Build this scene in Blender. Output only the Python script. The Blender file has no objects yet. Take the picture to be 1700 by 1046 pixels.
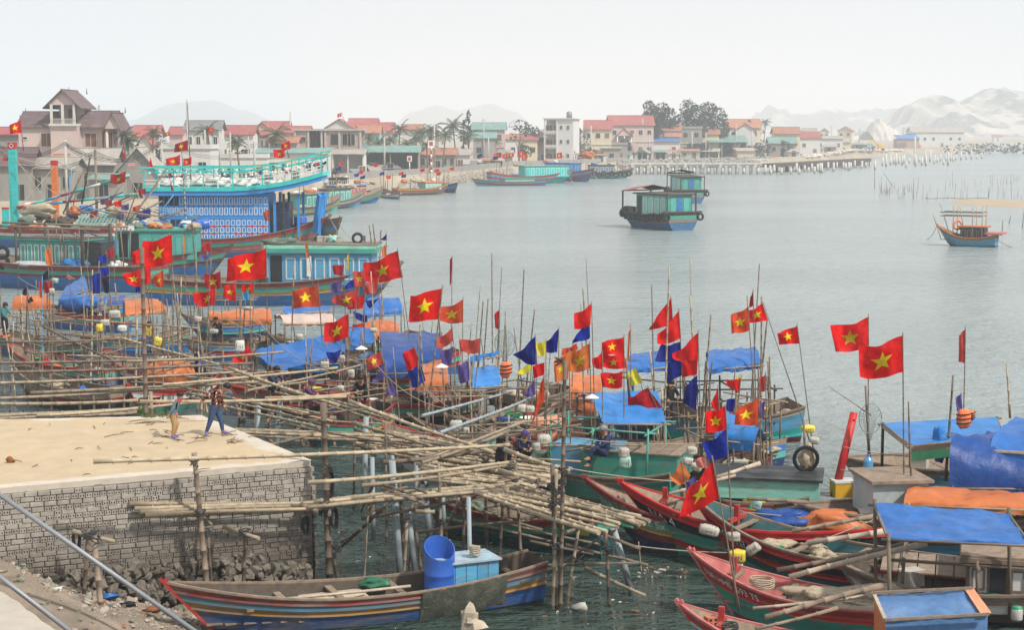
import bpy, bmesh, math, random
from mathutils import Vector, Matrix, noise
random.seed(7)
R = math.radians
sc = bpy.context.scene
COL = sc.collection
# ------------------------------------------------------------------ camera
F, CX, CY, HOR, H = 2800.0, 850.0, 523.0, 215.0, 11.3
pitch = math.atan((CY - HOR) / F)
cd = bpy.data.cameras.new('camera'); cam = bpy.data.objects.new('camera', cd); COL.objects.link(cam)
cam.location = (0, 0, H); cam.rotation_euler = (math.pi / 2 - pitch, 0, 0)
cd.sensor_width = 36; cd.lens = 36 * F / 1700; cd.clip_start = 0.5; cd.clip_end = 20000
sc.camera = cam
# ------------------------------------------------------------------ sky, sun, exposure
SUN_EL, SUN_AZ = R(48), R(128)      # azimuth from +Y towards +X: behind the camera, to the right
w = bpy.data.worlds.new('World'); sc.world = w; w.use_nodes = True
nt = w.node_tree; bg = nt.nodes['Background']
sky = nt.nodes.new('ShaderNodeTexSky'); sky.sky_type = 'NISHITA'; sky.sun_disc = False
sky.sun_elevation = SUN_EL; sky.sun_rotation = SUN_AZ; sky.dust_density = 6; sky.air_density = 1.0; sky.altitude = 0
mx = nt.nodes.new('ShaderNodeMixRGB'); mx.inputs[0].default_value = 0.86
mx.inputs[2].default_value = (10.7, 11.0, 11.5, 1)   # thin overcast veil over the blue
nt.links.new(sky.outputs[0], mx.inputs[1]); nt.links.new(mx.outputs[0], bg.inputs[0])
bg.inputs[1].default_value = 0.071
sl = bpy.data.lights.new('sun', 'SUN'); sun = bpy.data.objects.new('sun', sl); COL.objects.link(sun)
sl.energy = 4.0; sl.angle = R(3.0); sl.color = (1, 0.95, 0.87)
sdir = Vector((math.sin(SUN_AZ) * math.cos(SUN_EL), math.cos(SUN_AZ) * math.cos(SUN_EL), math.sin(SUN_EL)))
sun.rotation_euler = sdir.to_track_quat('Z', 'Y').to_euler(); sun.location = (20, -20, 60)
vs = sc.view_settings; vs.view_transform = 'Standard'; vs.look = 'None'; vs.gamma = 1; vs.use_curve_mapping = False
vs.exposure = 0.26
sc.cycles.volume_bounces = 2; sc.cycles.max_bounces = 8; sc.cycles.diffuse_bounces = 3
sc.cycles.use_denoising = True
sc.cycles.volume_step_rate = 10
# ------------------------------------------------------------------ placing helpers: photo pixel -> point in the world
cp, sp = math.cos(pitch), math.sin(pitch)
def ray(px, py):
 dx = (px - CX) / F; dy = -(py - CY) / F
 return Vector((dx, cp + dy * sp, -sp + dy * cp))
def P(px, py, z=0.0):
 r = ray(px, py); t = (z - H) / r.z
 return Vector((0, 0, H)) + r * t
def D(px, py, Y):
 r = ray(px, py)
 return Vector((0, 0, H)) + r * (Y / r.y)
def proj(p):
 v = Vector(p) - Vector((0, 0, H)); z = v.y * cp - v.z * sp; u = v.y * sp + v.z * cp
 return (CX + F * v.x / z, CY - F * u / z)
# ------------------------------------------------------------------ materials
MATS = {}
def mat(name, rgb, rough=0.75, var=0.3, scale=2.0, bump=0.15, stretch=(1, 1, 1), rgb2=None, grime=0.35, gscale=0.7, spec=0.3,
  translucent=0, tide=None, world=False, metallic=0, thr=(0.5, 0.75), bscale=None):
 if name in MATS: return MATS[name]
 rgb = tuple(c ** 1.12 * .93 for c in rgb)
 m = bpy.data.materials.new(name); m.use_nodes = True; t = m.node_tree; N = t.nodes; Lk = t.links
 b = N['Principled BSDF']; b.inputs['Roughness'].default_value = rough; b.inputs['Metallic'].default_value = metallic
 b.inputs['Specular IOR Level'].default_value = spec
 if world:
  g = N.new('ShaderNodeNewGeometry'); src = g.outputs['Position']
 else:
  g = N.new('ShaderNodeTexCoord'); src = g.outputs['Object']
 mp = N.new('ShaderNodeMapping'); mp.inputs['Scale'].default_value = stretch; Lk.new(src, mp.inputs[0])
 n1 = N.new('ShaderNodeTexNoise'); n1.inputs['Scale'].default_value = scale; n1.inputs['Detail'].default_value = 6; n1.inputs['Roughness'].default_value = .65
 Lk.new(mp.outputs[0], n1.inputs[0])
 rp = N.new('ShaderNodeValToRGB'); rp.color_ramp.elements[0].position = .3; rp.color_ramp.elements[1].position = .7
 lo = tuple(c * (1 - var) for c in rgb); hi = tuple(min(.9, c * (1 + var * .6)) for c in rgb)
 rp.color_ramp.elements[0].color = (*lo, 1); rp.color_ramp.elements[1].color = (*hi, 1)
 Lk.new(n1.outputs[0], rp.inputs[0]); out = rp.outputs[0]
 oi = N.new('ShaderNodeObjectInfo'); hs = N.new('ShaderNodeHueSaturation')
 mr = N.new('ShaderNodeMapRange'); mr.inputs[3].default_value = 1 - var * .45; mr.inputs[4].default_value = 1 + var * .45
 Lk.new(oi.outputs['Random'], mr.inputs[0]); Lk.new(mr.outputs[0], hs.inputs['Value']); Lk.new(out, hs.inputs['Color']); out = hs.outputs[0]
 if rgb2 is not None:
  n2 = N.new('ShaderNodeTexNoise'); n2.inputs['Scale'].default_value = gscale; n2.inputs['Detail'].default_value = 8; n2.inputs['Roughness'].default_value = .7
  Lk.new(mp.outputs[0], n2.inputs[0])
  r2 = N.new('ShaderNodeMapRange'); r2.inputs[1].default_value = thr[0]; r2.inputs[2].default_value = thr[1]; r2.inputs[4].default_value = min(1, grime * 2)
  Lk.new(n2.outputs[0], r2.inputs[0])
  mm = N.new('ShaderNodeMixRGB'); mm.inputs[2].default_value = (*rgb2, 1); Lk.new(r2.outputs[0], mm.inputs[0]); Lk.new(out, mm.inputs[1]); out = mm.outputs[0]
 if tide:
  z0, z1, tc = tide
  g2 = N.new('ShaderNodeNewGeometry'); sx = N.new('ShaderNodeSeparateXYZ'); Lk.new(g2.outputs['Position'], sx.inputs[0])
  n3 = N.new('ShaderNodeTexNoise'); n3.inputs['Scale'].default_value = 1.6; n3.inputs['Detail'].default_value = 5; Lk.new(g2.outputs['Position'], n3.inputs[0])
  ad = N.new('ShaderNodeMath'); ad.operation = 'MULTIPLY_ADD'; ad.inputs[1].default_value = 1.1; Lk.new(n3.outputs[0], ad.inputs[0]); Lk.new(sx.outputs[2], ad.inputs[2])
  r3 = N.new('ShaderNodeMapRange'); r3.inputs[1].default_value = z0 + .55; r3.inputs[2].default_value = z1 + .55; r3.inputs[3].default_value = .88; r3.inputs[4].default_value = 0
  Lk.new(ad.outputs[0], r3.inputs[0])
  m3 = N.new('ShaderNodeMixRGB'); m3.inputs[2].default_value = (*tc, 1); Lk.new(r3.outputs[0], m3.inputs[0]); Lk.new(out, m3.inputs[1]); out = m3.outputs[0]
 Lk.new(out, b.inputs['Base Color'])
 if bump:
  nb = n1
  if bscale:
   nb = N.new('ShaderNodeTexNoise'); nb.inputs['Scale'].default_value = bscale; nb.inputs['Detail'].default_value = 4; Lk.new(mp.outputs[0], nb.inputs[0])
  bp = N.new('ShaderNodeBump'); bp.inputs['Strength'].default_value = bump; bp.inputs['Distance'].default_value = .03
  Lk.new(nb.outputs[0], bp.inputs['Height']); Lk.new(bp.outputs[0], b.inputs['Normal'])
 if translucent:
  tr = N.new('ShaderNodeBsdfTranslucent'); ms = N.new('ShaderNodeMixShader'); ms.inputs[0].default_value = translucent
  Lk.new(out, tr.inputs[0]); Lk.new(b.outputs[0], ms.inputs[1]); Lk.new(tr.outputs[0], ms.inputs[2])
  Lk.new(ms.outputs[0], N['Material Output'].inputs[0])
 MATS[name] = m; return m
BRN = (.09, .06, .04); DIRT = (.16, .13, .1)
bamboo = mat('bamboo', (.35, .285, .205), .6, .35, 3, .2, (1, 1, 1), (.23, .18, .13), .4, 1.2)
bamboo_new = mat('bamboo_new', (.48, .395, .275), .5, .25, 2.5, .15, (1, 1, 1), (.32, .24, .15), .3, 1.5)
bamboo_old = mat('bamboo_old', (.23, .18, .135), .75, .35, 3, .25, (1, 1, 1), (.12, .1, .08), .4, 1.4)
post_wet = mat('post_wood', (.20, .15, .11), .75, .4, 4, .3, (1, 1, .4), (.1, .08, .06), .45, 1.5, tide=(.4, 1.6, (.055, .045, .035)))
pvc = mat('pvc', (.34, .39, .41), .5, .15, 3, .1, (1, 1, .3), (.16, .17, .16), .4, 1.5, tide=(.3, 1.3, (.05, .06, .06)))
wood = mat('weathered_wood', (.29, .225, .17), .8, .35, 5, .25, (1, 1, 1), (.16, .12, .09), .4, 1.5)
wood_dk = mat('dark_wood', (.11, .085, .065), .8, .4, 5, .25, (1, 1, 1), (.07, .055, .05), .4, 1.5)
wood_lt = mat('pale_wood', (.50, .42, .33), .75, .3, 5, .2, (1, 1, 1), (.25, .19, .14), .35, 1.2)
def paint(name, rgb, worn=.46, rough=.5):
 return mat('paint_' + name, rgb, rough, .22, 2.2, .12, (.5, 1, 2.2), (.19, .16, .135), worn, 2.4, thr=(.50, .72))
p_red = paint('red', (.42, .045, .035)); p_red2 = paint('bright_red', (.55, .03, .03), .2); p_dkred = paint('maroon', (.24, .045, .04))
p_green = paint('sea_green', (.07, .36, .28)); p_teal = paint('teal', (.11, .45, .40)); p_ltteal = paint('mint', (.30, .62, .52))
p_blue = paint('blue', (.03, .20, .50)); p_ltblue = paint('light_blue', (.12, .38, .58)); p_sky = paint('bright_blue', (.045, .30, .68), .15)
p_navy = paint('navy', (.02, .05, .14)); p_yel = paint('ochre', (.55, .33, .06)); p_white = paint('white', (.75, .75, .72), .2)
p_black = paint('black', (.02, .02, .025), .15); p_cyan = paint('turquoise', (.05, .55, .52), .12); p_tar = paint('tar', (.035, .045, .05), .25)
p_darkteal = paint('deep_teal', (.03, .13, .14), .3); p_orange = paint('orange', (.75, .22, .05), .1); p_grey = paint('grey', (.35, .35, .34), .3)
p_yel2 = paint('yellow', (.78, .50, .05), .15)
def tarpm(name, rgb, worn=.25):
 return mat('tarp_' + name, rgb, .42, .25, 1.2, .9, (1, 1, 1), tuple(min(.8, c * .6 + .12) for c in rgb), worn, 1.1, spec=.22, translucent=.08, thr=(.5, .8), bscale=5.0)
t_blue = tarpm('blue', (.035, .165, .46)); t_blue2 = tarpm('deep_blue', (.02, .085, .30)); t_sky = tarpm('bright_blue', (.04, .23, .56)); t_org = tarpm('orange', (.60, .20, .07))
t_pale = tarpm('pale', (.60, .47, .41)); t_green = tarpm('green', (.05, .19, .11)); t_salmon = tarpm('salmon', (.78, .34, .2)); t_dirty = tarpm('stained_blue', (.12, .24, .45), .45)
def clothm(name, rgb, tl=.4): return mat('cloth_' + name, rgb, .85, .34, 3, .3, (1, 1, 1), tuple(c * .7 + .06 for c in rgb), .3, 1.5, translucent=tl, spec=.1)
f_red = clothm('flag_red', (.80, .020, .018)); f_dred = clothm('dark_red', (.5, .02, .03)); f_fade = clothm('faded_red', (.62, .10, .08)); f_orr = clothm('orange_red', (.75, .11, .04))
f_org = clothm('orange', (.78, .24, .07)); f_yel = clothm('yellow', (.86, .74, .06)); f_star = clothm('star_yellow', (.92, .72, .03), .2)
f_navy = clothm('navy', (.018, .03, .26)); f_blue = clothm('royal_blue', (.02, .05, .42)); f_pur = clothm('purple', (.16, .12, .36)); f_pink = clothm('pink', (.75, .28, .24)); f_cyan = clothm('cyan', (.08, .45, .7)); f_dark = clothm('black_cloth', (.03, .03, .06))
foam = mat('foam', (.50, .48, .42), .8, .2, 5, .3, (1, 1, 1), (.35, .31, .24), .4, 3)
rubber = mat('rubber', (.02, .02, .022), .8, .3, 5, .1)
rope_m = mat('rope', (.42, .37, .28), .9, .2, 9, .1); rope_dk = mat('dark_rope', (.06, .06, .065), .9, .2, 9, .1)
netm = mat('fishing_net', (.50, .42, .30), .95, .35, 14, .8, (1, 1, 1), (.3, .26, .2), .4, 3); net_gr = mat('green_net', (.16, .22, .17), .95, .35, 14, .8, (1, 1, 1), (.3, .3, .25), .4, 3)
glass_dk = mat('dark_opening', (.03, .035, .04), .35, .2, 2, 0); concrete = mat('concrete', (.50, .48, .44), .85, .2, 2, .3, (1, 1, 1), (.3, .28, .25), .4, .8)
plastic_b = mat('blue_plastic', (.04, .14, .50), .35, .12, 1.5, .03, (1, 1, 1), (.2, .25, .38), .25, 2, spec=.4); plastic_w = mat('white_plastic', (.70, .70, .66), .45, .1, 3, 0, (1, 1, 1), (.45, .42, .36), .3, 3)
plastic_r = mat('red_plastic', (.6, .03, .03), .4, .1, 3, 0); plastic_g = mat('green_plastic', (.03, .4, .16), .4, .1, 3, 0); plastic_y = mat('yellow_plastic', (.78, .6, .08), .45, .1, 3, 0); plastic_gg = mat('sea_green_plastic', (.35, .55, .48), .45, .1, 3, 0)
steel = mat('galvanised_steel', (.30, .31, .33), .5, .15, 6, .05, (1, 1, 1), (.2, .17, .14), .2, 3, metallic=.3); vest = mat('life_vest_orange', (.85, .25, .12), .8, .15, 5, .2)
# ------------------------------------------------------------------ mesh building
ALL = []
class MB:
 def __init__(s): s.v = []; s.f = []; s.m = []; s.sm = []
 def add(s, vs, fs, mi=0, smooth=False):
  o = len(s.v); s.v += [Vector(v) for v in vs]
  for f in fs: s.f.append([i + o for i in f]); s.m.append(mi); s.sm.append(smooth)
 def box(s, c, d, rot=0, mi=0, mtx=None):
  hx, hy, hz = d[0] / 2, d[1] / 2, d[2] / 2
  vs = [Vector((x, y, z)) for x in (-hx, hx) for y in (-hy, hy) for z in (-hz, hz)]
  if mtx: vs = [mtx @ v for v in vs]
  elif rot:
   q = Matrix.Rotation(rot, 3, 'Z'); vs = [q @ v for v in vs]
  s.add([v + Vector(c) for v in vs], [(0, 1, 3, 2), (4, 6, 7, 5), (0, 4, 5, 1), (2, 3, 7, 6), (0, 2, 6, 4), (1, 5, 7, 3)], mi); return s
 def beam(s, a, b, w_, h_, mi=0):
  a = Vector(a); b = Vector(b); d = b - a; L = d.length
  if L < 1e-5: return s
  q = d.to_track_quat('X', 'Z').to_matrix(); s.box((a + b) / 2, (L, w_, h_), 0, mi, q); return s
 def tube(s, pts, r, n=8, mi=0, cap=True, smooth=True):
  pts = [Vector(p) for p in pts]; k = len(pts); rs = r if isinstance(r, (list, tuple)) else [r] * k
  vs = []; up = Vector((0, 0, 1)); a = None
  for i, p in enumerate(pts):
   d = (pts[min(i + 1, k - 1)] - pts[max(i - 1, 0)])
   if d.length < 1e-6: d = Vector((0, 0, 1))
   d.normalize()
   if a is None: a = d.cross(up) if abs(d.z) < .95 else d.cross(Vector((1, 0, 0)))
   else: a = a - d * a.dot(d)
   a.normalize(); c = d.cross(a)
   for j in range(n):
    th = 2 * math.pi * j / n; vs.append(p + (a * math.cos(th) + c * math.sin(th)) * rs[i])
  fs = [(i * n + j, i * n + (j + 1) % n, (i + 1) * n + (j + 1) % n, (i + 1) * n + j) for i in range(k - 1) for j in range(n)]
  s.add(vs, fs, mi, smooth)
  if cap:
   o = len(s.v) - len(vs); s.f.append([o + j for j in range(n)][::-1]); s.m.append(mi); s.sm.append(False)
   s.f.append([o + (k - 1) * n + j for j in range(n)]); s.m.append(mi); s.sm.append(False)
  return s
 def lathe(s, prof, c=(0, 0, 0), n=16, mi=0, mtx=None, smooth=True):
  c = Vector(c); vs = []
  for r, z in prof:
   for j in range(n):
    th = 2 * math.pi * j / n; v = Vector((r * math.cos(th), r * math.sin(th), z))
    vs.append((mtx @ v if mtx else v) + c)
  s.add(vs, [(i * n + j, i * n + (j + 1) % n, (i + 1) * n + (j + 1) % n, (i + 1) * n + j) for i in range(len(prof) - 1) for j in range(n)], mi, smooth); return s
 def grid(s, fn, nu, nv, mi=0, smooth=True):
  vs = [fn(i / nu, j / nv) for i in range(nu + 1) for j in range(nv + 1)]
  s.add(vs, [(i * (nv + 1) + j, i * (nv + 1) + j + 1, (i + 1) * (nv + 1) + j + 1, (i + 1) * (nv + 1) + j) for i in range(nu) for j in range(nv)], mi, smooth); return s
 def blob(s, c, d, n=8, amp=.18, seed=0, mi=0, sq=1.0):
  c = Vector(c); n = n + 8 if n >= 18 else n
  def fn(u, v):
   th = u * 2 * math.pi; ph = (v - .5) * math.pi
   q = Vector((math.cos(th) * math.cos(ph), math.sin(th) * math.cos(ph), math.sin(ph)))
   if sq < 1: q = Vector([math.copysign(abs(x) ** sq, x) for x in q])
   k = 1 + amp * noise.noise(q * 1.7 + Vector((seed * 3.1, seed, 0)))* 2
   if n >= 14: k -= amp * 1.1 * abs(noise.noise(q * 3.3 + Vector((seed, 3, seed)))) - amp * .5 * abs(noise.noise(q * 7 + Vector((seed, 1, seed))))
   return c + Vector((q.x * d[0] / 2, q.y * d[1] / 2, q.z * d[2] / 2)) * k
  return s.grid(fn, n, max(4, n // 2 + 1), mi)
 def mesh(s, name, mats):
  me = bpy.data.meshes.new(name); me.from_pydata([tuple(v) for v in s.v], [], s.f)
  for m_ in (mats if isinstance(mats, (list, tuple)) else [mats]): me.materials.append(m_)
  me.polygons.foreach_set('material_index', s.m); me.polygons.foreach_set('use_smooth', s.sm); me.update(); return me
def link(name, me, parent=None, loc=None, rz=None):
 o = bpy.data.objects.new(name, me); COL.objects.link(o)
 if parent is not None: o.parent = parent
 if loc is not None: o.location = loc
 if rz is not None: o.rotation_euler[2] = rz
 return o
def thing(name, label, cat, loc=(0, 0, 0), rz=0.0, group=None):
 o = link(name, None, None, loc, rz); o.empty_display_size = .3; o['label'] = label; o['category'] = cat
 if group: o['group'] = group
 ALL.append(o); return o
def part(name, mb, mats, root, world=False, label=None, kind=None):
 """root: a thing (vertices local) - world=True: vertices given in world space"""
 if world:
  top = root
  while top.parent: top = top.parent
  mi = (Matrix.Translation(top.location) @ Matrix.Rotation(top.rotation_euler[2], 4, 'Z')).inverted()
  mb.v = [mi @ v for v in mb.v]
 o = link(name, mb.mesh(name, mats), root)
 if label: o['label'] = label
 if kind: o['kind'] = kind
 return o
def solo(name, mb, mats, label, cat, loc=(0, 0, 0), rz=0.0, group=None, world=False):
 if world:
  mi = (Matrix.Translation(Vector(loc)) @ Matrix.Rotation(rz, 4, 'Z')).inverted(); mb.v = [mi @ v for v in mb.v]
 o = link(name, mb.mesh(name, mats), None, loc, rz); o['label'] = label; o['category'] = cat
 if group: o['group'] = group
 ALL.append(o); return o
def struct(name, mb, mats, kind='structure', label=None):
 o = link(name, mb.mesh(name, mats)); o['kind'] = kind
 if label: o['label'] = label
 return o
def copy_tree(o, parent=None):
 c = o.copy(); COL.objects.link(c); c.parent = parent
 for ch in list(o.children): copy_tree(ch, c)
 if parent is None: ALL.append(c)
 return c
def lerp(a, b, t): return a + (b - a) * t
def rnd(a, b): return random.uniform(a, b)
def bamboo_pts(a, b, sag=0, wob=.02):
 a = Vector(a); b = Vector(b); L = (b - a).length; n = max(2, int(L / .42)); ph = rnd(0, 9)
 pts = []; rk = []
 for i in range(n + 1):
  t = i / n; p = a.lerp(b, t); p.z -= sag * 4 * t * (1 - t)
  p += Vector((0, math.sin(ph + t * 5), math.cos(ph * 2 + t * 4))) * wob * min(1, L / 3)
  if 0 < i < n:
   d = (b - a).normalized() * .022; pts += [p - d, p, p + d]; rk += [.86, 1.24, .86]
  else: pts.append(p); rk.append(1)
 return pts, rk
def bam(mb, a, b, r=.05, sag=0, taper=.75, n=7, wob=.02, mi=0):
 pts, rk = bamboo_pts(a, b, sag, wob); k = len(pts)
 mb.tube(pts, [r * rk[i] * lerp(1, taper, i / (k - 1)) for i in range(k)], n, mi); return mb
# ================================================================== SETTING: water, land, hills, haze
wm = bpy.data.materials.new('sea_water'); wm.use_nodes = True; t_ = wm.node_tree; N_ = t_.nodes; b_ = N_['Principled BSDF']
g_ = N_.new('ShaderNodeNewGeometry')
def wnoise(sx, sy, detail=3, rough=.55):
 m_ = N_.new('ShaderNodeMapping'); m_.inputs['Scale'].default_value = (sx, sy, 1); m_.inputs['Rotation'].default_value = (0, 0, R(12))
 n_ = N_.new('ShaderNodeTexNoise'); n_.inputs['Scale'].default_value = 1; n_.inputs['Detail'].default_value = detail; n_.inputs['Roughness'].default_value = rough
 t_.links.new(g_.outputs['Position'], m_.inputs[0]); t_.links.new(m_.outputs[0], n_.inputs[0]); return n_
big = wnoise(.01, .035, 2); rp_ = N_.new('ShaderNodeValToRGB')
rp_.color_ramp.elements[0].position = .35; rp_.color_ramp.elements[1].position = .65
rp_.color_ramp.elements[0].color = (.225, .268, .262, 1); rp_.color_ramp.elements[1].color = (.275, .318, .31, 1)
t_.links.new(big.outputs[0], rp_.inputs[0])
sx_ = N_.new('ShaderNodeSeparateXYZ'); t_.links.new(g_.outputs['Position'], sx_.inputs[0]); slk = wnoise(.06, .1, 3)   # jetty shade and reflections painted as darker near water, paling towards the bay
def mth(op, a, b=None, c=None):
 n_ = N_.new('ShaderNodeMath'); n_.operation = op
 for i, x in enumerate((a, b, c)):
  if x is None: continue
  if isinstance(x, (int, float)): n_.inputs[i].default_value = x
  else: t_.links.new(x, n_.inputs[i])
 return n_.outputs[0]
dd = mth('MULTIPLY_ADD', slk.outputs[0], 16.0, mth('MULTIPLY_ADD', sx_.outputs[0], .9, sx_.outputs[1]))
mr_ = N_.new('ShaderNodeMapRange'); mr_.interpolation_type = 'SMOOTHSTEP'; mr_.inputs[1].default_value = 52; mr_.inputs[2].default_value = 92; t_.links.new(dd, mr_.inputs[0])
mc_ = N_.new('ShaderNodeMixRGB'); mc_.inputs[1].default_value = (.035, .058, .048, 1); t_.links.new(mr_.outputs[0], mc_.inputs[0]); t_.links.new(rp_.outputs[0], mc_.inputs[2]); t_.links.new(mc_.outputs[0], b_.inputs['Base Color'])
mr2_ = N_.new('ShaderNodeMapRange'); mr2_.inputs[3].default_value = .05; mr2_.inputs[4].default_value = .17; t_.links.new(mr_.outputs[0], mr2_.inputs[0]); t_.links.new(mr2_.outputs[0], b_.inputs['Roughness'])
b_.inputs['Roughness'].default_value = .16; b_.inputs['IOR'].default_value = 1.33
w1, w2, w3 = wnoise(.55, .95, 4, .6), wnoise(2.0, 3.0, 3, .6), wnoise(.09, .22, 2)
hsum = mth('MULTIPLY_ADD', w2.outputs[0], .34, mth('MULTIPLY_ADD', w3.outputs[0], 1.2, w1.outputs[0]))
bp_ = N_.new('ShaderNodeBump'); bp_.inputs['Strength'].default_value = 1.0; bp_.inputs['Distance'].default_value = .75
t_.links.new(hsum, bp_.inputs['Height']); t_.links.new(bp_.outputs[0], b_.inputs['Normal'])
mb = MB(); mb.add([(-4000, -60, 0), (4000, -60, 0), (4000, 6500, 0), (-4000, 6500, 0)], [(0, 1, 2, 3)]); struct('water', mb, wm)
GZ = 2.2
shore = [(-700, 385), (-100, 378), (250, 370), (420, 348), (560, 322), (660, 312), (760, 304), (850, 291), (1020, 284), (1050, 280), (1300, 275), (1480, 258), (1640, 249), (1655, 241), (1800, 240), (2600, 238)]
def shoreY(px):
 for (a, ya), (b, yb) in zip(shore, shore[1:]):
  if a <= px <= b: return P(px, lerp(ya, yb, (px - a) / (b - a)), 0).y
 return 200
def fixY(px, Y):
 m_ = shoreY(px) + 14
 return Y if Y > m_ else m_ + max(0, Y - 150) * (.5 if px < 450 else .12)
land_m = mat('shore_earth', (.40, .34, .26), .95, .3, .08, .5, (1, 1, 1), (.28, .27, .22), .4, .03, world=True)
mb = MB(); sp_ = [P(x, y, 0) for x, y in shore]
rows = []
for p in sp_:
 q = p.copy(); q.z = -.6; a = p + Vector((0, 3.0, 0)); a.z = .9; b = p + Vector((0, 7, 0)); b.z = GZ; c = Vector((b.x * 1.0, 6400, GZ))
 rows.append([q, a, b, Vector((b.x, max(b.y + 1, 700), GZ)), Vector((b.x * 6, 6400, GZ))])
mb.add([v for r_ in rows for v in r_], [(i * 5 + j, (i + 1) * 5 + j, (i + 1) * 5 + j + 1, i * 5 + j + 1) for i in range(len(rows) - 1) for j in range(4)], 0, True)
struct('ground', mb, land_m)
# hills: ridged terrain with real depth
def hill(name, prof, Y, depth, m_, seed, rugged, nx=90):
 xs = [p[0] for p in prof]; x0, x1 = xs[0], xs[-1]
 def top(x):
  for (a, ya), (b, yb) in zip(prof, prof[1:]):
   if a <= x <= b:
    k = (x - a) / (b - a); k = k * k * (3 - 2 * k); return lerp(ya, yb, k)
  return 215
 def fn(u, v):
  px = lerp(x0, x1, u); d = (v - .5) * 2; p = D(px, top(px), Y); h = (p.z - 0) * (1 - abs(d) ** 1.6)
  q = Vector((u * 9 + seed, v * 3, seed)); h *= 1 + rugged * noise.fractal(q, 1, 2, 5) * (1 if abs(d) > .05 else .3)
  h += rugged * 22 * noise.fractal(q * 4, .8, 2.2, 7) * (1 - abs(d))
  return Vector((p.x, Y + d * depth + rugged * 60 * noise.noise(q * 2), max(h, -1) if abs(d) < .98 else -1))
 m2 = MB(); m2.grid(fn, nx, 60); return struct(name, m2, m_)
rock_w = mat('quarry_rock', (.60, .54, .46), .95, .25, .012, 1, (1, 1, .35), (.05, .07, .06), .5, .016, thr=(.46, .55), world=True)
rock_g = mat('wooded_rock', (.10, .13, .12), .95, .4, .02, 1, (1, 1, 1), (.5, .48, .45), .45, .008, thr=(.52, .6), world=True)
hill_m = mat('far_forest', (.07, .10, .08), .95, .3, .01, 1, world=True)
hill('hills', [(1455, 216), (1490, 205), (1515, 172), (1535, 160), (1552, 158), (1572, 176), (1583, 178), (1600, 168), (1620, 160), (1645, 149), (1665, 148), (1690, 152), (1740, 158), (1800, 190), (1840, 217)], 2500, 300, rock_w, 2.2, .09, 240)
hill('hills', [(1230, 217), (1262, 190), (1278, 178), (1295, 188), (1350, 187), (1400, 184), (1470, 183), (1520, 182), (1560, 217)], 3600, 260, rock_g, 5.1, .22)
hill('hills', [(190, 217), (240, 196), (300, 170), (350, 166), (400, 182), (450, 200), (490, 217)], 4300, 500, hill_m, 1, .05)
hill('hills', [(640, 217), (690, 185), (725, 174), (760, 184), (780, 178), (815, 172), (850, 184), (900, 217)], 4500, 500, hill_m, 3, .05)
spoil = mat('spoil_heap', (.58, .53, .46), .95, .15, .05, .5, world=True)
hill('hills', [(1438, 217), (1452, 200), (1458, 194), (1465, 205), (1490, 217)], 1500, 40, spoil, 8, .1, 24)
# pale quarry yard and low land at the right
mb = MB(); a, b = P(1380, 232, GZ + .01), P(1640, 232, GZ + .01)
mb.add([a, b, b + Vector((60, 700, 0)), a + Vector((0, 700, 0))], [(0, 1, 2, 3)]); struct('quarry_yard', mb, spoil)
# sandbank
sand = mat('wet_sand', (.44, .35, .25), .9, .12, .3, .3, world=True, rgb2=(.38, .31, .23), grime=.3, gscale=.15)
mb = MB()
def sb(u, v):
 p = P(1582 + u * 330, 338, 0); wv = math.sin(math.pi * min(1, u * 1.7)) ** .6 if u < .6 else 1
 return Vector((p.x, p.y + (v - .5) * 36 * wv + 1.0 * math.sin(u * 9), .28 * math.sin(math.pi * v) * wv - .03))
mb.grid(sb, 40, 8); struct('sandbank', mb, sand)
# haze
hz = bpy.data.materials.new('haze_air'); hz.use_nodes = True; n_ = hz.node_tree.nodes
n_.remove(n_['Principled BSDF']); pv = n_.new('ShaderNodeVolumePrincipled')
pv.inputs['Color'].default_value = (.89, .92, .955, 1); pv.inputs['Density'].default_value = .0005; pv.inputs['Anisotropy'].default_value = 0
hz.node_tree.links.new(pv.outputs[0], n_['Material Output'].inputs['Volume'])
mb = MB(); mb.box((0, 3150, 79), (9000, 6900, 162)); struct('haze', mb, hz, 'stuff')
# ================================================================== TOWN, TREES, PIER (far side)
roof_red = mat('roof_red', (.38, .13, .12), .8, .2, .7, .4, (1, 1, 1), (.42, .22, .17), .3, .3); roof_or = mat('roof_orange_tile', (.42, .21, .14), .85, .25, .9, .4, (1, 1, 1), (.30, .18, .13), .35, .5)
roof_brn = mat('roof_brown_tile', (.17, .12, .12), .8, .25, 1.2, .4, (1, 1, 1), (.25, .18, .16), .3, .6); roof_gry = mat('roof_grey', (.22, .22, .23), .8, .2, 1, .3); roof_grn = mat('roof_green_sheet', (.20, .33, .30), .6, .15, 1, .2, (1, 1, 1), (.4, .42, .38), .3, .5)
roof_fib = mat('roof_fibre_cement', (.40, .37, .33), .9, .25, 1, .4, (1, 1, 1), (.24, .2, .17), .4, .6); roof_blu = mat('roof_blue_sheet', (.10, .22, .50), .5, .1, 1, .1)
wl_pink = mat('wall_pink', (.62, .50, .46), .9, .1, .8, .1, (1, 1, .4), (.48, .40, .37), .3, .8); wl_white = mat('wall_white', (.66, .65, .62), .9, .1, .8, .1, (1, 1, .4), (.5, .48, .45), .3, .8)
wl_cream = mat('wall_cream', (.66, .58, .42), .9, .1, .8, .1, (1, 1, .4), (.52, .46, .36), .3, .8); wl_grey = mat('wall_grey_render', (.36, .34, .31), .95, .2, .8, .2, (1, 1, .35), (.2, .19, .18), .4, .7)
wl_brick = mat('wall_brick', (.46, .34, .29), .95, .25, 3, .3, (1, 1, 1), (.38, .33, .3), .35, .8); wl_mint = mat('wall_mint', (.42, .52, .46), .9, .1, .8, .1, (1, 1, .4), (.36, .36, .32), .3, .8)
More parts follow.
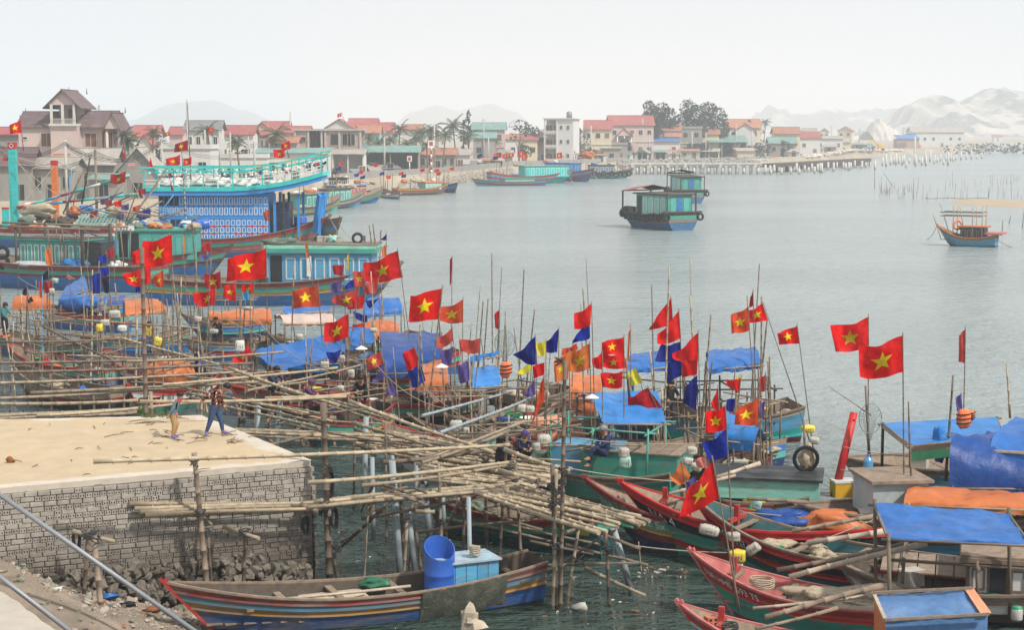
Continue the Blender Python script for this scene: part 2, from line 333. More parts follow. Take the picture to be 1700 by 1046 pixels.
WALLS = dict(p=wl_pink, w=wl_white, c=wl_cream, g=wl_grey, b=wl_brick, m=wl_mint)
ROOFS = dict(r=roof_red, o=roof_or, b=roof_brn, g=roof_gry, n=roof_grn, f=roof_fib, u=roof_blu)
shut_br = mat('shutter_brown', (.22, .11, .07), .7, .2, 4, .2); frame_w = mat('frame_white', (.65, .63, .58), .8, .1, 3, 0)
_wc = {}
def window(root, x, y, z, w_, h_, shade=glass_dk, fm=None, mullion=True, name='window'):
 """front at local -Y; frame bars with a recessed pane behind"""
 if fm is None: fm = root.get("fm_") and MATS[root["fm_"]] or frame_w
 k = (round(w_, 2), round(h_, 2), shade.name, fm.name, mullion)
 if k not in _wc:
  a = MB(); t = .09
  for sx in (-1, 1): a.box((sx * (w_ / 2), 0, 0), (t, .12, h_ + t))
  for sz in (-1, 1): a.box((0, 0.001, sz * (h_ / 2)), (w_ - t, .12, t))
  if mullion: a.box((0, .002, 0), (.05, .09, h_ - t))
  q = MB(); q.box((0, .02, 0), (w_ - t, .03, h_ - t)); _wc[k] = (a.mesh('window', fm), q.mesh('pane', shade))
 f = link(name, _wc[k][0], root, (x, y - .045, z)); link('pane', _wc[k][1], f); return f
def gable_roof(root, w_, d_, z0, rise, axis, rm, over=.5, wm_=None, th=.14, name='roof', cx=0, cy=0):
 """axis 'x': ridge runs along local x (slope faces the viewer); 'y': gable end faces the viewer"""
 m1 = MB(); W = w_ / 2 + over; Dp = d_ / 2 + over
 if axis == 'x': run = d_ / 2; ol = over * rise / max(run, .1); A = [(-W, -Dp, z0 - ol), (W, -Dp, z0 - ol), (W, 0, z0 + rise), (-W, 0, z0 + rise)]; B = [(-W, 0, z0 + rise), (W, 0, z0 + rise), (W, Dp, z0 - ol), (-W, Dp, z0 - ol)]
 else: run = w_ / 2; ol = over * rise / max(run, .1); A = [(-W, -Dp, z0 - ol), (0, -Dp, z0 + rise), (0, Dp, z0 + rise), (-W, Dp, z0 - ol)]; B = [(0, -Dp, z0 + rise), (W, -Dp, z0 - ol), (W, Dp, z0 - ol), (0, Dp, z0 + rise)]
 for q in (A, B):
  q = [Vector(v) + Vector((cx, cy, 0)) for v in q]; up = [v + Vector((0, 0, th)) for v in q]
  m1.add(q + up, [(0, 1, 2, 3), (7, 6, 5, 4), (0, 4, 5, 1), (1, 5, 6, 2), (2, 6, 7, 3), (3, 7, 4, 0)])
 # ridge cap and rows of battens so the slope has relief
 if axis == 'x': m1.beam((-W + cx, cy, z0 + rise + th), (W + cx, cy, z0 + rise + th), .22, .12)
 else: m1.beam((cx, -Dp + cy, z0 + rise + th), (cx, Dp + cy, z0 + rise + th), .22, .12)
 r_ = part(name, m1, rm, root)
 if wm_:
  e = .02
  if axis == 'x':
   for sx in (-1, 1): g = MB(); x = sx * (w_ / 2 - .1); g.add([(x + cx, -d_ / 2 + cy, z0), (x + cx, d_ / 2 + cy, z0), (x + cx, cy, z0 + rise - e)], [(0, 1, 2)]); part('gable_wall', g, wm_, root)
  else:
   for sy in (-1, 1): g = MB(); y = sy * (d_ / 2 - .05); g.add([(-w_ / 2 + cx, y + cy, z0), (w_ / 2 + cx, y + cy, z0), (cx, y + cy, z0 + rise - e)], [(0, 1, 2)]); part('gable_wall', g, wm_, root)
 return r_
def house(label, x0, x1, ye, yr, Y, wall='w', roof='r', axis='x', depth=None, floors=1, wins=2, rot=0, gz=GZ, door=True, open_front=False, name='house', cat='house', over=.5, shade=glass_dk, group='houses of the fishing village', yb=None):
 Y = fixY((x0 + x1) / 2, Y); w_ = (x1 - x0) * Y / F; c = D((x0 + x1) / 2, ye, Y); z1 = c.z; dp = depth or max(5, min(11, w_ * .8))
 if yb is not None: gz = D(850, yb, Y).z
 h = z1 - gz; root = thing(name, label, cat, (c.x, Y + dp / 2, gz), rot, group)
 if wall in 'gb': root['fm_'] = 'wall_grey_render'
 wmx = WALLS[wall]; m1 = MB()
 if open_front:
  m1.box((0, dp / 2 - .1, h / 2), (w_, .2, h)); m1.box((-w_ / 2 + .1, -.1, h / 2), (.2, dp - .2, h)); m1.box((w_ / 2 - .1, -.1, h / 2), (.2, dp - .2, h))
  n = max(2, int(w_ / 4))
  for i in range(1, n): m1.box((-w_ / 2 + w_ * i / n, -dp / 2 + .15, h / 2), (.22, .22, h))
 else: m1.box((0, 0, h / 2), (w_, dp, h))
 part('wall', m1, wmx, root)
 rise = max(.25, (ye - yr) * (Y + (dp / 2 if axis == 'x' else 0)) / F)
 if roof == '-':
  q = MB(); q.box((0, 0, h + .10), (w_ + .5, dp + .5, .2));
  for sx in (-1, 1): q.box((sx * (w_ / 2 + .1), 0, h + .45), (.15, dp + .3, .5))
  q.box((0, -dp / 2 - .1, h + .45), (w_ + .05, .15, .5)); part('roof', q, wmx if wall != 'b' else concrete, root)
 elif axis == 's':
  q = MB(); hh = rise; q.add([(-w_ / 2 - .4, -dp / 2 - .6, h), (w_ / 2 + .4, -dp / 2 - .6, h), (w_ / 2 + .4, dp / 2 + .2, h + hh), (-w_ / 2 - .4, dp / 2 + .2, h + hh)] + [(-w_ / 2 - .4, -dp / 2 - .6, h + .1), (w_ / 2 + .4, -dp / 2 - .6, h + .1), (w_ / 2 + .4, dp / 2 + .2, h + hh + .1), (-w_ / 2 - .4, dp / 2 + .2, h + hh + .1)], [(0, 1, 2, 3), (7, 6, 5, 4), (0, 4, 5, 1), (1, 5, 6, 2), (2, 6, 7, 3), (3, 7, 4, 0)])
  part('roof', q, ROOFS[roof], root)
 else: gable_roof(root, w_, dp, h, rise, axis, ROOFS[roof], over, wmx)
 fh = h / floors
 if not open_front and wins:
  for f in range(floors):
   n = wins
   for i in range(n):
    x = -w_ / 2 + w_ * (i + .5) / n
    if door and f == 0 and i == n // 2:
     window(root, x, -dp / 2, 1.1, 1.3, 2.1, glass_dk if wall in 'gb' else shut_br, None, True, 'door')
    else: window(root, x, -dp / 2, f * fh + fh * .55, min(1.3, w_ / n * .5), min(1.5, fh * .5), shade if (i + f) % 3 or wall in 'gb' else shut_br)
   if floors > 1 and f > 0:
    q = MB(); q.box((0, -dp / 2 - .12, f * fh), (w_ + .1, .24, .16)); part('cornice', q, frame_w, root)
 return root
# -- the pink tower house at the left
def tower_house():
 Y = 246.; k = Y / F; c = D(118, 205, Y); gz = D(118, 290, Y).z; X = lambda px: D(px, 205, Y).x - c.x; Z = lambda py: D(118, py, Y).z - gz
 r = thing('villa', 'pink two storey villa with brown tiled roofs and a central lookout tower', 'house', (c.x, Y + 4, gz), 0, 'houses of the fishing village')
 w1, e1 = X(30), Z(210); w2 = X(202)
 m1 = MB(); m1.box(((w1 + X(88)) / 2, 0, e1 / 2), (X(88) - w1, 8, e1)); m1.box(((X(88) + X(133)) / 2, -1, Z(205) / 2), (X(133) - X(88), 9, Z(205))); m1.box(((X(133) + X(186)) / 2, 0.2, e1 / 2), (X(186) - X(133), 7.6, e1))
 part('wall', m1, wl_pink, r)
 t1 = MB(); t1.box(((X(90) + X(131)) / 2, 1.2, (Z(205) + Z(173)) / 2), (X(131) - X(90), 4.6, Z(173) - Z(205))); part('tower', t1, wl_pink, r)
 for x in (X(89.5), X(108), X(127), X(151)):
  q = MB(); q.box((x, -5.2 if x < X(140) else 1.0, (Z(207) + Z(173)) / 2), (.32, .32, Z(173) - Z(207))); part('column', q, frame_w, r)
 q = MB(); q.box((X(110), -3.2, Z(207)), (X(133) - X(86), 5.4, .35)); q.box((X(110), -5.5, Z(197)), (X(130) - X(88), .06, .06))
 for i in range(22): q.box((lerp(X(89), X(129), i / 21), -5.5, Z(201.5)), (.04, .04, (Z(197) - Z(206))))
 part('balcony', q, frame_w, r)
 window(r, X(112), -1.1, (Z(181) + Z(204)) / 2, 1.3, 2.3, shut_br, frame_w, True, 'door')
 gable_roof(r, X(133) - X(83), 8, Z(174), Z(150) - Z(174), 'y', roof_brn, .6, wl_pink, .16, 'roof', X(108), -1)
 gable_roof(r, X(92) - w1, 8, e1, Z(186) - Z(210), 'x', roof_brn, .4, wl_pink, .16, 'roof', (w1 + X(92)) / 2, 0)
 gable_roof(r, X(186) - X(133), 8, e1, Z(184) - Z(209), 'x', roof_brn, .4, wl_pink, .16, 'roof', X(158), 0)
 gable_roof(r, X(203) - X(178), 7, e1 - .3, Z(184) - Z(209), 'y', roof_brn, .3, wl_pink, .16, 'porch_roof', X(191), -2.5)
 for x in (X(181), X(201)):
  q = MB(); q.tube([(x, -5.5, 0), (x, -5.5, e1 - .3)], .22, 10); part('column', q, wl_pink, r)
 for px in (77, 149): window(r, X(px), -4.0 if px < 90 else -3.6, Z(232), 1.7, 2.0, shut_br)
 for px in (172, 181): window(r, X(px), -3.6, Z(234), .8, 2.6, shut_br)
 window(r, X(41), -4, Z(229), .7, .4, glass_dk, frame_w, False)
 for px, py in ((30, 184), (104, 148), (134, 150), (198, 182)):
  q = MB(); x = X(px); q.tube([(x, 0, Z(py + 5)), (x, 0, Z(py - 6))], [.1, .02], 6); part('finial', q, roof_brn, r)
 q = MB(); q.box((X(110), -5.55, Z(212)), (X(133) - X(87), .1, .4)); q.box((X(60), -4.06, Z(211)), (6, .1, .25)); part('cornice', q, wl_pink, r)
tower_house()
HS = [  # label, x0,x1, y eave, y ridge, Y, wall, roof, axis, floors, wins, opts
 ('low red roofed house at the far left edge behind the villa', -20, 32, 222, 212, 260, 'g', 'r', 'x', 1, 2, {}),
 ('small red gabled house just right of the pink villa', 222, 262, 224, 209, 330, 'w', 'r', 'x', 1, 3, {}),
 ('tiny red gabled house below the others right of the villa', 230, 248, 236, 224, 300, 'w', 'r', 'y', 1, 1, {}),
 ('small pink walled house with dull red roof beside palms', 282, 304, 222, 211, 360, 'p', 'r', 'x', 1, 1, {}),
 ('white two storey gabled house with grey roof', 308, 364, 214, 201, 300, 'w', 'g', 'x', 2, 4, {}),
 ('long red roofed house right of the grey roofed white house', 362, 420, 222, 209, 330, 'w', 'r', 'x', 1, 3, {}),
 ('cream house with red gable behind the hanging net racks', 424, 448, 213, 203, 380, 'c', 'r', 'y', 1, 1, {}),
 ('cream house with broad red roof facing the water', 436, 478, 213, 202, 395, 'c', 'r', 'x', 1, 2, {}),
 ('low house with salmon roof left of the unfinished brick building', 466, 512, 219, 210, 360, 'w', 'r', 'x', 1, 3, {}),
 ('orange roofed shack below the unfinished building', 448, 492, 236, 228, 300, 'b', 'o', 'x', 1, 3, {}),
 ('low white house with twin red gables under the rooftop flag', 542, 585, 211, 198, 430, 'w', 'r', 'y', 1, 2, {}),
 ('long crimson roofed house with cream gable', 580, 625, 208, 197, 440, 'w', 'r', 'x', 1, 3, {}),
 ('cream gable house with orange roof right of crimson roof', 596, 630, 219, 208, 400, 'm', 'o', 'x', 1, 2, {}),
 ('small red roofed house above the palm grove', 622, 652, 216, 204, 420, 'p', 'r', 'x', 1, 2, {}),
 ('brown roofed house hidden behind palms', 668, 700, 214, 207, 430, 'w', 'o', 'x', 1, 2, {}),
 ('mint green roofed pink house with gable beside the tall pine', 786, 838, 214, 204, 440, 'p', 'n', 'x', 2, 3, {}),
 ('grey green roofed house in front of the mint roof', 786, 822, 228, 220, 400, 'g', 'n', 'x', 1, 2, {}),
 ('low orange roofed row house left of the white flat block', 816, 858, 230, 224, 420, 'w', 'o', 'x', 1, 3, {}),
 ('faded red roofed house left of the white flat block', 850, 892, 231, 223, 430, 'c', 'r', 'x', 1, 3, {}),
 ('grey gable house with orange roof behind the moored boats', 876, 912, 241, 230, 400, 'g', 'o', 'x', 1, 2, {}),
 ('pale gable shack with orange roof by the sea wall', 896, 944, 253, 238, 385, 'g', 'o', 'x', 1, 2, {}),
 ('pale pink house with red roof and side wing', 972, 1016, 213, 200, 430, 'c', 'r', 'x', 2, 3, {}),
 ('large pink mansion with steep crimson roof and columned porch', 1012, 1084, 207, 192, 425, 'p', 'r', 'x', 2, 5, {}),
 ('small white gabled house with orange roof behind mansion', 1092, 1130, 216, 207, 450, 'w', 'o', 'x', 1, 2, {}),
 ('orange roof house in front of the small white gable', 1106, 1130, 225, 215, 430, 'c', 'o', 'x', 1, 1, {}),
 ('grey concrete block of rooms under construction', 1130, 1166, 213, 211, 440, 'g', '-', 'x', 2, 2, {}),
 ('orange roofed cottage under the eucalyptus trees', 1160, 1194, 222, 214, 450, 'c', 'o', 'x', 1, 2, {}),
 ('cream and brown two tier house with stacked orange roofs', 1208, 1262, 211, 198, 430, 'c', 'o', 'x', 2, 3, {}),
 ('small front gable joined to the two tier orange roofs', 1222, 1254, 216, 205, 420, 'w', 'r', 'y', 1, 2, {}),
 ('temple like house with upturned red tiled roof', 1286, 1328, 221, 211, 450, 'c', 'o', 'x', 1, 3, {}),
 ('second red roof right of the temple like house', 1326, 1362, 228, 219, 440, 'w', 'r', 'x', 1, 2, {}),
 ('pale wide gable shed in front of the temple roof', 1278, 1322, 237, 228, 400, 'g', 'n', 'x', 1, 3, {}),
 ('green sheet roofed open workshop by the dark wharf', 1178, 1240, 236, 224, 385, 'm', 'n', 's', 1, 0, dict(open_front=True)),
 ('small grey store with blue shutter by the wharf', 1240, 1268, 242, 236, 385, 'g', 'f', 's', 1, 1, {}),
 ('pale shed with red brown door left of the piles', 1366, 1412, 236, 230, 470, 'c', 'f', 's', 1, 2, {}),
 ('low white house row near the quarry road', 1340, 1400, 230, 226, 600, 'w', 'f', 'x', 1, 4, {}),
 ('long pale warehouse with translucent strips in its roof', 1514, 1600, 219, 211, 520, 'w', 'f', 'x', 1, 6, {}),
 ('red container shed half covered by blue and orange tarps', 1490, 1526, 230, 224, 480, 'b', 'u', 's', 1, 0, {}),
 ('tiny white house on the far shore at right edge', 1650, 1664, 226, 223, 900, 'w', 'o', 'x', 1, 1, {}),
 ('blue sheet roofed shop with white posts', 1050, 1128, 235, 228, 400, 'w', 'u', 's', 1, 4, {}),
 ('small orange roofed hut with pale gable by the wharf', 1082, 1128, 251, 240, 375, 'g', 'o', 'x', 1, 1, {}),
 ('concrete boxy outbuilding with rubble roof by the water', 992, 1042, 240, 238, 385, 'g', '-', 'x', 1, 2, {}),
 ('grey boathouse with pale roof left of the blue shop', 1000, 1030, 246, 243, 372, 'g', 'f', 's', 1, 1, {}),
 ('green sheet roofed warehouse with grey gable on the quay', 600, 694, 252, 243, 300, 'g', 'n', 'x', 1, 0, dict(open_front=True, depth=9)),
 ('long low shed roof left of the green warehouse', 552, 604, 255, 249, 295, 'w', 'f', 'x', 1, 0, dict(open_front=True)),
 ('low shed with orange tiled roof behind the sea wall', 696, 756, 256, 247, 310, 'g', 'o', 'x', 1, 5, {}),
 ('pale sheet roofed lean to right of the orange shed', 748, 780, 256, 248, 305, 'w', 'f', 'x', 1, 1, {}),
 ('narrow thatched kiosk under flags', 818, 850, 257, 250, 330, 'g', 'f', 'x', 1, 1, {}),
 ('long low turquoise roofed building behind net racks', 420, 540, 254, 247, 270, 'w', 'n', 's', 1, 6, {}),
 ('white unfinished villa with bare concrete columns', 268, 350, 247, 245, 215, 'w', '-', 'x', 1, 3, {}),
 ('white ground floor block behind the big net boat', 344, 440, 262, 260, 225, 'w', '-', 'x', 1, 4, {}),
 ('grey rendered gable house with sagging fibre roof', 120, 190, 270, 248, 168, 'g', 'f', 'x', 1, 2, {}),
 ('grey concrete gable house with pink wall sign', 196, 262, 282, 246, 160, 'g', 'f', 'y', 1, 1, {}),
 ('dark brown roofed grey house at the left edge', -30, 50, 272, 247, 158, 'g', 'b', 'x', 1, 2, {}),
 ('low grey house with tall dark openings and green awning', 52, 122, 278, 263, 156, 'g', 'f', 'x', 1, 3, {}),
 ('small grey annexe with green shutter', 148, 196, 298, 290, 152, 'g', 'n', 's', 1, 1, {}),
 ('small tiled store beside the wooden mast', 86, 120, 266, 258, 175, 'g', 'o', 'x', 1, 1, {}),
]
HR = {}
for (lb, x0, x1, ye, yr, Y, wl_, rf, ax, fl, wn, op) in HS:
 HR[lb] = house(lb, x0, x1, ye, yr, Y, wl_, rf, ax, op.get('depth'), fl, wn, rnd(-.06, .06), open_front=op.get('open_front', False))
# unfinished brick building
def frame_building():
 Y = 352.; x0, x1 = 490, 598; k = Y / F; c = D(544, 215, Y); r = thing('unfinished_building', 'unfinished two storey building with brick walls, open bays and concrete slabs', 'building', (c.x, Y + 5, GZ), 0)
 w_ = (x1 - x0) * k; z1 = c.z - GZ; d_ = 10
 q = MB(); q.box((0, 0, z1), (w_ + 1, d_ + 1, .4)); part('roof_slab', q, concrete, r)
 zz = D(850, 248, Y).z - GZ; q = MB(); q.box((0, 0, zz), (w_ + .8, d_ + .8, .35)); part('floor_slab', q, concrete, r)
 X = lambda px: (px - 544) * k
 for (a, b_, n) in ((491, 512, 1), (540, 597, 3)):
  q = MB(); q.box(((X(a) + X(b_)) / 2, -d_ / 2 + .15, (zz + z1) / 2), (X(b_) - X(a), .25, z1 - zz - .4)); part('brick_wall', q, wl_brick, r)
 q = MB(); q.box((0, d_ / 2 - .2, z1 / 2), (w_, .25, z1)); q.box((0, -d_ / 2 + .15, zz / 2), (w_, .25, zz)); part('brick_wall', q, wl_brick, r)
 for px, w2, h2 in ((499, 2.2, 1.2), (555, 1.8, 2.4), (575, 1.8, 2.4), (583, 1.5, 2.4), (520, 1.2, 1.5)):
  if px == 520: continue
  window(r, X(px), -d_ / 2, (zz + z1) / 2, w2, h2, glass_dk, concrete, False, 'window_opening')
 for px in (490, 512, 534, 540, 563, 598):
  q = MB(); q.box((X(px), -d_ / 2 - .05, z1 / 2), (.4, .4, z1 - .4)); part('column', q, concrete, r)
 for i in range(9): q = MB(); q.tube([(X(514 + i * 2.6), -3 + rnd(-1, 1), zz), (X(514 + i * 2.6) + rnd(-.3, .3), -3, z1 - .2)], .08, 5); part('prop', q, wood_dk, r)
frame_building()
def white_block():
 Y = 470.; k = Y / F; c = D(934, 197, Y); r = thing('white_block', 'white three storey flat roofed house with recessed balconies and roof tank', 'building', (c.x, Y + 5, GZ), -.25)
 w_ = 49 * k; z1 = c.z - GZ; d_ = 8; X = lambda px: (px - 934) * k
 q = MB(); q.box((w_ * .22, 0, z1 / 2), (w_ * .56, d_, z1)); q.box((-w_ * .28, 1.2, z1 / 2), (w_ * .44, d_ - 2.4, z1)); part('wall', q, wl_white, r)
 for f in range(4):
  z = z1 * f / 3.1 + .2; q = MB(); q.box((-w_ * .28, -d_ / 2 + .7, z), (w_ * .46, 2.0, .25));
  if f < 3: q.box((-w_ * .28, -d_ / 2 - .2, z + .9), (w_ * .44, .05, .05)); q.box((-w_ * .28, -d_ / 2 - .2, z + .5), (w_ * .44, .04, .5))
  part('balcony', q, frame_w, r)
  if f < 3:
   for x in (-.42, -.3, -.16): window(r, w_ * x, -d_ / 2 + 1.2, z + 1.4, 1.0, 2.0, shut_br, frame_w, False, 'door')
   for x in (.08, .32): window(r, w_ * x, -d_ / 2, z + 1.7, .8, 1.1)
 for x in (-.49, -.07): q = MB(); q.box((w_ * x, -d_ / 2 - .1, z1 / 2), (.35, .35, z1)); part('column', q, wl_white, r)
 q = MB(); q.box((0, 0, z1 + .1), (w_ + 1, d_ + 1, .3)); part('roof', q, frame_w, r)
 q = MB(); q.lathe([(0, 0), (.8, 0), (.8, 1.6), (.3, 1.9), (0, 1.9)], (w_ * .25, 0, z1 + .25), 12); part('water_tank', q, steel, r)
white_block()
# mansion porch
mr_ = HR['large pink mansion with steep crimson roof and columned porch']
gable_roof(mr_, 5, 4, 7.2, 2.2, 'y', roof_red, .3, wl_pink, .14, 'porch_roof', -2.6, -5.5)
for x in (-4.8, -2.6, -.4): q = MB(); q.tube([(x, -7.2, 0), (x, -7.2, 7.3)], .22, 8); part('column', q, frame_w, mr_)
# wall sign on the grey gable house: red board with pale lines of lettering too small to read
sr = HR['grey concrete gable house with pink wall sign']
q = MB(); q.box((-.6, -3.4, D(850, 275, 215).z - GZ), (1.15, .06, .42)); part('sign_board', q, mat('sign_pinkred', (.65, .16, .18), .6, .1), sr)
q = MB()
for i in range(2): q.box((-.6, -3.44, D(850, 275, 215).z - GZ - .1 + i * .2), (.9, .02, .05))
part('lettering', q, p_white, sr)
# ---------------------------------------------------------------- vegetation
leafA = mat('leaf_dark', (.055, .085, .045), .8, .45, 2, 0, translucent=.25); leafB = mat('leaf_grey_green', (.065, .09, .06), .8, .4, 2, 0, translucent=.25); leafP = mat('palm_leaf', (.085, .12, .06), .6, .4, 1, 0, rgb2=(.28, .25, .12), grime=.25, gscale=1, translucent=.25)
bark = mat('bark', (.22, .18, .15), .9, .3, 4, .3)
def crown_mesh(lobes, n, size, seed):
 rr = random.Random(seed); vs = []; fs = []
 tot = sum(l[3] * l[4] * l[5] for l in lobes)
 for (cx_, cy_, cz_, a, b, c) in lobes:
  for _ in range(int(n * a * b * c / tot)):
   while True:
    q = Vector((rr.uniform(-1, 1), rr.uniform(-1, 1), rr.uniform(-1, 1)))
    if q.length <= 1: break
   if noise.noise(Vector((q.x * a, q.y * b, q.z * c)) * .9 + Vector((cx_ + seed, cy_, cz_))) < -.12: continue
   q = q * (q.length ** -.35) if q.length > .05 else q
   p = Vector((cx_ + q.x * a, cy_ + q.y * b, cz_ + q.z * c)); s = size * rr.uniform(.5, 1.3)
   u = Vector((rr.gauss(0, 1), rr.gauss(0, 1), rr.gauss(0, .6))).normalized(); v = u.orthogonal().normalized()
   v = (Matrix.Rotation(rr.uniform(0, 6.28), 3, u) @ v); o = len(vs)
   vs += [p - u * s, p + v * s * .45, p + u * s, p - v * s * .45]; fs.append((o, o + 1, o + 2, o + 3))
 m = MB(); m.add(vs, fs); return m
def tree(label, px, Y, ytop, w_px, kind='leafA', seed=1, dense=1400, name='broadleaf_tree', lobes=None, gz=GZ, group='trees of the village', trunk_r=.25, base_frac=.3):
 Y = fixY(px, Y); c = D(px, ytop, Y); hgt = c.z - gz; w_ = w_px * Y / F
 r = thing(name, label, 'tree', (c.x, Y, gz), 0, group); rr = random.Random(seed)
 lobes = lobes or [(rr.uniform(-.25, .25), rr.uniform(-.2, .2), .62, .5, .4, .32), (rr.uniform(-.3, 0), 0, .8, .3, .3, .2), (rr.uniform(.05, .3), .1, .5, .32, .3, .2), (rr.uniform(-.3, -.1), -.1, .45, .3, .3, .16)]
 L_ = [(a * w_, b * w_, z * hgt, d * w_, e * w_, f * hgt) for a, b, z, d, e, f in lobes]
 q = MB(); q.tube([(0, 0, -.3), (rr.uniform(-.2, .2), 0, hgt * .3), (rr.uniform(-.4, .4), 0, hgt * .6), (0, 0, hgt * .85)], [trunk_r, trunk_r * .8, trunk_r * .5, .04], 7)
 for l in L_: q.tube([(0, 0, hgt * base_frac), (l[0] * .5, l[1] * .5, (l[2] + hgt * base_frac) / 2), (l[0], l[1], l[2] + l[5] * .4)], [trunk_r * .5, trunk_r * .3, .03], 5)
 part('trunk', q, bark, r); part('crown', crown_mesh(L_, dense, max(.2, Y / F * 2.4), seed), leafB if kind == 'leafB' else leafA, r); return r
eu = [(-.12, 0, .82, .34, .3, .17), (.15, 0, .70, .42, .35, .2), (.3, .1, .5, .35, .35, .2), (-.3, 0, .5, .35, .3, .2), (0, 0, .42, .45, .3, .16), (-.2, 0, .66, .3, .3, .14)]
tree('tall slender eucalyptus left of the pair behind the mansion', 1081, 470, 164, 34, 'leafB', 3, 3200, 'eucalyptus_tree', eu)
tree('broad rounded eucalyptus directly behind the mansion roof', 1104, 480, 168, 42, 'leafB', 4, 4200, 'eucalyptus_tree', eu)
tree('tall eucalyptus with twin pointed tops', 1148, 480, 162, 44, 'leafB', 5, 4200, 'eucalyptus_tree', eu)
tree('widest eucalyptus at the right of the tall trees', 1182, 480, 167, 48, 'leafB', 6, 4200, 'eucalyptus_tree', eu)
tree('feathery grey pine above the palm grove', 778, 450, 182, 26, 'leafB', 7, 700, 'casuarina_tree', [(0, 0, .9, .15, .15, .1), (-.15, 0, .75, .3, .2, .1), (.2, 0, .65, .3, .2, .08), (-.3, 0, .55, .3, .2, .08)])
tree('small thin pine left of the feathery pine', 769, 450, 198, 12, 'leafB', 17, 260, 'casuarina_tree')
tree('sparse umbrella shaped tree left of the white flat block', 862, 440, 196, 34, 'leafB', 8, 420, 'broadleaf_tree', [(0, 0, .85, .5, .3, .12), (-.3, 0, .6, .25, .2, .1), (.3, 0, .7, .3, .2, .1)])
tree('round dark tree touching the white flat block', 888, 430, 205, 32, 'leafA', 9, 1200)
tree('bare brownish tree in front of the white flat block', 962, 400, 210, 34, 'leafB', 10, 420)
tree('dark bush beside the blue sheet roofed shop', 1038, 385, 230, 24, 'leafA', 11, 900)
tree('small tree right of the eucalyptus trees', 1200, 450, 212, 20, 'leafA', 12, 500)
tree('low bush left of the green workshop', 1165, 400, 236, 34, 'leafA', 13, 700)
tree('bush behind the palm tree near the temple house', 1246, 440, 196, 14, 'leafB', 14, 300)
tree('green bush in front of the small red gables', 262, 310, 214, 22, 'leafA', 15, 600)
tree('dark shrub behind the unfinished white villa', 396, 300, 220, 30, 'leafA', 16, 700)
tree('leafy shrub under the twin red gables', 640, 400, 228, 24, 'leafA', 18, 500)
tree('low hedge tree behind the moored blue boats', 846, 380, 236, 40, 'leafA', 19, 900)
tree('shrub at the foot of the white flat block', 868, 375, 240, 26, 'leafA', 20, 600)
tree('small shrub by the low orange tiled shed', 735, 300, 250, 16, 'leafA', 21, 300)
mb = MB(); rr = random.Random(5)
q = crown_mesh([(x, 0, .2, 14, 6, 2.6) for x in range(0, 220, 11)], 4200, .9, 3); a = D(1610, 228, 800)
for v in q.v: v += Vector((a.x, 800, GZ))
o = struct('mangrove_belt', q, leafA, 'stuff', 'low belt of green mangroves along the far right shore')
def palm(label, px, Y, ytop, gz=GZ, lean=0, n=16, fl=3.0, seed=0):
 Y = fixY(px, Y); rr = random.Random(seed + 100); c = D(px, ytop, Y); hgt = c.z - gz - fl * .3
 r = thing('palm_tree', label, 'palm tree', (c.x - lean, Y, gz), 0, 'palms of the village'); q = MB()
 q.tube([(0, 0, -.3), (lean * .3, 0, hgt * .4), (lean * .7, 0, hgt * .75), (lean, 0, hgt)], [.24, .17, .15, .13], 7); part('trunk', q, bark, r)
 q = MB()
 for i in range(n):
  az = i * 2.4 + rr.uniform(-.3, .3); el = lerp(1.15, -.35, (i / n)) + rr.uniform(-.12, .12); L = fl * rr.uniform(.85, 1.1)
  pts = []; p = Vector((lean, 0, hgt)); d = Vector((math.cos(az) * math.cos(el), math.sin(az) * math.cos(el), math.sin(el)))
  for s in range(9): pts.append(p.copy()); p = p + d * (L / 8); d = (d + Vector((0, 0, -.17))).normalized()
  for s in range(8):
   a, b = pts[s], pts[s + 1]; dd = (b - a); side = dd.cross(Vector((0, 0, 1))).normalized(); w_ = .72 * math.sin(math.pi * (s + 1.2) / 10) * fl / 3
   for sd in (-1, 1):
    for j in range(2):
     m_ = a.lerp(b, j / 2); tip = m_ + side * sd * w_ + dd * .55 + Vector((0, 0, -w_ * .55)); q.add([m_, a.lerp(b, j / 2 + .42), tip], [(0, 1, 2)])
  q.tube(pts, .03, 3, cap=False)
 part('frond_crown', q, leafP, r, kind=None); return r
PL = [(205, 205, 216, 2.5, 'palm half hidden behind the villa porch'), (212, 208, 226, 2.6, 'second palm right of the villa'), (254, 290, 212, 2.4, 'slim palm behind the small red gables'), (344, 285, 207, 3, 'palm in front of the grey roofed white house'), (458, 300, 214, 3.2, 'palm between cream houses and brick building'), (392, 280, 228, 2.4, 'low palm behind the concrete columns'),
 (612, 380, 222, 3, 'leftmost palm of the grove'), (628, 370, 230, 3, 'low palm at the foot of the grove'), (664, 390, 206, 3.6, 'tall palm of the grove right of the crimson roof'), (690, 380, 222, 3.4, 'leaning palm in the grove centre'), (700, 395, 212, 3.6, 'thick palm in the grove centre'), (716, 385, 208, 3.6, 'palm beside the utility pole in the grove'), (740, 375, 215, 3.6, 'bushy palm right of the utility pole'), (752, 385, 200, 4.6, 'tallest palm with the heaviest crown'), (778, 360, 218, 3.6, 'palm at the right end of the grove'), (820, 370, 230, 3, 'palm in front of the grey green roof'), (648, 372, 225, 3, 'small palm left of the tall grove palm'), (1271, 430, 197, 3.2, 'palm right of the two tier orange roofs'), (1200, 440, 214, 2.6, 'dark palm left of the two tier orange roofs'), (866, 372, 236, 2.4, 'low palm near the moored teal boats'), (676, 372, 232, 3, 'low palm under the tall grove palm'), (708, 372, 232, 3, 'low palm behind the red and white marker')]
for i, (px, Y, yt, fl, lb) in enumerate(PL): palm(lb, px, Y, yt + 2, fl=fl * .85, lean=rnd(-1, 1), seed=i)
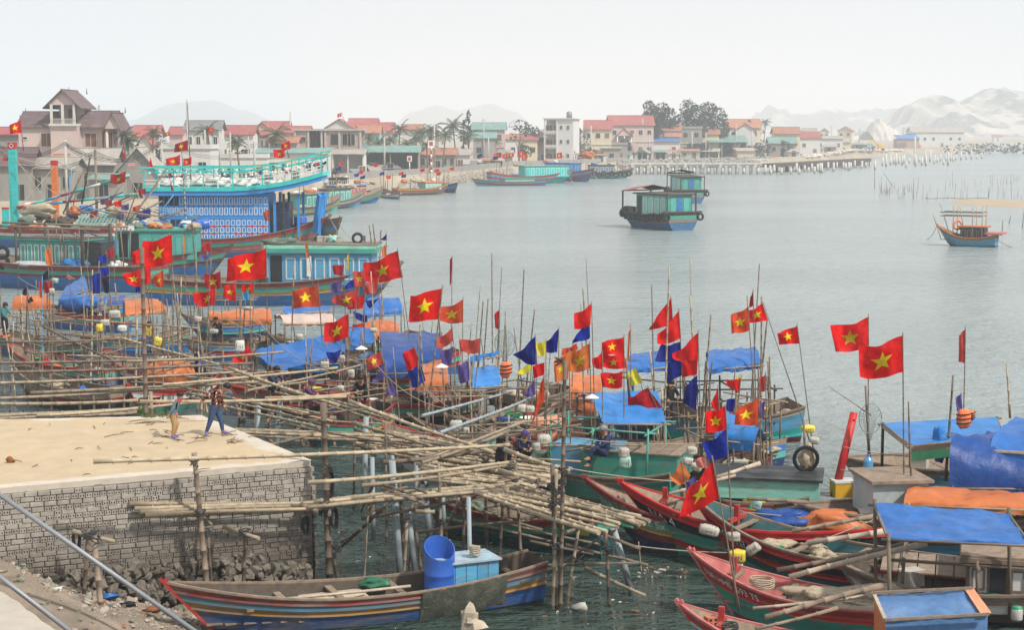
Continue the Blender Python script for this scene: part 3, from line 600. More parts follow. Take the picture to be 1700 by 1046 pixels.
# ---------------------------------------------------------------- utility poles, lamp posts
def upole(label, px, Y, yt, yb, cross=True, r=.13, lamp=False, m_=concrete):
 Y = fixY(px, Y) if Y > 210 else Y + 20; a = D(px, yt, Y); b = D(px, yb, Y); b.z = GZ; r_ = thing('utility_pole', label, 'pole', (a.x, Y, b.z), 0, 'concrete poles of the village'); h = a.z - b.z
 q = MB(); q.tube([(0, 0, 0), (0, 0, h)], [r, r * .75], 8); part('pole', q, m_, r_)
 if cross: q = MB(); q.box((0, 0, h * .95), (1.5, .1, .12)); q.box((0, 0.1, h * .9), (1.1, .1, .1)); part('crossarm', q, m_, r_)
 if lamp: q = MB(); q.tube([(0, 0, h), (.3, 0, h + .8), (1.4, 0, h + 1.1)], .06, 6); q.box((1.7, 0, h + 1.08), (.8, .25, .12)); part('lamp_arm', q, steel, r_)
for i, a in enumerate([('white pole in front of the low grey houses', 108, 150, 232, 345, True), ('weathered wooden pole beside the white sign house', 158, 155, 247, 330, False), ('pole left of the unfinished white villa', 268, 210, 228, 262, True), ('slender mast behind the net racks', 310, 230, 165, 262, False), ('bare column right of the grey roofed house', 340, 215, 215, 250, False), ('second bare column of the unfinished villa', 364, 215, 217, 250, False), ('third bare column of the unfinished villa', 382, 215, 219, 250, False), ('street lamp beside the net racks', 412, 240, 226, 262, False), ('pole behind the cream red gable house', 422, 260, 235, 262, True), ('thin radio mast above the net boat', 482, 380, 185, 225, False),
 ('pole in front of the green warehouse', 638, 290, 228, 280, False), ('tall pole in the palm grove', 721, 300, 206, 275, True), ('pole by the pale lean to', 811, 310, 228, 272, False), ('dark pole with lamp above the mint roof', 803, 430, 196, 226, True), ('pole behind moored teal boats', 930, 380, 218, 262, False), ('pole left of the pink mansion', 981, 380, 208, 256, True), ('pole in front of the pink mansion', 1067, 390, 196, 256, False), ('pole left of the blue roofed shop', 1052, 375, 222, 262, False), ('pole right of the blue roofed shop', 1078, 375, 222, 256, True), ('pole at the grey concrete block', 1149, 380, 218, 258, False), ('pole left of the green workshop', 1172, 380, 220, 256, True), ('pole beside the green workshop', 1222, 380, 205, 254, True), ('white pole right of the green workshop', 1249, 380, 216, 256, False), ('double pole near the quarry road', 1381, 600, 208, 238, True), ('pole left of the quarry heap', 1427, 700, 212, 230, True), ('pole right of the quarry heap', 1500, 700, 210, 230, True), ('short pole behind the piles', 1352, 500, 218, 240, False)]):
 upole(*a[:5], cross=a[5], r=.16 if a[2] < 260 else .22, lamp=(a[1] == 412), m_=(wood if 'wooden' in a[0] else concrete))
# red and white channel marker
q = thing('channel_marker', 'red and white banded marker post with square top board', 'marker', (D(716, 277, 352).x, 352, GZ)); h = D(716, 243, 352).z - GZ
for i in range(7): m1 = MB(); m1.tube([(0, 0, h * i / 7), (0, 0, h * (i + 1) / 7)], .22, 10); part('band', m1, p_red2 if i % 2 else p_white, q)
m1 = MB(); m1.box((0, 0, h + .5), (1.4, .1, 1.6)); part('board', m1, p_white, q); m1 = MB(); m1.box((0, -.08, h + .6), (.7, .05, .8)); part('emblem', m1, p_red2, q)
q = thing('small_marker', 'shorter red and white marker board left of the banded post', 'marker', (D(680, 280, 346).x, 346, GZ)); m1 = MB(); m1.tube([(0, 0, 0), (0, 0, 3)], .12, 8); m1.box((0, -.15, 3.2), (1, .08, 1.1)); part('post', m1, p_white, q); m1 = MB(); m1.box((0, -.22, 3.2), (.5, .05, .6)); part('emblem', m1, p_red2, q)
# power lines
mb = MB()
def wire(a, b, sag, r=.025, n=12): mb.tube([a.lerp(b, i / n) - Vector((0, 0, sag * 4 * (i / n) * (1 - i / n))) for i in range(n + 1)], r, 3, cap=False)
for (x1, y1, Y1, x2, y2, Y2, s) in ((0, 240, 158, 108, 235, 150, 1), (108, 235, 150, 158, 250, 155, .6), (108, 236, 150, 268, 230, 210, 2), (158, 250, 155, 268, 232, 210, 1.5), (0, 250, 158, 158, 252, 155, 1.5), (268, 230, 210, 422, 238, 260, 2)):
 for k in range(3):
  mb = MB(); wire(D(x1, y1 + k * 2.5, Y1), D(x2, y2 + k * 2.5, Y2), s); solo('power_line', mb, rubber, 'thin dark power line strung over the low houses at left', 'cable', group='power lines over the left houses')
# ---------------------------------------------------------------- sea wall, rubble shore, pier, piles
mb = MB(); pts = [D(x_, 270, shoreY(x_) + 9) for x_ in (560, 660, 760, 850, 940, 1040)]
for a, b in zip(pts, pts[1:]): mb.beam(Vector((a.x, a.y, GZ + .35)), Vector((b.x, b.y, GZ + .35)), .6, 1.6)
solo('sea_wall', mb, wl_grey, 'low grey sea wall running behind the moored far boats', 'wall', (pts[0].x, pts[0].y, GZ), world=True)
stone_m = mat('rubble_stone', (.42, .37, .31), .95, .3, 1.5, .5, world=True);
def stones(n, fn, name, m_, label, smin, smax, seed=1):
 rr = random.Random(seed); m1 = MB()
 for i in range(n): p = fn(rr.random(), rr.random()); s = rr.uniform(smin, smax); m1.blob(p, (s, s * rr.uniform(.7, 1.2), s * rr.uniform(.5, .8)), 6, .35, i, 0)
 m1.sm = [False] * len(m1.sm); return struct(name, m1, m_, 'stuff', label)
def shf(u, v):
 k = u * 3; i = min(2, int(k)); a, b = sp_[5 + i], sp_[6 + i]; p = a.lerp(b, k - i); return Vector((p.x, p.y + v * 9, v * 2.2 - .1))
stones(900, shf, 'rubble', stone_m, 'pale rubble and sand slope below the sea wall', .5, 1.5)
def shf2(u, v): p = sp_[8].lerp(sp_[10], u); return Vector((p.x, p.y + 6 + v * 9, 1.2 + v * 1.4))
stones(500, shf2, 'rubble', wl_grey, 'dark scrap and rubble piled along the wharf', .5, 1.4, 3)
def shf3(u, v): x_ = lerp(1340, 1500, u); p = D(x_, 240, shoreY(x_) + 7); return Vector((p.x, p.y + v * 15, GZ - .2 + 1.5 * math.exp(-((u - .5) * 4) ** 2) * (1 - v)))
stones(500, shf3, 'sand_piles', spoil, 'heaps of pale sand and rubble behind the pile field', .8, 2.4, 5)
pw = mat('pier_concrete', (.62, .60, .55), .85, .1, 1, .1, (1, 1, 1), (.42, .4, .36), .3, 1, tide=(.2, 1.0, (.2, .18, .15)))
def pier():
 a = P(1046, 289, 0); b = P(1272, 290, 0); b = Vector((b.x, a.y + 2, 0)); r = thing('pier', 'white concrete jetty deck on round piles jutting along the shore', 'pier', a)
 L = b - a; n = 10
 q = MB(); q.beam(a + Vector((0, 2, 2.3)), b + Vector((0, 2, 2.3)), 4, .45); part('deck', q, pw, r, True)
 q = MB(); q.beam(a + Vector((0, -.1, 2.75)), b + Vector((0, -.1, 2.75)), .3, .35); part('kerb', q, pw, r, True)
 for i in range(8): p = a + L * (i / 7.5); q = MB(); q.box(p + Vector((.6, -.25, 2.2)), (.7, .4, 1.0)); part('bracket', q, pw, r, True)
 for i in range(19):
  for k in (0, 1):
   p = a + L * ((i + .3 * k) / 18.5) + Vector((0, .6 + k * 3.2, 0)); q = MB(); q.tube([p + Vector((0, 0, -1)), p + Vector((0, 0, 2.1))], .38, 8); part('pile', q, pw, r, True)
pier()
def wharf():
 a = P(1272, 287, 0); b = P(1440, 276, 0); r = thing('wharf', 'dark timber wharf with fenders continuing from the white jetty', 'pier', a); L = b - a
 q = MB(); q.beam(a + Vector((0, 2, 1.9)), b + Vector((0, 6, 1.9)), 5, .9); part('deck', q, wood_dk, r, True)
 q = MB(); q.beam(a + L * .3 + Vector((0, -1, 1.0)), a + L * .98 + Vector((0, 1, 1.0)), .5, 1.3); part('fender_screen', q, p_tar, r, True)
 q = MB(); q.beam(a + L * .25 + Vector((0, -2, .15)), b + Vector((0, 0, .15)), 1.6, .3); part('pontoon', q, pw, r, True)
 for i in range(22):
  p = a + L * (i / 21); q = MB(); q.tube([p + Vector((0, 1, -1)), p + Vector((rnd(-.1, .1), 1, 2.0))], .2, 6); part('pile', q, wood_dk, r, True)
wharf()
rr = random.Random(9)
for i in range(74):
 u = i / 73; px = lerp(1268, 1688, u) if i % 3 else lerp(1268, 1500, u); ys = lerp(290, 264, (px - 1268) / 420); p = P(px + rr.uniform(-3, 3), ys + rr.uniform(-4, 3), 0)
 if i > 55: px = 1475 + (i - 55) * 8.6; p = P(px, lerp(272, 263, (i - 55) / 18), 0)
 h = rr.uniform(1.6, 4.2) if px > 1440 else rr.uniform(1.2, 2.6)
 if i == 60: h = 9
 q = MB(); q.tube([(0, 0, -1), (rr.uniform(-.08, .08), 0, h)], [.33, .30], 7); solo('concrete_pile', q, pw, 'pale bare concrete pile standing in the water beyond the pier', 'pile', (p.x, p.y, 0), group='bare concrete piles in the water')
for i in range(88):
 if i < 40: px = 1458 + rr.random() * 240; py = lerp(326, 300, (px - 1458) / 240) + rr.uniform(-4, 4)
 elif i < 60: px = 1460 + rr.random() * 26; py = rr.uniform(312, 326)
 else: px = 1480 + rr.random() * 230; py = 329 + rr.uniform(-2, 4)
 p = P(px, py, 0); h = rr.uniform(.7, 1.8) if i % 9 else rr.uniform(2, 3.4)
 q = MB(); q.tube([(0, 0, -.5), (rr.uniform(-.2, .2), 0, h)], [.035, .025], 5); solo('fish_stake', q, bamboo_old, 'thin bamboo stake of the fish trap in the shallows', 'stake', (p.x, p.y, 0), group='fish trap stakes at the right')
for (px, py, yt, dx) in ((1452, 313, 276, 0), (1485, 309, 287, -18), (1517, 330, 297, 0), (1663, 386, 365, 2), (1674, 371, 358, 4), (1697, 378, 350, 3)):
 p = P(px, py, 0); t = D(px + dx, yt, p.y); q = MB(); q.tube([(0, 0, -.5), t - p], [.06, .04], 6); solo('mooring_stake', q, bamboo_old, 'taller lone stake near the fish trap', 'stake', p, group='taller stakes in the open water')
q = MB(); a = P(1488, 329, .12)
q.tube([P(1535 + i * 8, 329 + .6 * math.sin(i), .45) for i in range(14)], .04, 4); solo('trap_rail', q, bamboo_old, 'thin horizontal rail of the fish trap above the sandbank', 'rail', a, world=True)
# excavator on the sand heap
def excavator():
 Y_ = shoreY(1462) + 12; c = D(1462, 240, Y_); r = thing('excavator', 'yellow excavator with bent arm on the sand heap', 'excavator', (c.x, Y_, GZ + .3), 0)
 for s in (-1, 1): q = MB(); q.box((0, s * .9, .4), (3.2, .5, .7)); part('track', q, rubber, r)
 q = MB(); q.box((.3, 0, 1.3), (2.6, 2, 1.0)); q.box((-.4, -.4, 2.1), (1.2, 1, 1.2)); part('body', q, p_yel2, r)
 q = MB(); q.beam((-.8, .4, 1.8), (-3.2, .4, 4.4), .4, .55); q.beam((-3.2, .4, 4.4), (-5.2, .4, 2.8), .35, .45); part('arm', q, p_yel2, r)
 q = MB(); q.box((-5.4, .4, 2.3), (.9, .9, .9), .4); part('bucket', q, p_yel, r)
excavator()
for lb, px, py, Y, d_, m_ in (('crumpled blue tarp heap beside the excavator', 1424, 236, 430, (13, 5, 3), t_blue), ('orange tarp draped over the red shed end', 1522, 236, 472, (10, 4, 6), t_org), ('blue tarp lying on the red shed roof', 1512, 222, 476, (11, 5, 1.4), t_sky), ('orange tarp heap by the pale wide shed', 1307, 249, 400, (9, 4, 2.2), t_org), ('small blue tarp heap beside the orange one', 1326, 250, 402, (8, 4, 2), t_blue), ('small orange heap by the wharf edge', 1289, 254, 400, (5, 3, 1.5), t_org), ('blue tarp on the pile field', 1645, 243, 480, (8, 3, 2.5), t_sky), ('orange tarp hood on the roof of the moored blue boat', 974, 256, 357, (7, 3.5, 3.2), t_org)):
 Y = fixY(px, Y) - (7 if Y > 420 else 0) if px != 974 else Y; c = D(px, py, Y); d_ = [x * .45 for x in d_]; q = MB(); q.blob((0, 0, d_[2] * .35), d_, 18, .3, px); solo('tarpaulin', q, m_, lb, 'tarp', (c.x, Y, GZ if px not in (1512, 974) else c.z - d_[2] * .4), group=None)
# low shacks, walls and shrubs that fill the waterfront
rq = random.Random(44)
for i in range(46):
 px = rq.uniform(560, 1480) if i < 36 else rq.uniform(250, 560); w_ = rq.uniform(12, 34); sy = shoreY(px); Y = sy + rq.uniform(12, 40); yg = proj((0, Y, GZ))[1]; yt = yg - rq.uniform(7, 13)
 k = rq.choice('ofnffogf'); house({'o': 'small shack with orange tiles by the shore', 'f': 'small shack with pale sheet roof by the shore', 'n': 'small shack with green sheet roof by the shore', 'g': 'small shack with dark grey roof by the shore'}[k], px - w_ / 2, px + w_ / 2, yt, yt - rq.uniform(2, 6), Y, rq.choice('gwgbcm'), k, rq.choice('xsxsy'), 5, 1, rq.choice((0, 1, 2)), rq.uniform(-.3, .3), open_front=rq.random() < .3, name='shack', cat='shack', group='small shacks along the shore')
for i in range(40):
 px = rq.uniform(262, 1400); sy = shoreY(px); Y = sy + rq.uniform(20, 90); yg = proj((0, Y, GZ))[1]
 tree(('small dark green shrub between the village houses', 'small grey green shrub between the village houses')[i % 2], px, Y, yg - rq.uniform(12, 30), rq.uniform(16, 34), 'leafA' if i % 2 == 0 else 'leafB', 60 + i, 260, name='shrub', trunk_r=.1, base_frac=.1, group='shrubs between the houses')
for i in range(34):
 px = rq.uniform(225, 1420); Y = shoreY(px) + rq.uniform(90, 260); w_ = rq.uniform(14, 34); yt = rq.uniform(216, 224); k = rq.choice('rrongbf')
 house('small ' + dict(r='red', o='orange', n='green', g='grey', b='brown', f='pale')[k] + ' roofed house far back in the village', px - w_ / 2, px + w_ / 2, yt, yt - rq.uniform(4, 9), Y, rq.choice('wwcpmg'), k, rq.choice('xxy'), 7, 2, 2, rq.uniform(-.4, .4))
# ================================================================== QUAY PLATFORM WITH BLOCK WALL
PZ = 3.2
A0 = P(0, 810, PZ); B0 = P(515, 765, PZ); C0 = P(332, 690, PZ); dirw = (B0 - A0).normalized(); A1 = A0 - dirw * 5
bk = P(0, 697, PZ); dback = (bk - C0).normalized(); K1 = C0 + dback * 13
block_m = mat('cement_block', (.385, .35, .305), .92, .25, 5, .5, (1, 1, 1), (.22, .19, .16), .45, 1.3, tide=(.9, 2.1, (.085, .07, .055)), world=True)
mortar_m = mat('mortar', (.24, .215, .185), .95, .3, 4, .5, tide=(.9, 1.7, (.05, .042, .035)), world=True)
sand_m = mat('yard_sand', (.50, .405, .28), .95, .12, 1.6, .35, world=True, rgb2=(.50, .37, .23), grime=.3, gscale=.35, bscale=6)
coping_m = mat('coping_concrete', (.56, .50, .42), .9, .12, 3, .35, world=True, rgb2=(.40, .33, .26), grime=.35, gscale=.9)
quay = thing('quay_wall', 'grey wall of two hole cement blocks below the sandy platform', 'wall', (B0.x, B0.y, 0))
nrm = Vector((dirw.y, -dirw.x, 0)).normalized()
if nrm.y > 0: nrm = -nrm
Lw = (B0 - A1).length
q = MB()  # core behind the blocks, with a battered foot
def wl(s_, z, o): p = A1 + dirw * s_; return Vector((p.x, p.y, z)) + nrm * o
q.add([wl(0, -1, .165), wl(Lw, -1, .165), wl(Lw, PZ - .12, .035), wl(0, PZ - .12, .035)], [(0, 1, 2, 3)])
cr = Vector((C0.x, C0.y, 0)); e2 = (C0 - B0);
q.add([Vector((B0.x + .12, B0.y, -1)), Vector((C0.x + .12, C0.y, -1)), Vector((C0.x, C0.y, PZ - .12)), Vector((B0.x, B0.y, PZ - .12))], [(0, 1, 2, 3)])
q.add([Vector((C0.x, C0.y, -1)), Vector((K1.x, K1.y, -1)), Vector((K1.x, K1.y, PZ - .12)), Vector((C0.x, C0.y, PZ - .12))], [(0, 1, 2, 3)])
part('mortar_core', q, mortar_m, quay, True)
def face_block(w_, h_, dp, holes):
 m1 = MB(); x = [-w_ / 2, -w_ * .33, -w_ * .13, w_ * .13, w_ * .33, w_ / 2]; z = [-h_ / 2, -h_ * .2, h_ * .2, h_ / 2]
 if holes:
  id_ = lambda i, j: i * 4 + j
  vs = [(a, -dp / 2, b) for a in x for b in z]; fs = [(id_(i, j), id_(i + 1, j), id_(i + 1, j + 1), id_(i, j + 1)) for i in range(5) for j in range(3) if not (j == 1 and i in (1, 3))]
  m1.add(vs, fs)
  for i in (1, 3):
   a, b, c, d = x[i], x[i + 1], z[1], z[2]; m1.add([(a, -dp / 2, c), (b, -dp / 2, c), (b, -dp / 2, d), (a, -dp / 2, d), (a, -dp * .19, c), (b, -dp * .19, c), (b, -dp * .19, d), (a, -dp * .19, d)], [(0, 4, 5, 1), (1, 5, 6, 2), (2, 6, 7, 3), (3, 7, 4, 0)], 0)
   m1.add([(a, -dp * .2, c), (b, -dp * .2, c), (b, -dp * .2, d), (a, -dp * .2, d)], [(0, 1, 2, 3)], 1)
  m1.add([(s * w_ / 2, y * dp / 2, t * h_ / 2) for s in (-1, 1) for y in (-1, 1) for t in (-1, 1)], [(0, 2, 3, 1), (4, 5, 7, 6), (0, 4, 6, 2), (1, 3, 7, 5)])
 else:
  c_ = .012; m1.box((0, 0, 0), (w_, dp, h_));
 return m1
CH = .118; nC = 20; wallang = math.atan2(dirw.y, dirw.x)
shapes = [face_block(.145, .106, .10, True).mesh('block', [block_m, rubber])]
strs = [face_block(w_, .106, .10, False).mesh('block', block_m) for w_ in (.27, .24, .30)]
jag = []
for me in strs:
 bm_ = bmesh.new(); bm_.from_mesh(me); bmesh.ops.bevel(bm_, geom=[e for e in bm_.edges], offset=.012, segments=1, affect='EDGES'); bm_.to_mesh(me); bm_.free()
rr = random.Random(11); blocks = []
for c in range(nC):
 z = PZ - .16 - CH * (c + .5); s_ = Lw - .02; hd = (c % 2 == 1)
 while s_ > .1:
  head = rr.random() < (.8 if hd else .12)
  me = shapes[0] if head else strs[rr.choice((0, 0, 1, 2))]; w_ = .145 if head else {0: .27, 1: .24, 2: .30}[strs.index(me)]
  s_ -= w_ / 2 + .01; blocks.append((s_, z, me, w_, c)); s_ -= w_ / 2 + .01
vis = [b for b in blocks if wl(b[0], 0, 0).x > A0.x - .3]
vis.sort(key=lambda b: (b[4], -b[0])); far_ = []
def boff(z): return .02 + .10 * max(0, (PZ - z) / (PZ + 1)) * 1.25
for i, (s_, z, me, w_, c) in enumerate(vis):
 z2 = z + .02 * math.sin(s_ * 1.3 + c) * .6; o_ = boff(z) + rr.uniform(-.012, .016); p = wl(s_, z2, o_) - Vector((B0.x, B0.y, 0))
 if i < 290:
  o = link('block', me, quay, p, wallang + rr.uniform(-.03, .03)); o.rotation_euler[1] = rr.uniform(-.02, .02)
 else: far_.append((p, me, z))
m1 = MB()
for p, me, z in far_:
 if z < .75 and rr.random() < .5: continue
 M_ = Matrix.Translation(p) @ Matrix.Rotation(wallang + rr.uniform(-.03, .03), 4, 'Z'); vv = [M_ @ v.co for v in me.vertices]; o_ = len(m1.v); m1.v += vv
 for f in me.polygons: m1.f.append([o_ + k for k in f.vertices]); m1.m.append(f.material_index); m1.sm.append(False)
part('lower_blocks', m1, [block_m, rubber], quay, kind='stuff')
# blocks of the returning side (B to C)
m1 = MB(); d2 = (C0 - B0); L2 = d2.length; d2n = d2.normalized(); n2 = Vector((-d2n.y, d2n.x, 0)); n2 = n2 if n2.x > 0 else -n2
for c in range(22):
 s_ = .1 + (c % 2) * .12
 while s_ < L2 - .1: p = B0 + d2n * s_; m1.box(Vector((p.x, p.y, PZ - .16 - CH * (c + .5))) + n2 * (.05 + .1 * c / 22), (.26, .08, .1), math.atan2(d2n.y, d2n.x)); s_ += .285
part('side_blocks', m1, block_m, quay, True, kind='stuff')
q = MB();
def strip(a, b, wd, side, h_=.14, n=24, zt=PZ):
 d = (b - a); L = d.length; dn = d.normalized(); s1 = Vector((-dn.y, dn.x, 0)) * side
 def fn(u, v):
  vv = [(-.04, -h_), (-.05, 0), (wd * .5, .02), (wd, .0), (wd, -h_)][round(v * 4)]; p = a + d * u + s1 * (vv[0] + (.03 * noise.noise(Vector((u * L * 1.5, vv[0] * 3, side))) if vv[0] > 0 else .02 * noise.noise(Vector((u * L * 3, 0, 0)))))
  p.z = zt + vv[1] + .015 * noise.noise(Vector((u * L * 2, v, 3))); return p
 q.grid(fn, n, 4, 0, False)
strip(A1, B0, .42, 1, n=60); strip(B0, C0, .55, 1, n=40); strip(C0, K1, .4, 1, n=50)
part('coping', q, coping_m, quay, True)
# rubble foot
frb = [p for p in ()]
rrs = random.Random(4); nst = 0
base_stone = mat('foot_stone', (.20, .175, .145), .9, .45, 2.5, .6, (1, 1, 1), (.09, .075, .06), .4, 1.8)
stone_meshes = []
for k in range(8):
 m1 = MB(); m1.blob((0, 0, 0), (1, .8, .7), 6, .45, k * 3.7); m1.sm = [False] * len(m1.sm); stone_meshes.append(m1.mesh('stone', base_stone))
for i in range(290):
 s_ = Lw - rrs.random() * 7.2 - .1; z = rrs.uniform(-.1, 1.05 if s_ < Lw - 1.2 else .7); o_ = .12 + (1.1 - z) * .35 * rrs.uniform(.6, 1.1); s = rrs.uniform(.17, .36)
 o = link('stone', stone_meshes[i % 8], quay, wl(s_, z, o_) - Vector((B0.x, B0.y, 0))); o.scale = (s, s, s); o.rotation_euler = (rrs.uniform(0, 6), rrs.uniform(0, 6), rrs.uniform(0, 6))
# sand fill
q = MB(); quad = [A1, B0, C0, K1 + Vector((0, .0, 0))]
def sf(u, v):
 a = A1.lerp(B0, u); b = K1.lerp(C0, u); p = a.lerp(b, v); e = min(u, 1 - u, v, 1 - v)
 p.z = PZ - .05 + (.06 if e > .01 else 0) + .03 * noise.noise(p * .9) + .018 * noise.noise(p * 3.1); return p
q.grid(sf, 110, 60); struct('sand_yard', q, sand_m)
# twigs and litter on the sand
twig_m = mat('dry_twig', (.20, .12, .07), .9, .3, 4)
for i in range(64):
 if i < 26: px, py = rnd(250, 420), rnd(714, 736)
 elif i < 40: px, py = rnd(220, 300), rnd(690, 712)
 else: px, py = rnd(20, 400), rnd(700, 790)
 p = P(px, py, PZ + .03); m1 = MB(); L = rnd(.05, .3); m1.tube([(-L, 0, 0), (0, rnd(-.05, .05), .02), (L, rnd(-.1, .1), .01)], [.008, .012, .006], 4)
 solo('twig', m1, twig_m, 'small dry twig lying on the pale sand of the platform', 'twig', p, rnd(0, 3), 'twigs scattered on the sand')
q = MB(); q.blob((0, 0, .05), (.22, .16, .16), 9, .5, 3); solo('dry_coconut_husk', q, mat('husk', (.35, .16, .05), .9), 'lone brown husk on the sand near the left edge', 'husk', P(17, 768, PZ + .02))
grass_m = mat('grass_tuft', (.13, .18, .06), .85, .3, 3, 0)
q = MB()
for i in range(420):
 px, py = (rnd(232, 282), rnd(684, 694)) if i < 260 else (rnd(228, 246), rnd(676, 690)); p = P(px, py, PZ + .02); a = rnd(0, 6.28); h = rnd(.05, .14)
 q.add([p, p + Vector((.02, 0, 0)), p + Vector((math.cos(a) * .06, math.sin(a) * .06, h))], [(0, 1, 2)])
struct('grass', q, grass_m, 'stuff', 'thin green grass at the foot of the tall flag post')
# ================================================================== NEAR BANK, RUBBLE, PATH, PIPES (bottom left)
bank_m = mat('bank_soil', (.30, .245, .19), .95, .35, 1.5, .6, world=True, rgb2=(.14, .12, .10), grime=.4, gscale=.8)
bz = 1.7
bp0 = [P(-120, 900, bz), P(0, 928, bz), P(60, 965, 1.5), P(120, 1000, 1.2), P(200, 1040, .8), P(300, 1090, .3)]
def bankf(u, v):
 k = u * 5; i = min(4, int(k)); e = bp0[i].lerp(bp0[i + 1], k - i)       # crest line
 toe = wl(max(.1, Lw - 6.9 + u * 4.4), .0, .3); toe.z = .75 - u * .95
 if v < .5: p = toe.lerp(e, v * 2)
 else: p = e.lerp(Vector((e.x - 3 - 4 * u, e.y - 6, bz)), (v - .5) * 2)
 p.z += .10 * noise.fractal(p * 1.3, 1, 2, 5); return p
q = MB(); q.grid(bankf, 60, 50); struct('bank', q, bank_m)
q = MB(); pth = [P(-150, 930, bz + .02), P(0, 950, bz + .02), P(60, 985, bz + .0), P(100, 1040, bz - .1), P(110, 1130, bz - .1), P(-200, 1200, bz)]
def pf(u, v):
 a = P(lerp(-200, 108, u ** .8), lerp(925, 1062, u ** 1.6), bz + .13); b = P(lerp(-300, 60, u), 1230, bz + .13); p = a.lerp(b, v); p.x += .12 * noise.noise(Vector((u * 12, v, 0))); p.y += .12 * noise.noise(Vector((u * 14, 3, 0))); p.z += .02 * noise.noise(p * 2); return p
q.grid(pf, 40, 14); struct('path', q, mat('path_concrete', (.50, .45, .39), .9, .12, 2.5, .3, world=True, rgb2=(.36, .31, .26), grime=.35, gscale=1.0))
rub = [mat('rubble_pale', (.42, .36, .30), .95, .3, 3, .5), mat('rubble_brick', (.42, .19, .12), .95, .25, 3, .5), mat('rubble_dark', (.16, .14, .12), .95, .3, 3, .5), mat('rubble_stone2', (.26, .27, .20), .95, .3, 3, .5)]
rmesh = []
for k in range(8):
 m1 = MB(); m1.blob((0, 0, 0), (1, .7, .45), 6, .4, k * 5.1); m1.sm = [False] * len(m1.sm)
 for mm in rub: rmesh.append(m1.mesh('rubble_stone', mm))
rs = random.Random(21)
for i in range(290):
 u = rs.random() ** .8; v = rs.uniform(.02, .56); p = bankf(u, v); s = rs.uniform(.07, .2) if i % 12 else rs.uniform(.25, .42)
 o = link('rubble_stone', rmesh[rs.choice((0, 4, 8, 12, 16, 20, 24, 28, 2, 6, 10, 1, 5, 3, 7, 11))], None, p + Vector((0, 0, s * .1))); o.scale = (s, s, s); o.rotation_euler = (rs.uniform(-.5, .5), rs.uniform(-.5, .5), rs.uniform(0, 6)); o['label'] = 'broken stone among the rubble at the foot of the block wall'; o['category'] = 'stone'; o['group'] = 'rubble on the bank'; ALL.append(o)
m1 = MB()
for i in range(2600):
 p = bankf(rs.random(), rs.uniform(0, .52)); s = rs.uniform(.02, .06); m1.blob(p, (s, s, s * .6), 4, .3, i % 50)
m1.sm = [False] * len(m1.sm); struct('gravel', m1, rub[0], 'stuff', 'loose gravel and chips on the bank')
for i, (px, py, z, m_, lb) in enumerate([(222, 905, 1.2, plastic_w, 'torn white foam sheet on the bank beside the posts'), (212, 1013, .5, rubber, 'black plastic bag in the rubble'), (180, 998, .6, t_blue, 'crumpled blue rag in the rubble'), (256, 1020, .4, mat('rag_brown', (.3, .12, .06)), 'rust brown rag at the water edge')]):
 q = MB(); q.blob((0, 0, 0), (.42, .26, .12), 10, .5, i * 7); solo('litter', q, m_, lb, 'litter', P(px - (130 if i == 0 else 0), py + (85 if i == 0 else 0), z) + Vector((0, 0, .12)), .4)
pr = thing('handrail', 'two parallel grey steel handrail pipes sloping across the lower left corner', 'railing', P(-40, 1060, bz))
for (x1, y1, z1, x2, y2, z2) in ((-130, 731, 35, 345, 1064, 34), (-130, 858, 34.6, 150, 1075, 33.6)):
 a = D(x1, y1, z1); b = D(x2, y2, z2); m1 = MB(); k = b - a
 m1.tube([a - k * .0, b + k * .03], .052, 12); part('pipe', m1, steel, pr, True)
for u in (.02, .99):
 a = D(-130, 731, 35).lerp(D(345, 1064, 34), u); m1 = MB(); m1.tube([a, Vector((a.x, a.y, .2))], .045, 8); part('rail_post', m1, steel, pr, True)
# ================================================================== BAMBOO JETTY
jet = thing('bamboo_jetty', 'rickety bamboo walkway on stilts running from the block wall to the boats', 'jetty', P(560, 840, 0))
GROUPS = {}
def jp(x1, y1, z1, x2, y2, z2, r=.06, m_=None, name='bamboo_pole', root=None, sag=0, n=8):
 mb_ = MB(); bam(mb_, P(x1, y1, z1), P(x2, y2, z2), r, sag, .8, n); return part(name, mb_, m_ or bamboo, root or jet, True)
def post(xb, yb, xt, yt, r=.06, m_=None, zb=0, name='post', root=None, extra=.8, taper=.8):
 b = P(xb, yb, zb); t = D(xt, yt, b.y); POSTS.append((xb, yb, xt, yt, b.y)); mb_ = MB(); d = (b - t).normalized()
 if m_ is pvc: mb_.tube([b + d * extra, b, t], [r, r, r], 12)
 else: bam(mb_, b + d * extra, t, r, 0, taper, 8, .03)
 return part(name, mb_, m_ or post_wet, root or jet, True)
POSTS = []
def WP(px, py, off):
 o_ = A1 + nrm * off; o_.z = 0; r_ = ray(px, py); c_ = Vector((0, 0, H)); n_3 = Vector((nrm.x, nrm.y, 0)); return c_ + r_ * ((o_ - c_).dot(n_3) / r_.dot(n_3))
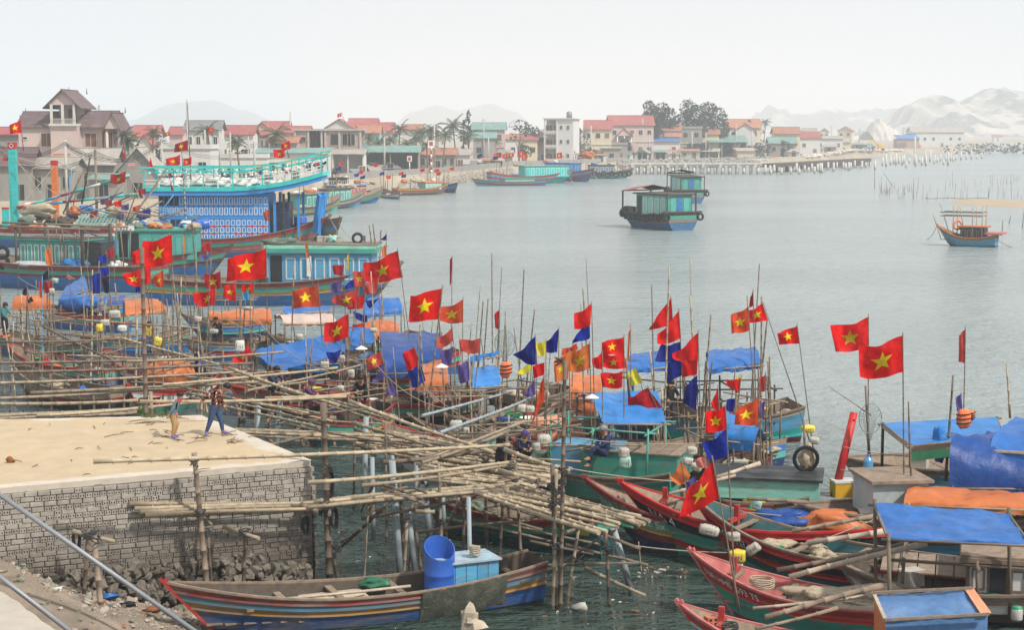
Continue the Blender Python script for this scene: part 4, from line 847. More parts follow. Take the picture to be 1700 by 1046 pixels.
def lash(px, py, Y, s=.09, root=None, m_=None):
 c_ = min(POSTS, key=lambda q_: abs(q_[0] + (q_[2] - q_[0]) * (py - q_[1]) / (q_[3] - q_[1]) - px) if min(q_[1], q_[3]) - 6 < py < max(q_[1], q_[3]) else 99)
 if abs(c_[0] + (c_[2] - c_[0]) * (py - c_[1]) / (c_[3] - c_[1]) - px) < 14: Y = c_[4] - .03
 c = D(px, py, Y - .03); q_ = MB()
 for k in range(4):
  a = rnd(-.8, .8); pts_ = []
  for i in range(9):
   th = i / 8 * 6.283; v = Vector((math.cos(th) * s, math.sin(th) * s * .9, 0)); v = Matrix.Rotation(a, 3, 'Y') @ Matrix.Rotation(rnd(-.1, .1), 3, 'X') @ v; pts_.append(c + v + Vector((0, 0, (k - 1.5) * .035)))
  q_.tube(pts_, .014, 5)
 if rnd(0, 1) < .6: q_.tube([c, c + Vector((rnd(-.08, .08), -.08, -.15)), c + Vector((rnd(-.1, .1), -.08, -.32))], .009, 4)
 part('lashing', q_, m_ or rope_dk, root or jet, True)
def deck(a, b, c, d, n, z, r=.062, root=None, m_=None, jitter=.15, name='deck_pole', cross=3):
 """poles run from edge a-d to edge b-c (pixels at height z)"""
 A_, B_, C_, D_ = [P(x, y, z) for x, y in (a, b, c, d)]
 for i in range(n):
  u = (i + .5) / n; s = A_.lerp(D_, u); e = B_.lerp(C_, u); k = (e - s).normalized(); s = s - k * rnd(0, jitter * 1.6); e = e + k * rnd(0, jitter * 1.6)
  mb_ = MB(); sw = rnd(0, 1) < .5; bam(mb_, (s if sw else e) + Vector((0, 0, rnd(-.02, .02))), (e if sw else s) + Vector((0, 0, rnd(-.02, .02))), r * rnd(.85, 1.12), 0, .82, 8, .03)
  part(name, mb_, m_ or (bamboo if rnd(0, 1) < .7 else bamboo_new), root or jet, True)
 for j in range(cross):
  v = (j + .5) / cross; s = A_.lerp(B_, v); e = D_.lerp(C_, v); k = (e - s).normalized() * .25; mb_ = MB(); bam(mb_, s - k - Vector((0, 0, .13)), e + k - Vector((0, 0, .13)), .055, 0, .9, 7); part('cross_pole', mb_, bamboo_old, root or jet, True)
Z1 = 2.2
# front walkway, projecting past the wall
deck((510, 832), (868, 801), (862, 812), (510, 846), 4, Z1, .066, cross=5)
for k in range(4):
 mb_ = MB(); bam(mb_, WP(214 + k * 9, 838 + k * 6, .16 + .12 * k), P(540, 832 + k * 4, 2.15), .062, 0, .8, 8); part('deck_pole', mb_, bamboo_new if k % 2 else bamboo, jet, True)
jp(500, 841, Z1 - .03, 872, 812, Z1 - .03, .062)
# wide ramp down to the boats
deck((840, 815), (1062, 856), (985, 884), (790, 822), 7, Z1, .06, jitter=.3, cross=3, m_=bamboo_new)
deck((870, 806), (1075, 862), (1040, 868), (850, 813), 3, Z1 + .04, .06, jitter=.35, cross=0)
# broad platform behind
deck((700, 770), (905, 800), (860, 815), (716, 800), 7, Z1, .06, cross=3, m_=bamboo_new)
deck((720, 745), (945, 775), (900, 800), (700, 770), 7, Z1, .055, cross=3)
deck((560, 728), (760, 742), (720, 770), (600, 742), 5, Z1, .055, cross=3)
# upper walkway at the platform corner
deck((352, 712), (700, 722), (690, 736), (372, 722), 5, Z1 + .25, .055, cross=6)
deck((640, 715), (850, 745), (830, 755), (660, 728), 4, Z1 + .2, .055, cross=3)
deck((300, 640), (560, 700), (520, 712), (330, 665), 3, Z1 + .1, .05, cross=4, m_=bamboo)
deck((370, 612), (660, 690), (640, 705), (400, 640), 3, Z1, .05, cross=4, m_=bamboo)
deck((-30, 690), (238, 676), (232, 686), (-30, 700), 4, Z1 + .2, .06, cross=4)
# handrails and long loose poles
for a in ((155, 768, 3.9, 846, 738, 3.7, .058, bamboo_new), (232, 667, 3.9, 575, 659, 3.8, .055, bamboo_new), (440, 662, 3.7, 581, 653, 3.75, .05, bamboo_new), (580, 665, 3.9, 818, 752, 3.2, .06, bamboo_new), (511, 801, 2.9, 855, 768, 3.0, .06, bamboo_new), (600, 808, 2.6, 840, 772, 2.7, .055, bamboo),
          (838, 747, 3.3, 945, 780, 3.1, .065, bamboo_new), (828, 781, 2.7, 935, 806, 2.5, .065, bamboo_new), (380, 612, 3.6, 562, 672, 3.2, .065, bamboo_new), (475, 705, 2.8, 700, 742, 2.7, .04, bamboo_old), (585, 702, 2.9, 730, 744, 2.6, .06, bamboo),
          (635, 768, 2.6, 850, 742, 2.7, .07, bamboo_old), (600, 860, 1.7, 870, 812, 2.2, .05, bamboo_old), (845, 715, 3.0, 700, 770, 2.8, .06, bamboo), (360, 755, 2.6, 520, 722, 2.9, .05, bamboo_old), (700, 690, 3.2, 850, 650, 3.2, .05, pvc), (730, 720, 3.1, 880, 660, 3.2, .055, pvc), (870, 700, 3.4, 700, 765, 2.6, .05, bamboo),
          (-20, 602, 3.2, 332, 597, 3.2, .06, bamboo_old), (-20, 618, 3.1, 420, 604, 3.1, .06, bamboo_old), (-20, 636, 3.0, 410, 618, 3.0, .06, bamboo), (50, 652, 2.9, 430, 634, 2.9, .062, bamboo), (-20, 662, 2.8, 350, 640, 2.8, .062, bamboo), (-20, 672, 2.7, 230, 664, 2.7, .07, bamboo), (60, 690, 2.6, 330, 668, 2.6, .06, bamboo_new), (210, 600, 3.3, 470, 585, 3.2, .055, bamboo), (200, 560, 3.2, 380, 610, 3.0, .05, bamboo_new), (130, 530, 3.3, 330, 545, 3.2, .05, bamboo), (270, 640, 3.0, 560, 610, 3.1, .06, bamboo_new), (410, 650, 2.9, 600, 605, 3.0, .05, bamboo), (0, 568, 3.2, 200, 562, 3.2, .05, bamboo_old), (70, 540, 3.2, 190, 600, 3.0, .05, bamboo_old)):
 jp(a[0], a[1], a[2], a[3], a[4], a[5], a[6], a[7], 'rail_pole', sag=.03)
# poles piled loosely between the walkway and boats
rp2 = random.Random(31)
for i in range(6):
 x = rp2.uniform(380, 640); y = 640 + (x - 380) * .28 + rp2.uniform(-26, 30); L = rp2.uniform(60, 150); sl_ = rp2.uniform(.15, .4) if i % 3 else rp2.uniform(-.35, .1)
 jp(x, y, Z1 + rp2.uniform(.1, .6), x + L, y + L * sl_, Z1 + rp2.uniform(.1, .6), rp2.uniform(.025, .048), rp2.choice((bamboo, bamboo_new, bamboo_old, bamboo_old)), 'loose_pole')
# main posts
for (xb, yb, xt, yt, r, m_) in ((548, 985, 536, 668, .10, post_wet), (563, 975, 545, 880, .06, post_wet), (665, 960, 651, 766, .085, pvc), (672, 958, 663, 790, .05, post_wet), (604, 830, 608, 693, .085, pvc), (587, 845, 590, 700, .05, post_wet), (424, 745, 430, 668, .085, pvc), (458, 752, 466, 660, .09, pvc), (392, 745, 400, 672, .05, post_wet), (404, 720, 409, 588, .035, bamboo_old), (448, 715, 452, 570, .045, bamboo_old),
  (716, 905, 700, 779, .10, pvc), (740, 900, 733, 800, .06, pvc), (735, 960, 728, 770, .055, bamboo), (700, 955, 690, 875, .05, bamboo_old), (781, 985, 778, 826, .055, pvc), (690, 958, 677, 845, .075, pvc), (680, 945, 684, 885, .05, post_wet), (808, 920, 806, 760, .06, post_wet), (770, 955, 770, 830, .06, post_wet), (604, 975, 612, 838, .03, bamboo), (668, 1000, 676, 865, .045, bamboo),
  (829, 930, 842, 720, .05, post_wet), (848, 910, 841, 785, .05, post_wet), (834, 905, 826, 835, .05, bamboo), (923, 1010, 917, 770, .07, post_wet), (930, 1008, 938, 600, .065, bamboo_old), (918, 1012, 924, 785, .05, bamboo), (942, 1002, 963, 862, .05, bamboo), (1012, 1008, 1006, 882, .055, post_wet), (1050, 988, 1018, 878, .085, pvc), (866, 945, 856, 770, .05, bamboo_old),
  (345, 985, 322, 752, .085, wood), (352, 980, 344, 880, .05, post_wet), (404, 985, 407, 880, .06, post_wet), (168, 1010, 155, 890, .085, wood), (140, 985, 146, 878, .06, post_wet), (242, 690, 236, 410, .08, bamboo_old), (252, 690, 250, 650, .07, bamboo), (578, 700, 575, 560, .07, bamboo_old), (585, 690, 578, 640, .05, post_wet), (520, 900, 523, 800, .05, post_wet), (642, 900, 640, 700, .04, bamboo_old), (760, 870, 760, 700, .05, post_wet), (690, 850, 692, 735, .07, pvc), (620, 900, 618, 760, .06, pvc), (655, 820, 650, 735, .06, pvc)):
 z = {345: .4, 352: .4, 404: .4, 168: .8, 140: .9, 242: PZ, 252: PZ}.get(xb, 0); post(xb, yb, xt, yt, r, m_, z)
for xb in range(-10, 560, 24):   # stilts of the left walkways
 yy = rp2.uniform(640, 700); post(xb, yy + 30, xb + rp2.uniform(-6, 6), yy - rp2.uniform(45, 90), rp2.uniform(.035, .06), rp2.choice((post_wet, bamboo_old, bamboo_old)))
# diagonal braces and ledgers under the deck
for a in ((559, 915, .1, 640, 840, 2.1, .055), (600, 880, 1.2, 566, 900, .3, .05), (728, 905, .2, 765, 830, 2.0, .06), (685, 886, 1.0, 880, 862, 1.3, .05), (745, 832, 1.6, 900, 880, .7, .05), (740, 860, 1.1, 935, 905, .4, .05), (810, 830, 1.7, 965, 880, .8, .05), (845, 872, .9, 1000, 905, .4, .045), (880, 900, .6, 985, 920, .2, .045), (862, 832, 1.9, 945, 870, 1.0, .05), (970, 876, 1.7, 1063, 912, 1.2, .055), (938, 904, 1.3, 1076, 940, .8, .05), (972, 945, .6, 1072, 990, .2, .06), (900, 940, .9, 1060, 935, .9, .04), (610, 842, 1.9, 672, 868, 1.4, .035), (690, 850, 2.1, 722, 850, 2.1, .06), (500, 838, 2.25, 528, 850, 2.1, .07), (634, 812, 2.5, 704, 836, 2.3, .055), (636, 805, 2.6, 702, 828, 2.35, .045), (120, 882, 2.3, 190, 900, 2.0, .06), (372, 875, 1.9, 430, 895, 1.8, .06), (306, 832, 2.35, 352, 872, 2.0, .045), (308, 838, 2.25, 345, 858, 2.1, .05), (620, 800, 2.4, 600, 850, .6, .06), (665, 905, .5, 700, 790, 2.2, .05), (900, 960, .2, 1000, 890, 1.6, .04)):
 jp(*a[:6], a[6], bamboo_old if a[6] < .056 else bamboo, 'brace')
for (px, py, Y, s) in ((538, 842, 40.6, .16), (543, 775, 40.9, .13), (536, 850, 40.7, .13), (651, 800, 41, .13), (703, 800, 41.5, .14), (713, 822, 41.3, .16), (322, 766, 41.5, .12), (333, 852, 41, .13), (341, 885, 41, .13), (155, 892, 40.5, .16), (146, 888, 40.5, .14), (406, 884, 41, .14), (842, 745, 43.2, .1), (847, 778, 43, .12), (842, 832, 42.6, .12), (932, 800, 42, .12), (925, 815, 41.9, .16), (922, 835, 41.6, .18), (923, 905, 40, .15), (928, 600, 43, .1), (961, 930, 39.3, .16), (1010, 915, 39.4, .14), (1014, 884, 39.5, .12), (577, 655, 47.5, .12), (576, 685, 47.5, .12), (610, 735, 46, .14), (559, 912, 40.6, .13), (238, 664, 54, .12), (727, 870, 40, .1), (677, 862, 40, .12), (600, 725, 47, .15), (690, 742, 46, .15), (760, 742, 45, .12), (510, 722, 49, .12), (466, 700, 51, .12), (403, 700, 52, .12), (935, 780, 43, .12), (1000, 905, 39.4, .1), (805, 765, 43, .12), (760, 790, 43, .12)):
 lash(px, py, Y, s)
for (px, py, z, s) in ((125, 896, 2.0, .2), (505, 872, 1.6, .2), (543, 800, 2.7, .3), (552, 860, 1.9, .22)):
 c = P(px, py, z); c = D(px, py, min(c.y, 40.4)); m1 = MB()
 for k in range(5): m1.tube([c + Vector((math.cos(i / 14 * 6.283) * s * .35 + k * .02, -.02 * k, math.sin(i / 14 * 6.283) * s * (1 + .08 * k))) for i in range(15)], .014, 5)
 solo('rope_coil', m1, rope_dk, {125: 'black rope loops hanging at the wall left of the bank posts', 505: 'black rope hanging on the wall near its right corner', 543: 'long dark rope loops hung on the tallest corner post', 552: 'small dark rope loop low on the corner post'}[px], 'rope', c, world=True)
# wood scraps lying on the walkways
for i in range(22):
 px, py = rp2.choice(((rnd(870, 900), rnd(800, 806)), (rnd(650, 720), rnd(808, 822)), (rnd(830, 860), rnd(790, 800)), (rnd(480, 700), rnd(700, 735)))); c = P(px, py, Z1 + .35); m1 = MB(); L = rnd(.15, .4); m1.beam((-L, 0, 0), (L, 0, rnd(-.1, .1)), .05, .03)
 solo('wood_offcut', m1, wood_dk if i % 2 else wood, 'short wood offcut caught on the bamboo walkway', 'offcut', c, rnd(0, 3), 'offcuts on the walkways')
# ================================================================== BOAT KIT
def tx_(b, px): return min((i / 100 for i in range(101)), key=lambda t: abs(proj(b.at(t, 0, 1.5))[0] - px)) * b.L
class Boat:
 def __init__(s, label, bow, bz_, stern, sz_, fb, B, bands, draft=.35, rake=None, stern_w=.6, deck_drop=.25, gun=None, deck_m=None, planks=0, name='fishing_boat', cat='boat', group='wooden fishing boats', short=None, inner=None, seg=28, stem=None, stem_up=.12, full=.45, rows=3, postem=True):
  b = bow if isinstance(bow, Vector) else P(bow[0], bow[1], bz_); e = stern if isinstance(stern, Vector) else P(stern[0], stern[1], sz_)
  s.short = short or label; d = Vector((e.x - b.x, e.y - b.y, 0)); s.L = d.length; s.rz = math.atan2(d.y, d.x); s.bz = bz_; s.sz = sz_; s.fb = fb; s.B = B; s.draft = draft
  s.rake = bz_ * 1.0 if rake is None else rake; s.sw = stern_w; s.full = full; s.loc = Vector((b.x, b.y, 0)); s.dk = fb - deck_drop
  s.root = thing(name, label, cat, s.loc, s.rz, group)
  mats = [m_ for _, m_ in bands] + [inner or wood, stem or (gun or wood)]
  q = MB(); q2 = MB(); rws = []
  lv = [1.0]; mi = []
  for i, (fr, _) in enumerate(bands):
   nxt = lv[-1] - fr
   for k in range(1, rows + 1): mi.append(i);
   lv += [lv[-1] - fr * k / rows for k in range(1, rows + 1)] if False else [lv[-1] - fr / rows * (k) for k in range(1, rows + 1)][0:0]
   base = lv[-1]
   for k in range(1, rows + 1): lv.append(max(0, base - fr * k / rows))
  if lv[-1] > .001: lv.append(0); mi.append(len(bands) - 1)
  for sd in (-1, 1):
   vs = []; nv = len(lv)
   for i in range(seg + 1):
    t = (i / seg) ** 1.3
    for j, v in enumerate(lv):
     p = s.hp(t, v, sd); p.y += sd * (.022 if j % rows == 0 else (.006 if j % 2 else -.006)) * min(1, B / 1.5); vs.append(p)
   fs = [(i * nv + j, i * nv + j + 1, (i + 1) * nv + j + 1, (i + 1) * nv + j) for i in range(seg) for j in range(nv - 1)]
   o = len(q.v); q.v += vs
   for k, f in enumerate(fs): q.f.append([a + o for a in f]); q.m.append(mi[k % (nv - 1)]); q.sm.append(False)
   # transom half
   for j in range(nv - 1):
    a = vs[seg * nv + j]; c = vs[seg * nv + j + 1]; q.add([a, c, Vector((c.x, 0, c.z)), Vector((a.x, 0, a.z))], [(0, 1, 2, 3)], mi[j])
  # inner skin
  for sd in (-1, 1):
   vs = []
   for i in range(seg + 1):
    t = (i / seg) ** 1.3; sh = s.sheer(t); w_ = s.hw(t)
    for z in (sh, (sh + s.dk) / 2, min(s.dk, sh - .05)): v = s.vz(t, z); p = s.hp(t, v, sd); p.y = sd * max(0, abs(p.y) - .05); p.x += .04 * (1 - t); vs.append(p)
   o = len(q.v); q.v += vs
   for i in range(seg):
    for j in range(2): q.f.append([o + i * 3 + j, o + (i + 1) * 3 + j, o + (i + 1) * 3 + j + 1, o + i * 3 + j + 1]); q.m.append(len(bands)); q.sm.append(False)
  q.add([s.hp(1, s.vz(1, z), sd) + Vector((-.06, -sd * .05, 0)) for sd, z in ((-1, s.dk), (1, s.dk), (1, s.sheer(1)), (-1, s.sheer(1)))], [(0, 1, 2, 3)], len(bands))
  part('hull', q, mats, s.root); s.hull = q
  # gunwales, stem
  for sd in (-1, 1):
   g = MB(); pts = [s.hp((i / seg) ** 1.3, 1, sd) + Vector((0, -sd * .02, .015)) for i in range(seg + 1)]
   for a, c in zip(pts, pts[1:]): g.beam(a, c + (c - a) * .04, .085 * min(1.6, max(.7, B / 2)), .055)
   part('gunwale', g, gun or wood, s.root)
  if postem:
   g = MB(); a = s.hp(0, 1, 1); a.y = 0; c = s.hp(0, .25, 1); c.y = 0; up = (a - c).normalized(); tk = .075 * max(1, B / 2)
   g.beam(c, a + up * stem_up, tk * 1.5, tk); g.beam(a + up * stem_up * .2 + Vector((.0, 0, 0)), a + up * stem_up + Vector((.16 * max(1, B / 2.5), 0, -.03)), tk * 1.3, tk); part('stem', g, stem or gun or wood, s.root)
  # deck
  if planks:
   n = planks; x0, x1 = .1, .985
   for i in range(n):
    t0 = x0 + (x1 - x0) * i / n; t1 = x0 + (x1 - x0) * (i + 1) / n - .004; g = MB(); tm = (t0 + t1) / 2; wv = max(.06, s.wz(tm, s.dk) - .05); z = s.dk + rnd(-.012, .012)
    g.box(((t0 + t1) / 2 * s.L, 0, z), ((t1 - t0) * s.L, wv * 2, .035), rnd(-.012, .012)); part('deck_plank', g, deck_m or wood, s.root)
  else:
   g = MB()
   for i in range(seg):
    t0 = .04 + .955 * i / seg; t1 = .04 + .955 * (i + 1) / seg; a = max(.02, s.wz(t0, s.dk) - .05); c = max(.02, s.wz(t1, s.dk) - .05)
    g.add([(t0 * s.L, -a, s.dk), (t1 * s.L, -c, s.dk), (t1 * s.L, c, s.dk), (t0 * s.L, a, s.dk)], [(0, 1, 2, 3)])
   part('deck', g, deck_m or wood, s.root)
 def sheer(s, t):
  z = s.fb
  if t < .6: z += (s.bz - s.fb) * (1 - t / .6) ** 2.1
  else: z += (s.sz - s.fb) * ((t - .6) / .4) ** 2
  return z
 def hw(s, t):
  f = math.sin(min(1, t / s.full) * math.pi / 2) ** .85 if t < s.full else 1 - (1 - s.sw) * ((t - s.full) / (1 - s.full)) ** 1.8
  return max(.015, s.B / 2 * f)
 def vz(s, t, z): return min(1, max(0, (z + s.draft) / (s.sheer(t) + s.draft)))
 def pw(s, t): return lerp(.95, .38, min(1, t / .35))
 def wz(s, t, z): return s.hw(t) * s.vz(t, z) ** s.pw(t)
 def hp(s, t, v, sd):
  sh = s.sheer(t); z = -s.draft + (sh + s.draft) * v
  return Vector((t * s.L + s.rake * (1 - v) ** 1.15 * (1 - t) ** 4, sd * s.hw(t) * v ** s.pw(t), z))
 def w(s, x, y, z): return s.root_mtx() @ Vector((x, y, z))
 def root_mtx(s): return Matrix.Translation(s.loc) @ Matrix.Rotation(s.rz, 4, 'Z')
 def at(s, t, lat, z): return s.w(t * s.L, lat * s.hw(t), z)
 def text(s, txt, t0, v0, size, m_, sd=None, rise=None):
  sd = sd or s.nside()
  cu = bpy.data.curves.new('lettering', 'FONT'); cu.body = txt; cu.size = 1; o = bpy.data.objects.new('tmp', cu); COL.objects.link(o)
  dg = bpy.context.evaluated_depsgraph_get(); me = bpy.data.meshes.new_from_object(o.evaluated_get(dg)); bpy.data.objects.remove(o)
  flip = s.screen_dir() < 0; W_ = max(v.co.x for v in me.vertices)
  bm_ = bmesh.new(); bm_.from_mesh(me); bmesh.ops.triangulate(bm_, faces=bm_.faces); bm_.to_mesh(me); bm_.free()
  for v in me.vertices:
   x = v.co.x * size; h = v.co.y * size; t = t0 + (x if not flip else (W_ * size - x)) / s.L; sh = s.sheer(t) + s.draft; vv = min(.99, max(.02, v0 + h / sh)); p = s.hp(t, vv, sd); v.co = p + Vector((0, sd * .022, 0))
  me.materials.append(m_); return link('lettering', me, s.root)
 def nside(s):   # the side turned to the camera
  return -1 if (Matrix.Rotation(s.rz, 3, 'Z') @ Vector((0, -1, 0))).y < 0 else 1
 def screen_dir(s): return math.cos(s.rz)
 def cabin(s, t0, t1, wf, z0, h, wall, roof, npan=4, rowsp=1, pan=None, panf=None, over=.15, taper=1.0, name='cabin', cap=None, dark=(), roof_th=.1, ends=True):
  x0, x1 = t0 * s.L, t1 * s.L; hw_ = min(s.hw((t0 + t1) / 2), s.B / 2) * wf
  q = MB(); q.box(((x0 + x1) / 2, 0, z0 + h / 2), (x1 - x0, hw_ * 2, h)); c = part(name, q, wall, s.root)
  q = MB(); q.box(((x0 + x1) / 2, 0, z0 + h + roof_th / 2), (x1 - x0 + over * 2, hw_ * 2 + over * 2, roof_th)); q.box(((x0 + x1) / 2, 0, z0 + h + roof_th * 1.3), (x1 - x0 + over * 1.6, hw_ * 2 + over * 1.4, roof_th * .6), mi=1); part('cabin_roof', q, [roof, cap or roof], s.root)
  if npan:
   for sd in (-1, 1):
    pw_ = (x1 - x0 - .1) / npan; ph = (h - .12) / rowsp
    key = (round(pw_, 3), round(ph, 3), (pan or wall).name, (panf or roof).name, sd);
    if key not in _pc:
     q = MB(); fw = min(.07, pw_ * .12)
     q.box((0, 0, 0), (pw_ * .86, .03, ph * .9), mi=0)
     for sx in (-1, 1): q.box((sx * pw_ * .3, sd * .02, 0), (fw, .03, ph * .7), mi=1)
     for sz in (-1, 1): q.box((0, sd * .021, sz * ph * .34), (pw_ * .6, .03, fw), mi=1)
     dkq = MB(); dkq.box((0, 0, 0), (pw_ * .8, .03, ph * .88), mi=0); _pc[key] = (q.mesh('panel', [pan or wall, panf or roof]), dkq.mesh('window', [glass_dk]))
    for i in range(npan):
     for j in range(rowsp):
      isd = (i, j) in dark; link('window' if isd else 'panel', _pc[key][1 if isd else 0], c, (x0 + .05 + pw_ * (i + .5), sd * (hw_ + .015), z0 + .06 + ph * (j + .5)))
  return c
 def frame(s, ts, z, r=.035, m_=None, cross=True, lat=.9):
  """posts and rails of a light bamboo frame"""
  for t in ts:
   for sd in (-1, 1):
    q = MB(); a = s.loc; x = t * s.L; y = sd * s.hw(t) * lat; q.tube([(x, y, s.dk), (x + rnd(-.05, .05), y, z + rnd(0, .25))], r, 6); part('frame_post', q, m_ or bamboo_old, s.root)
   if cross: q = MB(); q.tube([(t * s.L, -s.hw(t) * lat - .2, z), (t * s.L, s.hw(t) * lat + .2, z)], r * .9, 6); part('frame_rail', q, m_ or bamboo, s.root)
  for sd in (-1, 1): q = MB(); q.tube([(ts[0] * s.L - .3, sd * s.hw(ts[0]) * lat, z + .04), (ts[-1] * s.L + .3, sd * s.hw(ts[-1]) * lat, z + .04)], r * .9, 6); part('frame_rail', q, m_ or bamboo, s.root)
_pc = {}
def wr(p, a, f=1.6): return a * noise.fractal(Vector(p) * f, 1, 2, 4)
def arch(boat, nl, nr, ur, ul, ze, zr, m_, skirt=.0, rnd_=.55, name='canopy', posts=True, wrink=.09, endflap=None, label=None, nv=26, nu=46):
 """tunnel or ridge shaped tarp; near eave nl-nr at height ze, crest ul-ur at height zr"""
 A, B_, C_, E_ = P(*nl, ze), P(*nr, ze), P(*ur, zr), P(*ul, zr)
 seed = rnd(0, 50)
 def fn(u, v):
  n = A.lerp(B_, u); r = E_.lerp(C_, u); f = Vector((2 * r.x - n.x, 2 * r.y - n.y, ze))
  vv = v
  if v < .12: k = 1 - v / .12; p = n.copy(); p.z -= skirt * k; p.y -= .04 * math.sin(u * 30 + seed) * k
  else:
   w_ = (v - .12) / .88; th = w_ * math.pi; yv = (1 - math.cos(th)) / 2 if rnd_ > .3 else w_; hz_ = math.sin(th) ** (.75 if rnd_ > .3 else 1.0) if rnd_ > .3 else 1 - abs(2 * w_ - 1) ** 1.15
   p = n.lerp(f, yv); p.z = ze + (zr - ze) * hz_
  p.z += -.03 * math.sin(u * math.pi * 2.5 + seed) ** 2 * (1 if v > .12 else .2)
  q_ = Vector((p.x, p.y, p.z)); o_ = wr(q_ + Vector((seed, 0, 0)), wrink, 1.1) - wrink * 1.3 * abs(noise.noise(q_ * 1.9 + Vector((seed, 9, 0)))) + wrink * .6 * abs(noise.noise(q_ * 5 + Vector((seed, 2, 0)))); p.z += o_ * .8; p.y += o_ * .5
  return p
 q = MB(); q.grid(fn, nu, nv + 4); root = boat.root if isinstance(boat, Boat) else boat; o = part(name, q, m_, root, True, label)
 if endflap:
  for u in (0, 1):
   g = MB(); pts = [fn(u, .12 + .88 * k / 10) for k in range(11)]; base = [Vector((p.x, p.y, ze - skirt)) for p in pts]
   g.add(pts + base, [(k, k + 1, 12 + k, 11 + k) for k in range(10)]); part('end_flap', g, endflap, root, True)
 if posts and isinstance(boat, Boat):
  for u in (.03, .97):
   n = A.lerp(B_, u); r = E_.lerp(C_, u); f = Vector((2 * r.x - n.x, 2 * r.y - n.y, ze))
   for p in (n, f): g = MB(); g.tube([p + Vector((0, 0, .05)), Vector((p.x + rnd(-.05, .05), p.y, boat.dk))], .035, 6); part('canopy_post', g, random.choice((bamboo_old, bamboo, wood)), root, True)
  g = MB(); g.tube([A + Vector((-.15, 0, -.02)), B_ + Vector((.15, 0, -.02))], .03, 6); part('canopy_rail', g, bamboo, root, True)
 return o
def flat_tarp(root, c4, m_, sag=.06, name='canopy', wrink=.05, hem=.0, label=None, frame_m=None, nu=50, nv=30):
 seed = rnd(0, 50)
 def fn(u, v):
  if v < .08: p = c4[0].lerp(c4[1], u); k = 1 - v / .08; p = p + Vector((0, -.02, -hem * k))
  else: v2 = (v - .08) / .92; p = c4[0].lerp(c4[1], u).lerp(c4[3].lerp(c4[2], u), v2); p.z -= sag * math.sin(math.pi * v2) * (.6 + .4 * math.cos(u * 6 * math.pi))
  p = p.copy(); p.z += wr(p + Vector((seed, 0, 0)), wrink, 1.0) - wrink * abs(noise.noise(p * 2.3 + Vector((seed, 9, 0)))) + wrink * .4 * abs(noise.noise(p * 6)); return p
 q = MB(); q.grid(fn, nu, nv); o = part(name, q, m_, root, True, label)
 if frame_m:
  for a, b in ((0, 1), (1, 2), (2, 3), (3, 0)): g = MB(); k = (c4[b] - c4[a]).normalized() * .15; g.tube([c4[a] - k - Vector((0, 0, .05)), c4[b] + k - Vector((0, 0, .05))], .035, 6); part('canopy_rail', g, frame_m, root, True)
 return o
# ------------------------------------------------------------------ small gear
foam_rope = mat('foam_cord', (.26, .25, .22), .9, .2, 9, 0)
def foam_float(px, py, Y, lb, m_=None, s=(.34, .2, .24), rz=0, tilt=0):
 s = [v * .82 for v in s]; q = MB(); x, y, z = s[0] / 2, s[1] / 2, s[2] / 2; q.blob((0, 0, 0), s, 12, .12, px, 0, .45)
 for k in (-.32, -.1, .12, .3):
  q.tube([(k * s[0], math.cos(a) * y * 1.03, math.sin(a) * z * 1.03) for a in [i / 12 * 6.283 for i in range(13)]], .007, 4, 1)
 q.tube([(math.cos(a) * x * 1.02, math.sin(a) * y * 1.05, .01) for a in [i / 14 * 6.283 for i in range(15)]], .007, 4, 1)
 o = solo('foam_float', q, [m_ or foam, foam_rope], lb, 'float', D(px, py, Y), rz, 'floats tied to poles'); o.rotation_euler[1] = tilt; return o
def jerry(loc, rz, m_, lb):
 q = MB(); q.box((0, 0, .16), (.28, .18, .32)); me = q.mesh('jerry_can', m_); bm_ = bmesh.new(); bm_.from_mesh(me); bmesh.ops.bevel(bm_, geom=bm_.edges[:], offset=.035, segments=2, affect='EDGES'); bm_.to_mesh(me); bm_.free()
 r = thing('jerry_can', lb, 'jerry can', loc, rz); link('body', me, r); g = MB(); g.tube([(-.06, 0, .32), (-.06, 0, .39), (.06, 0, .39), (.06, 0, .32)], .014, 5); part('handle', g, m_, r); g = MB(); g.tube([(.1, 0, .31), (.1, 0, .37)], .025, 8); part('cap', g, plastic_r, r)
def bucket(loc, m_, lb, s=1.0, basin=False):
 q = MB(); pr_ = [(0, 0), (.13, 0), (.17, .28), (.185, .29), (.175, .30), (.16, .28), (.12, .02), (0, .02)] if not basin else [(0, 0), (.2, 0), (.3, .16), (.325, .17), (.31, .18), (.28, .15), (.19, .02), (0, .02)]
 q.lathe([(a * s, b * s) for a, b in pr_], n=16); solo('basin' if basin else 'bucket', q, m_, lb, 'basin' if basin else 'bucket', loc)
def drum(loc, m_, lb, r=.28, h=.85, tilt=None):
 q = MB(); q.lathe([(0, 0), (r * .96, 0), (r, .04), (r, h * .32), (r * 1.03, h * .34), (r, h * .36), (r, h * .66), (r * 1.03, h * .68), (r, h * .7), (r, h * .95), (r * .94, h), (0, h)], n=18); o = solo('barrel', q, m_, lb, 'barrel', loc)
 if tilt: o.rotation_euler = tilt
def net_heap(loc, s, m_, lb):
 q = MB(); q.blob((0, 0, s[2] * .25), s, 18, .35, loc.x * 3);
 for i in range(14):
  a = rnd(0, 6.28); r = rnd(.1, .45); q.tube([(math.cos(a + k * .5) * s[0] * r, math.sin(a + k * .5) * s[1] * r, s[2] * (.72 - r * .7) + .02 * math.sin(k * 2)) for k in range(6)], .012, 4, 0, False)
 solo('net_heap', q, m_, lb, 'fishing net', loc)
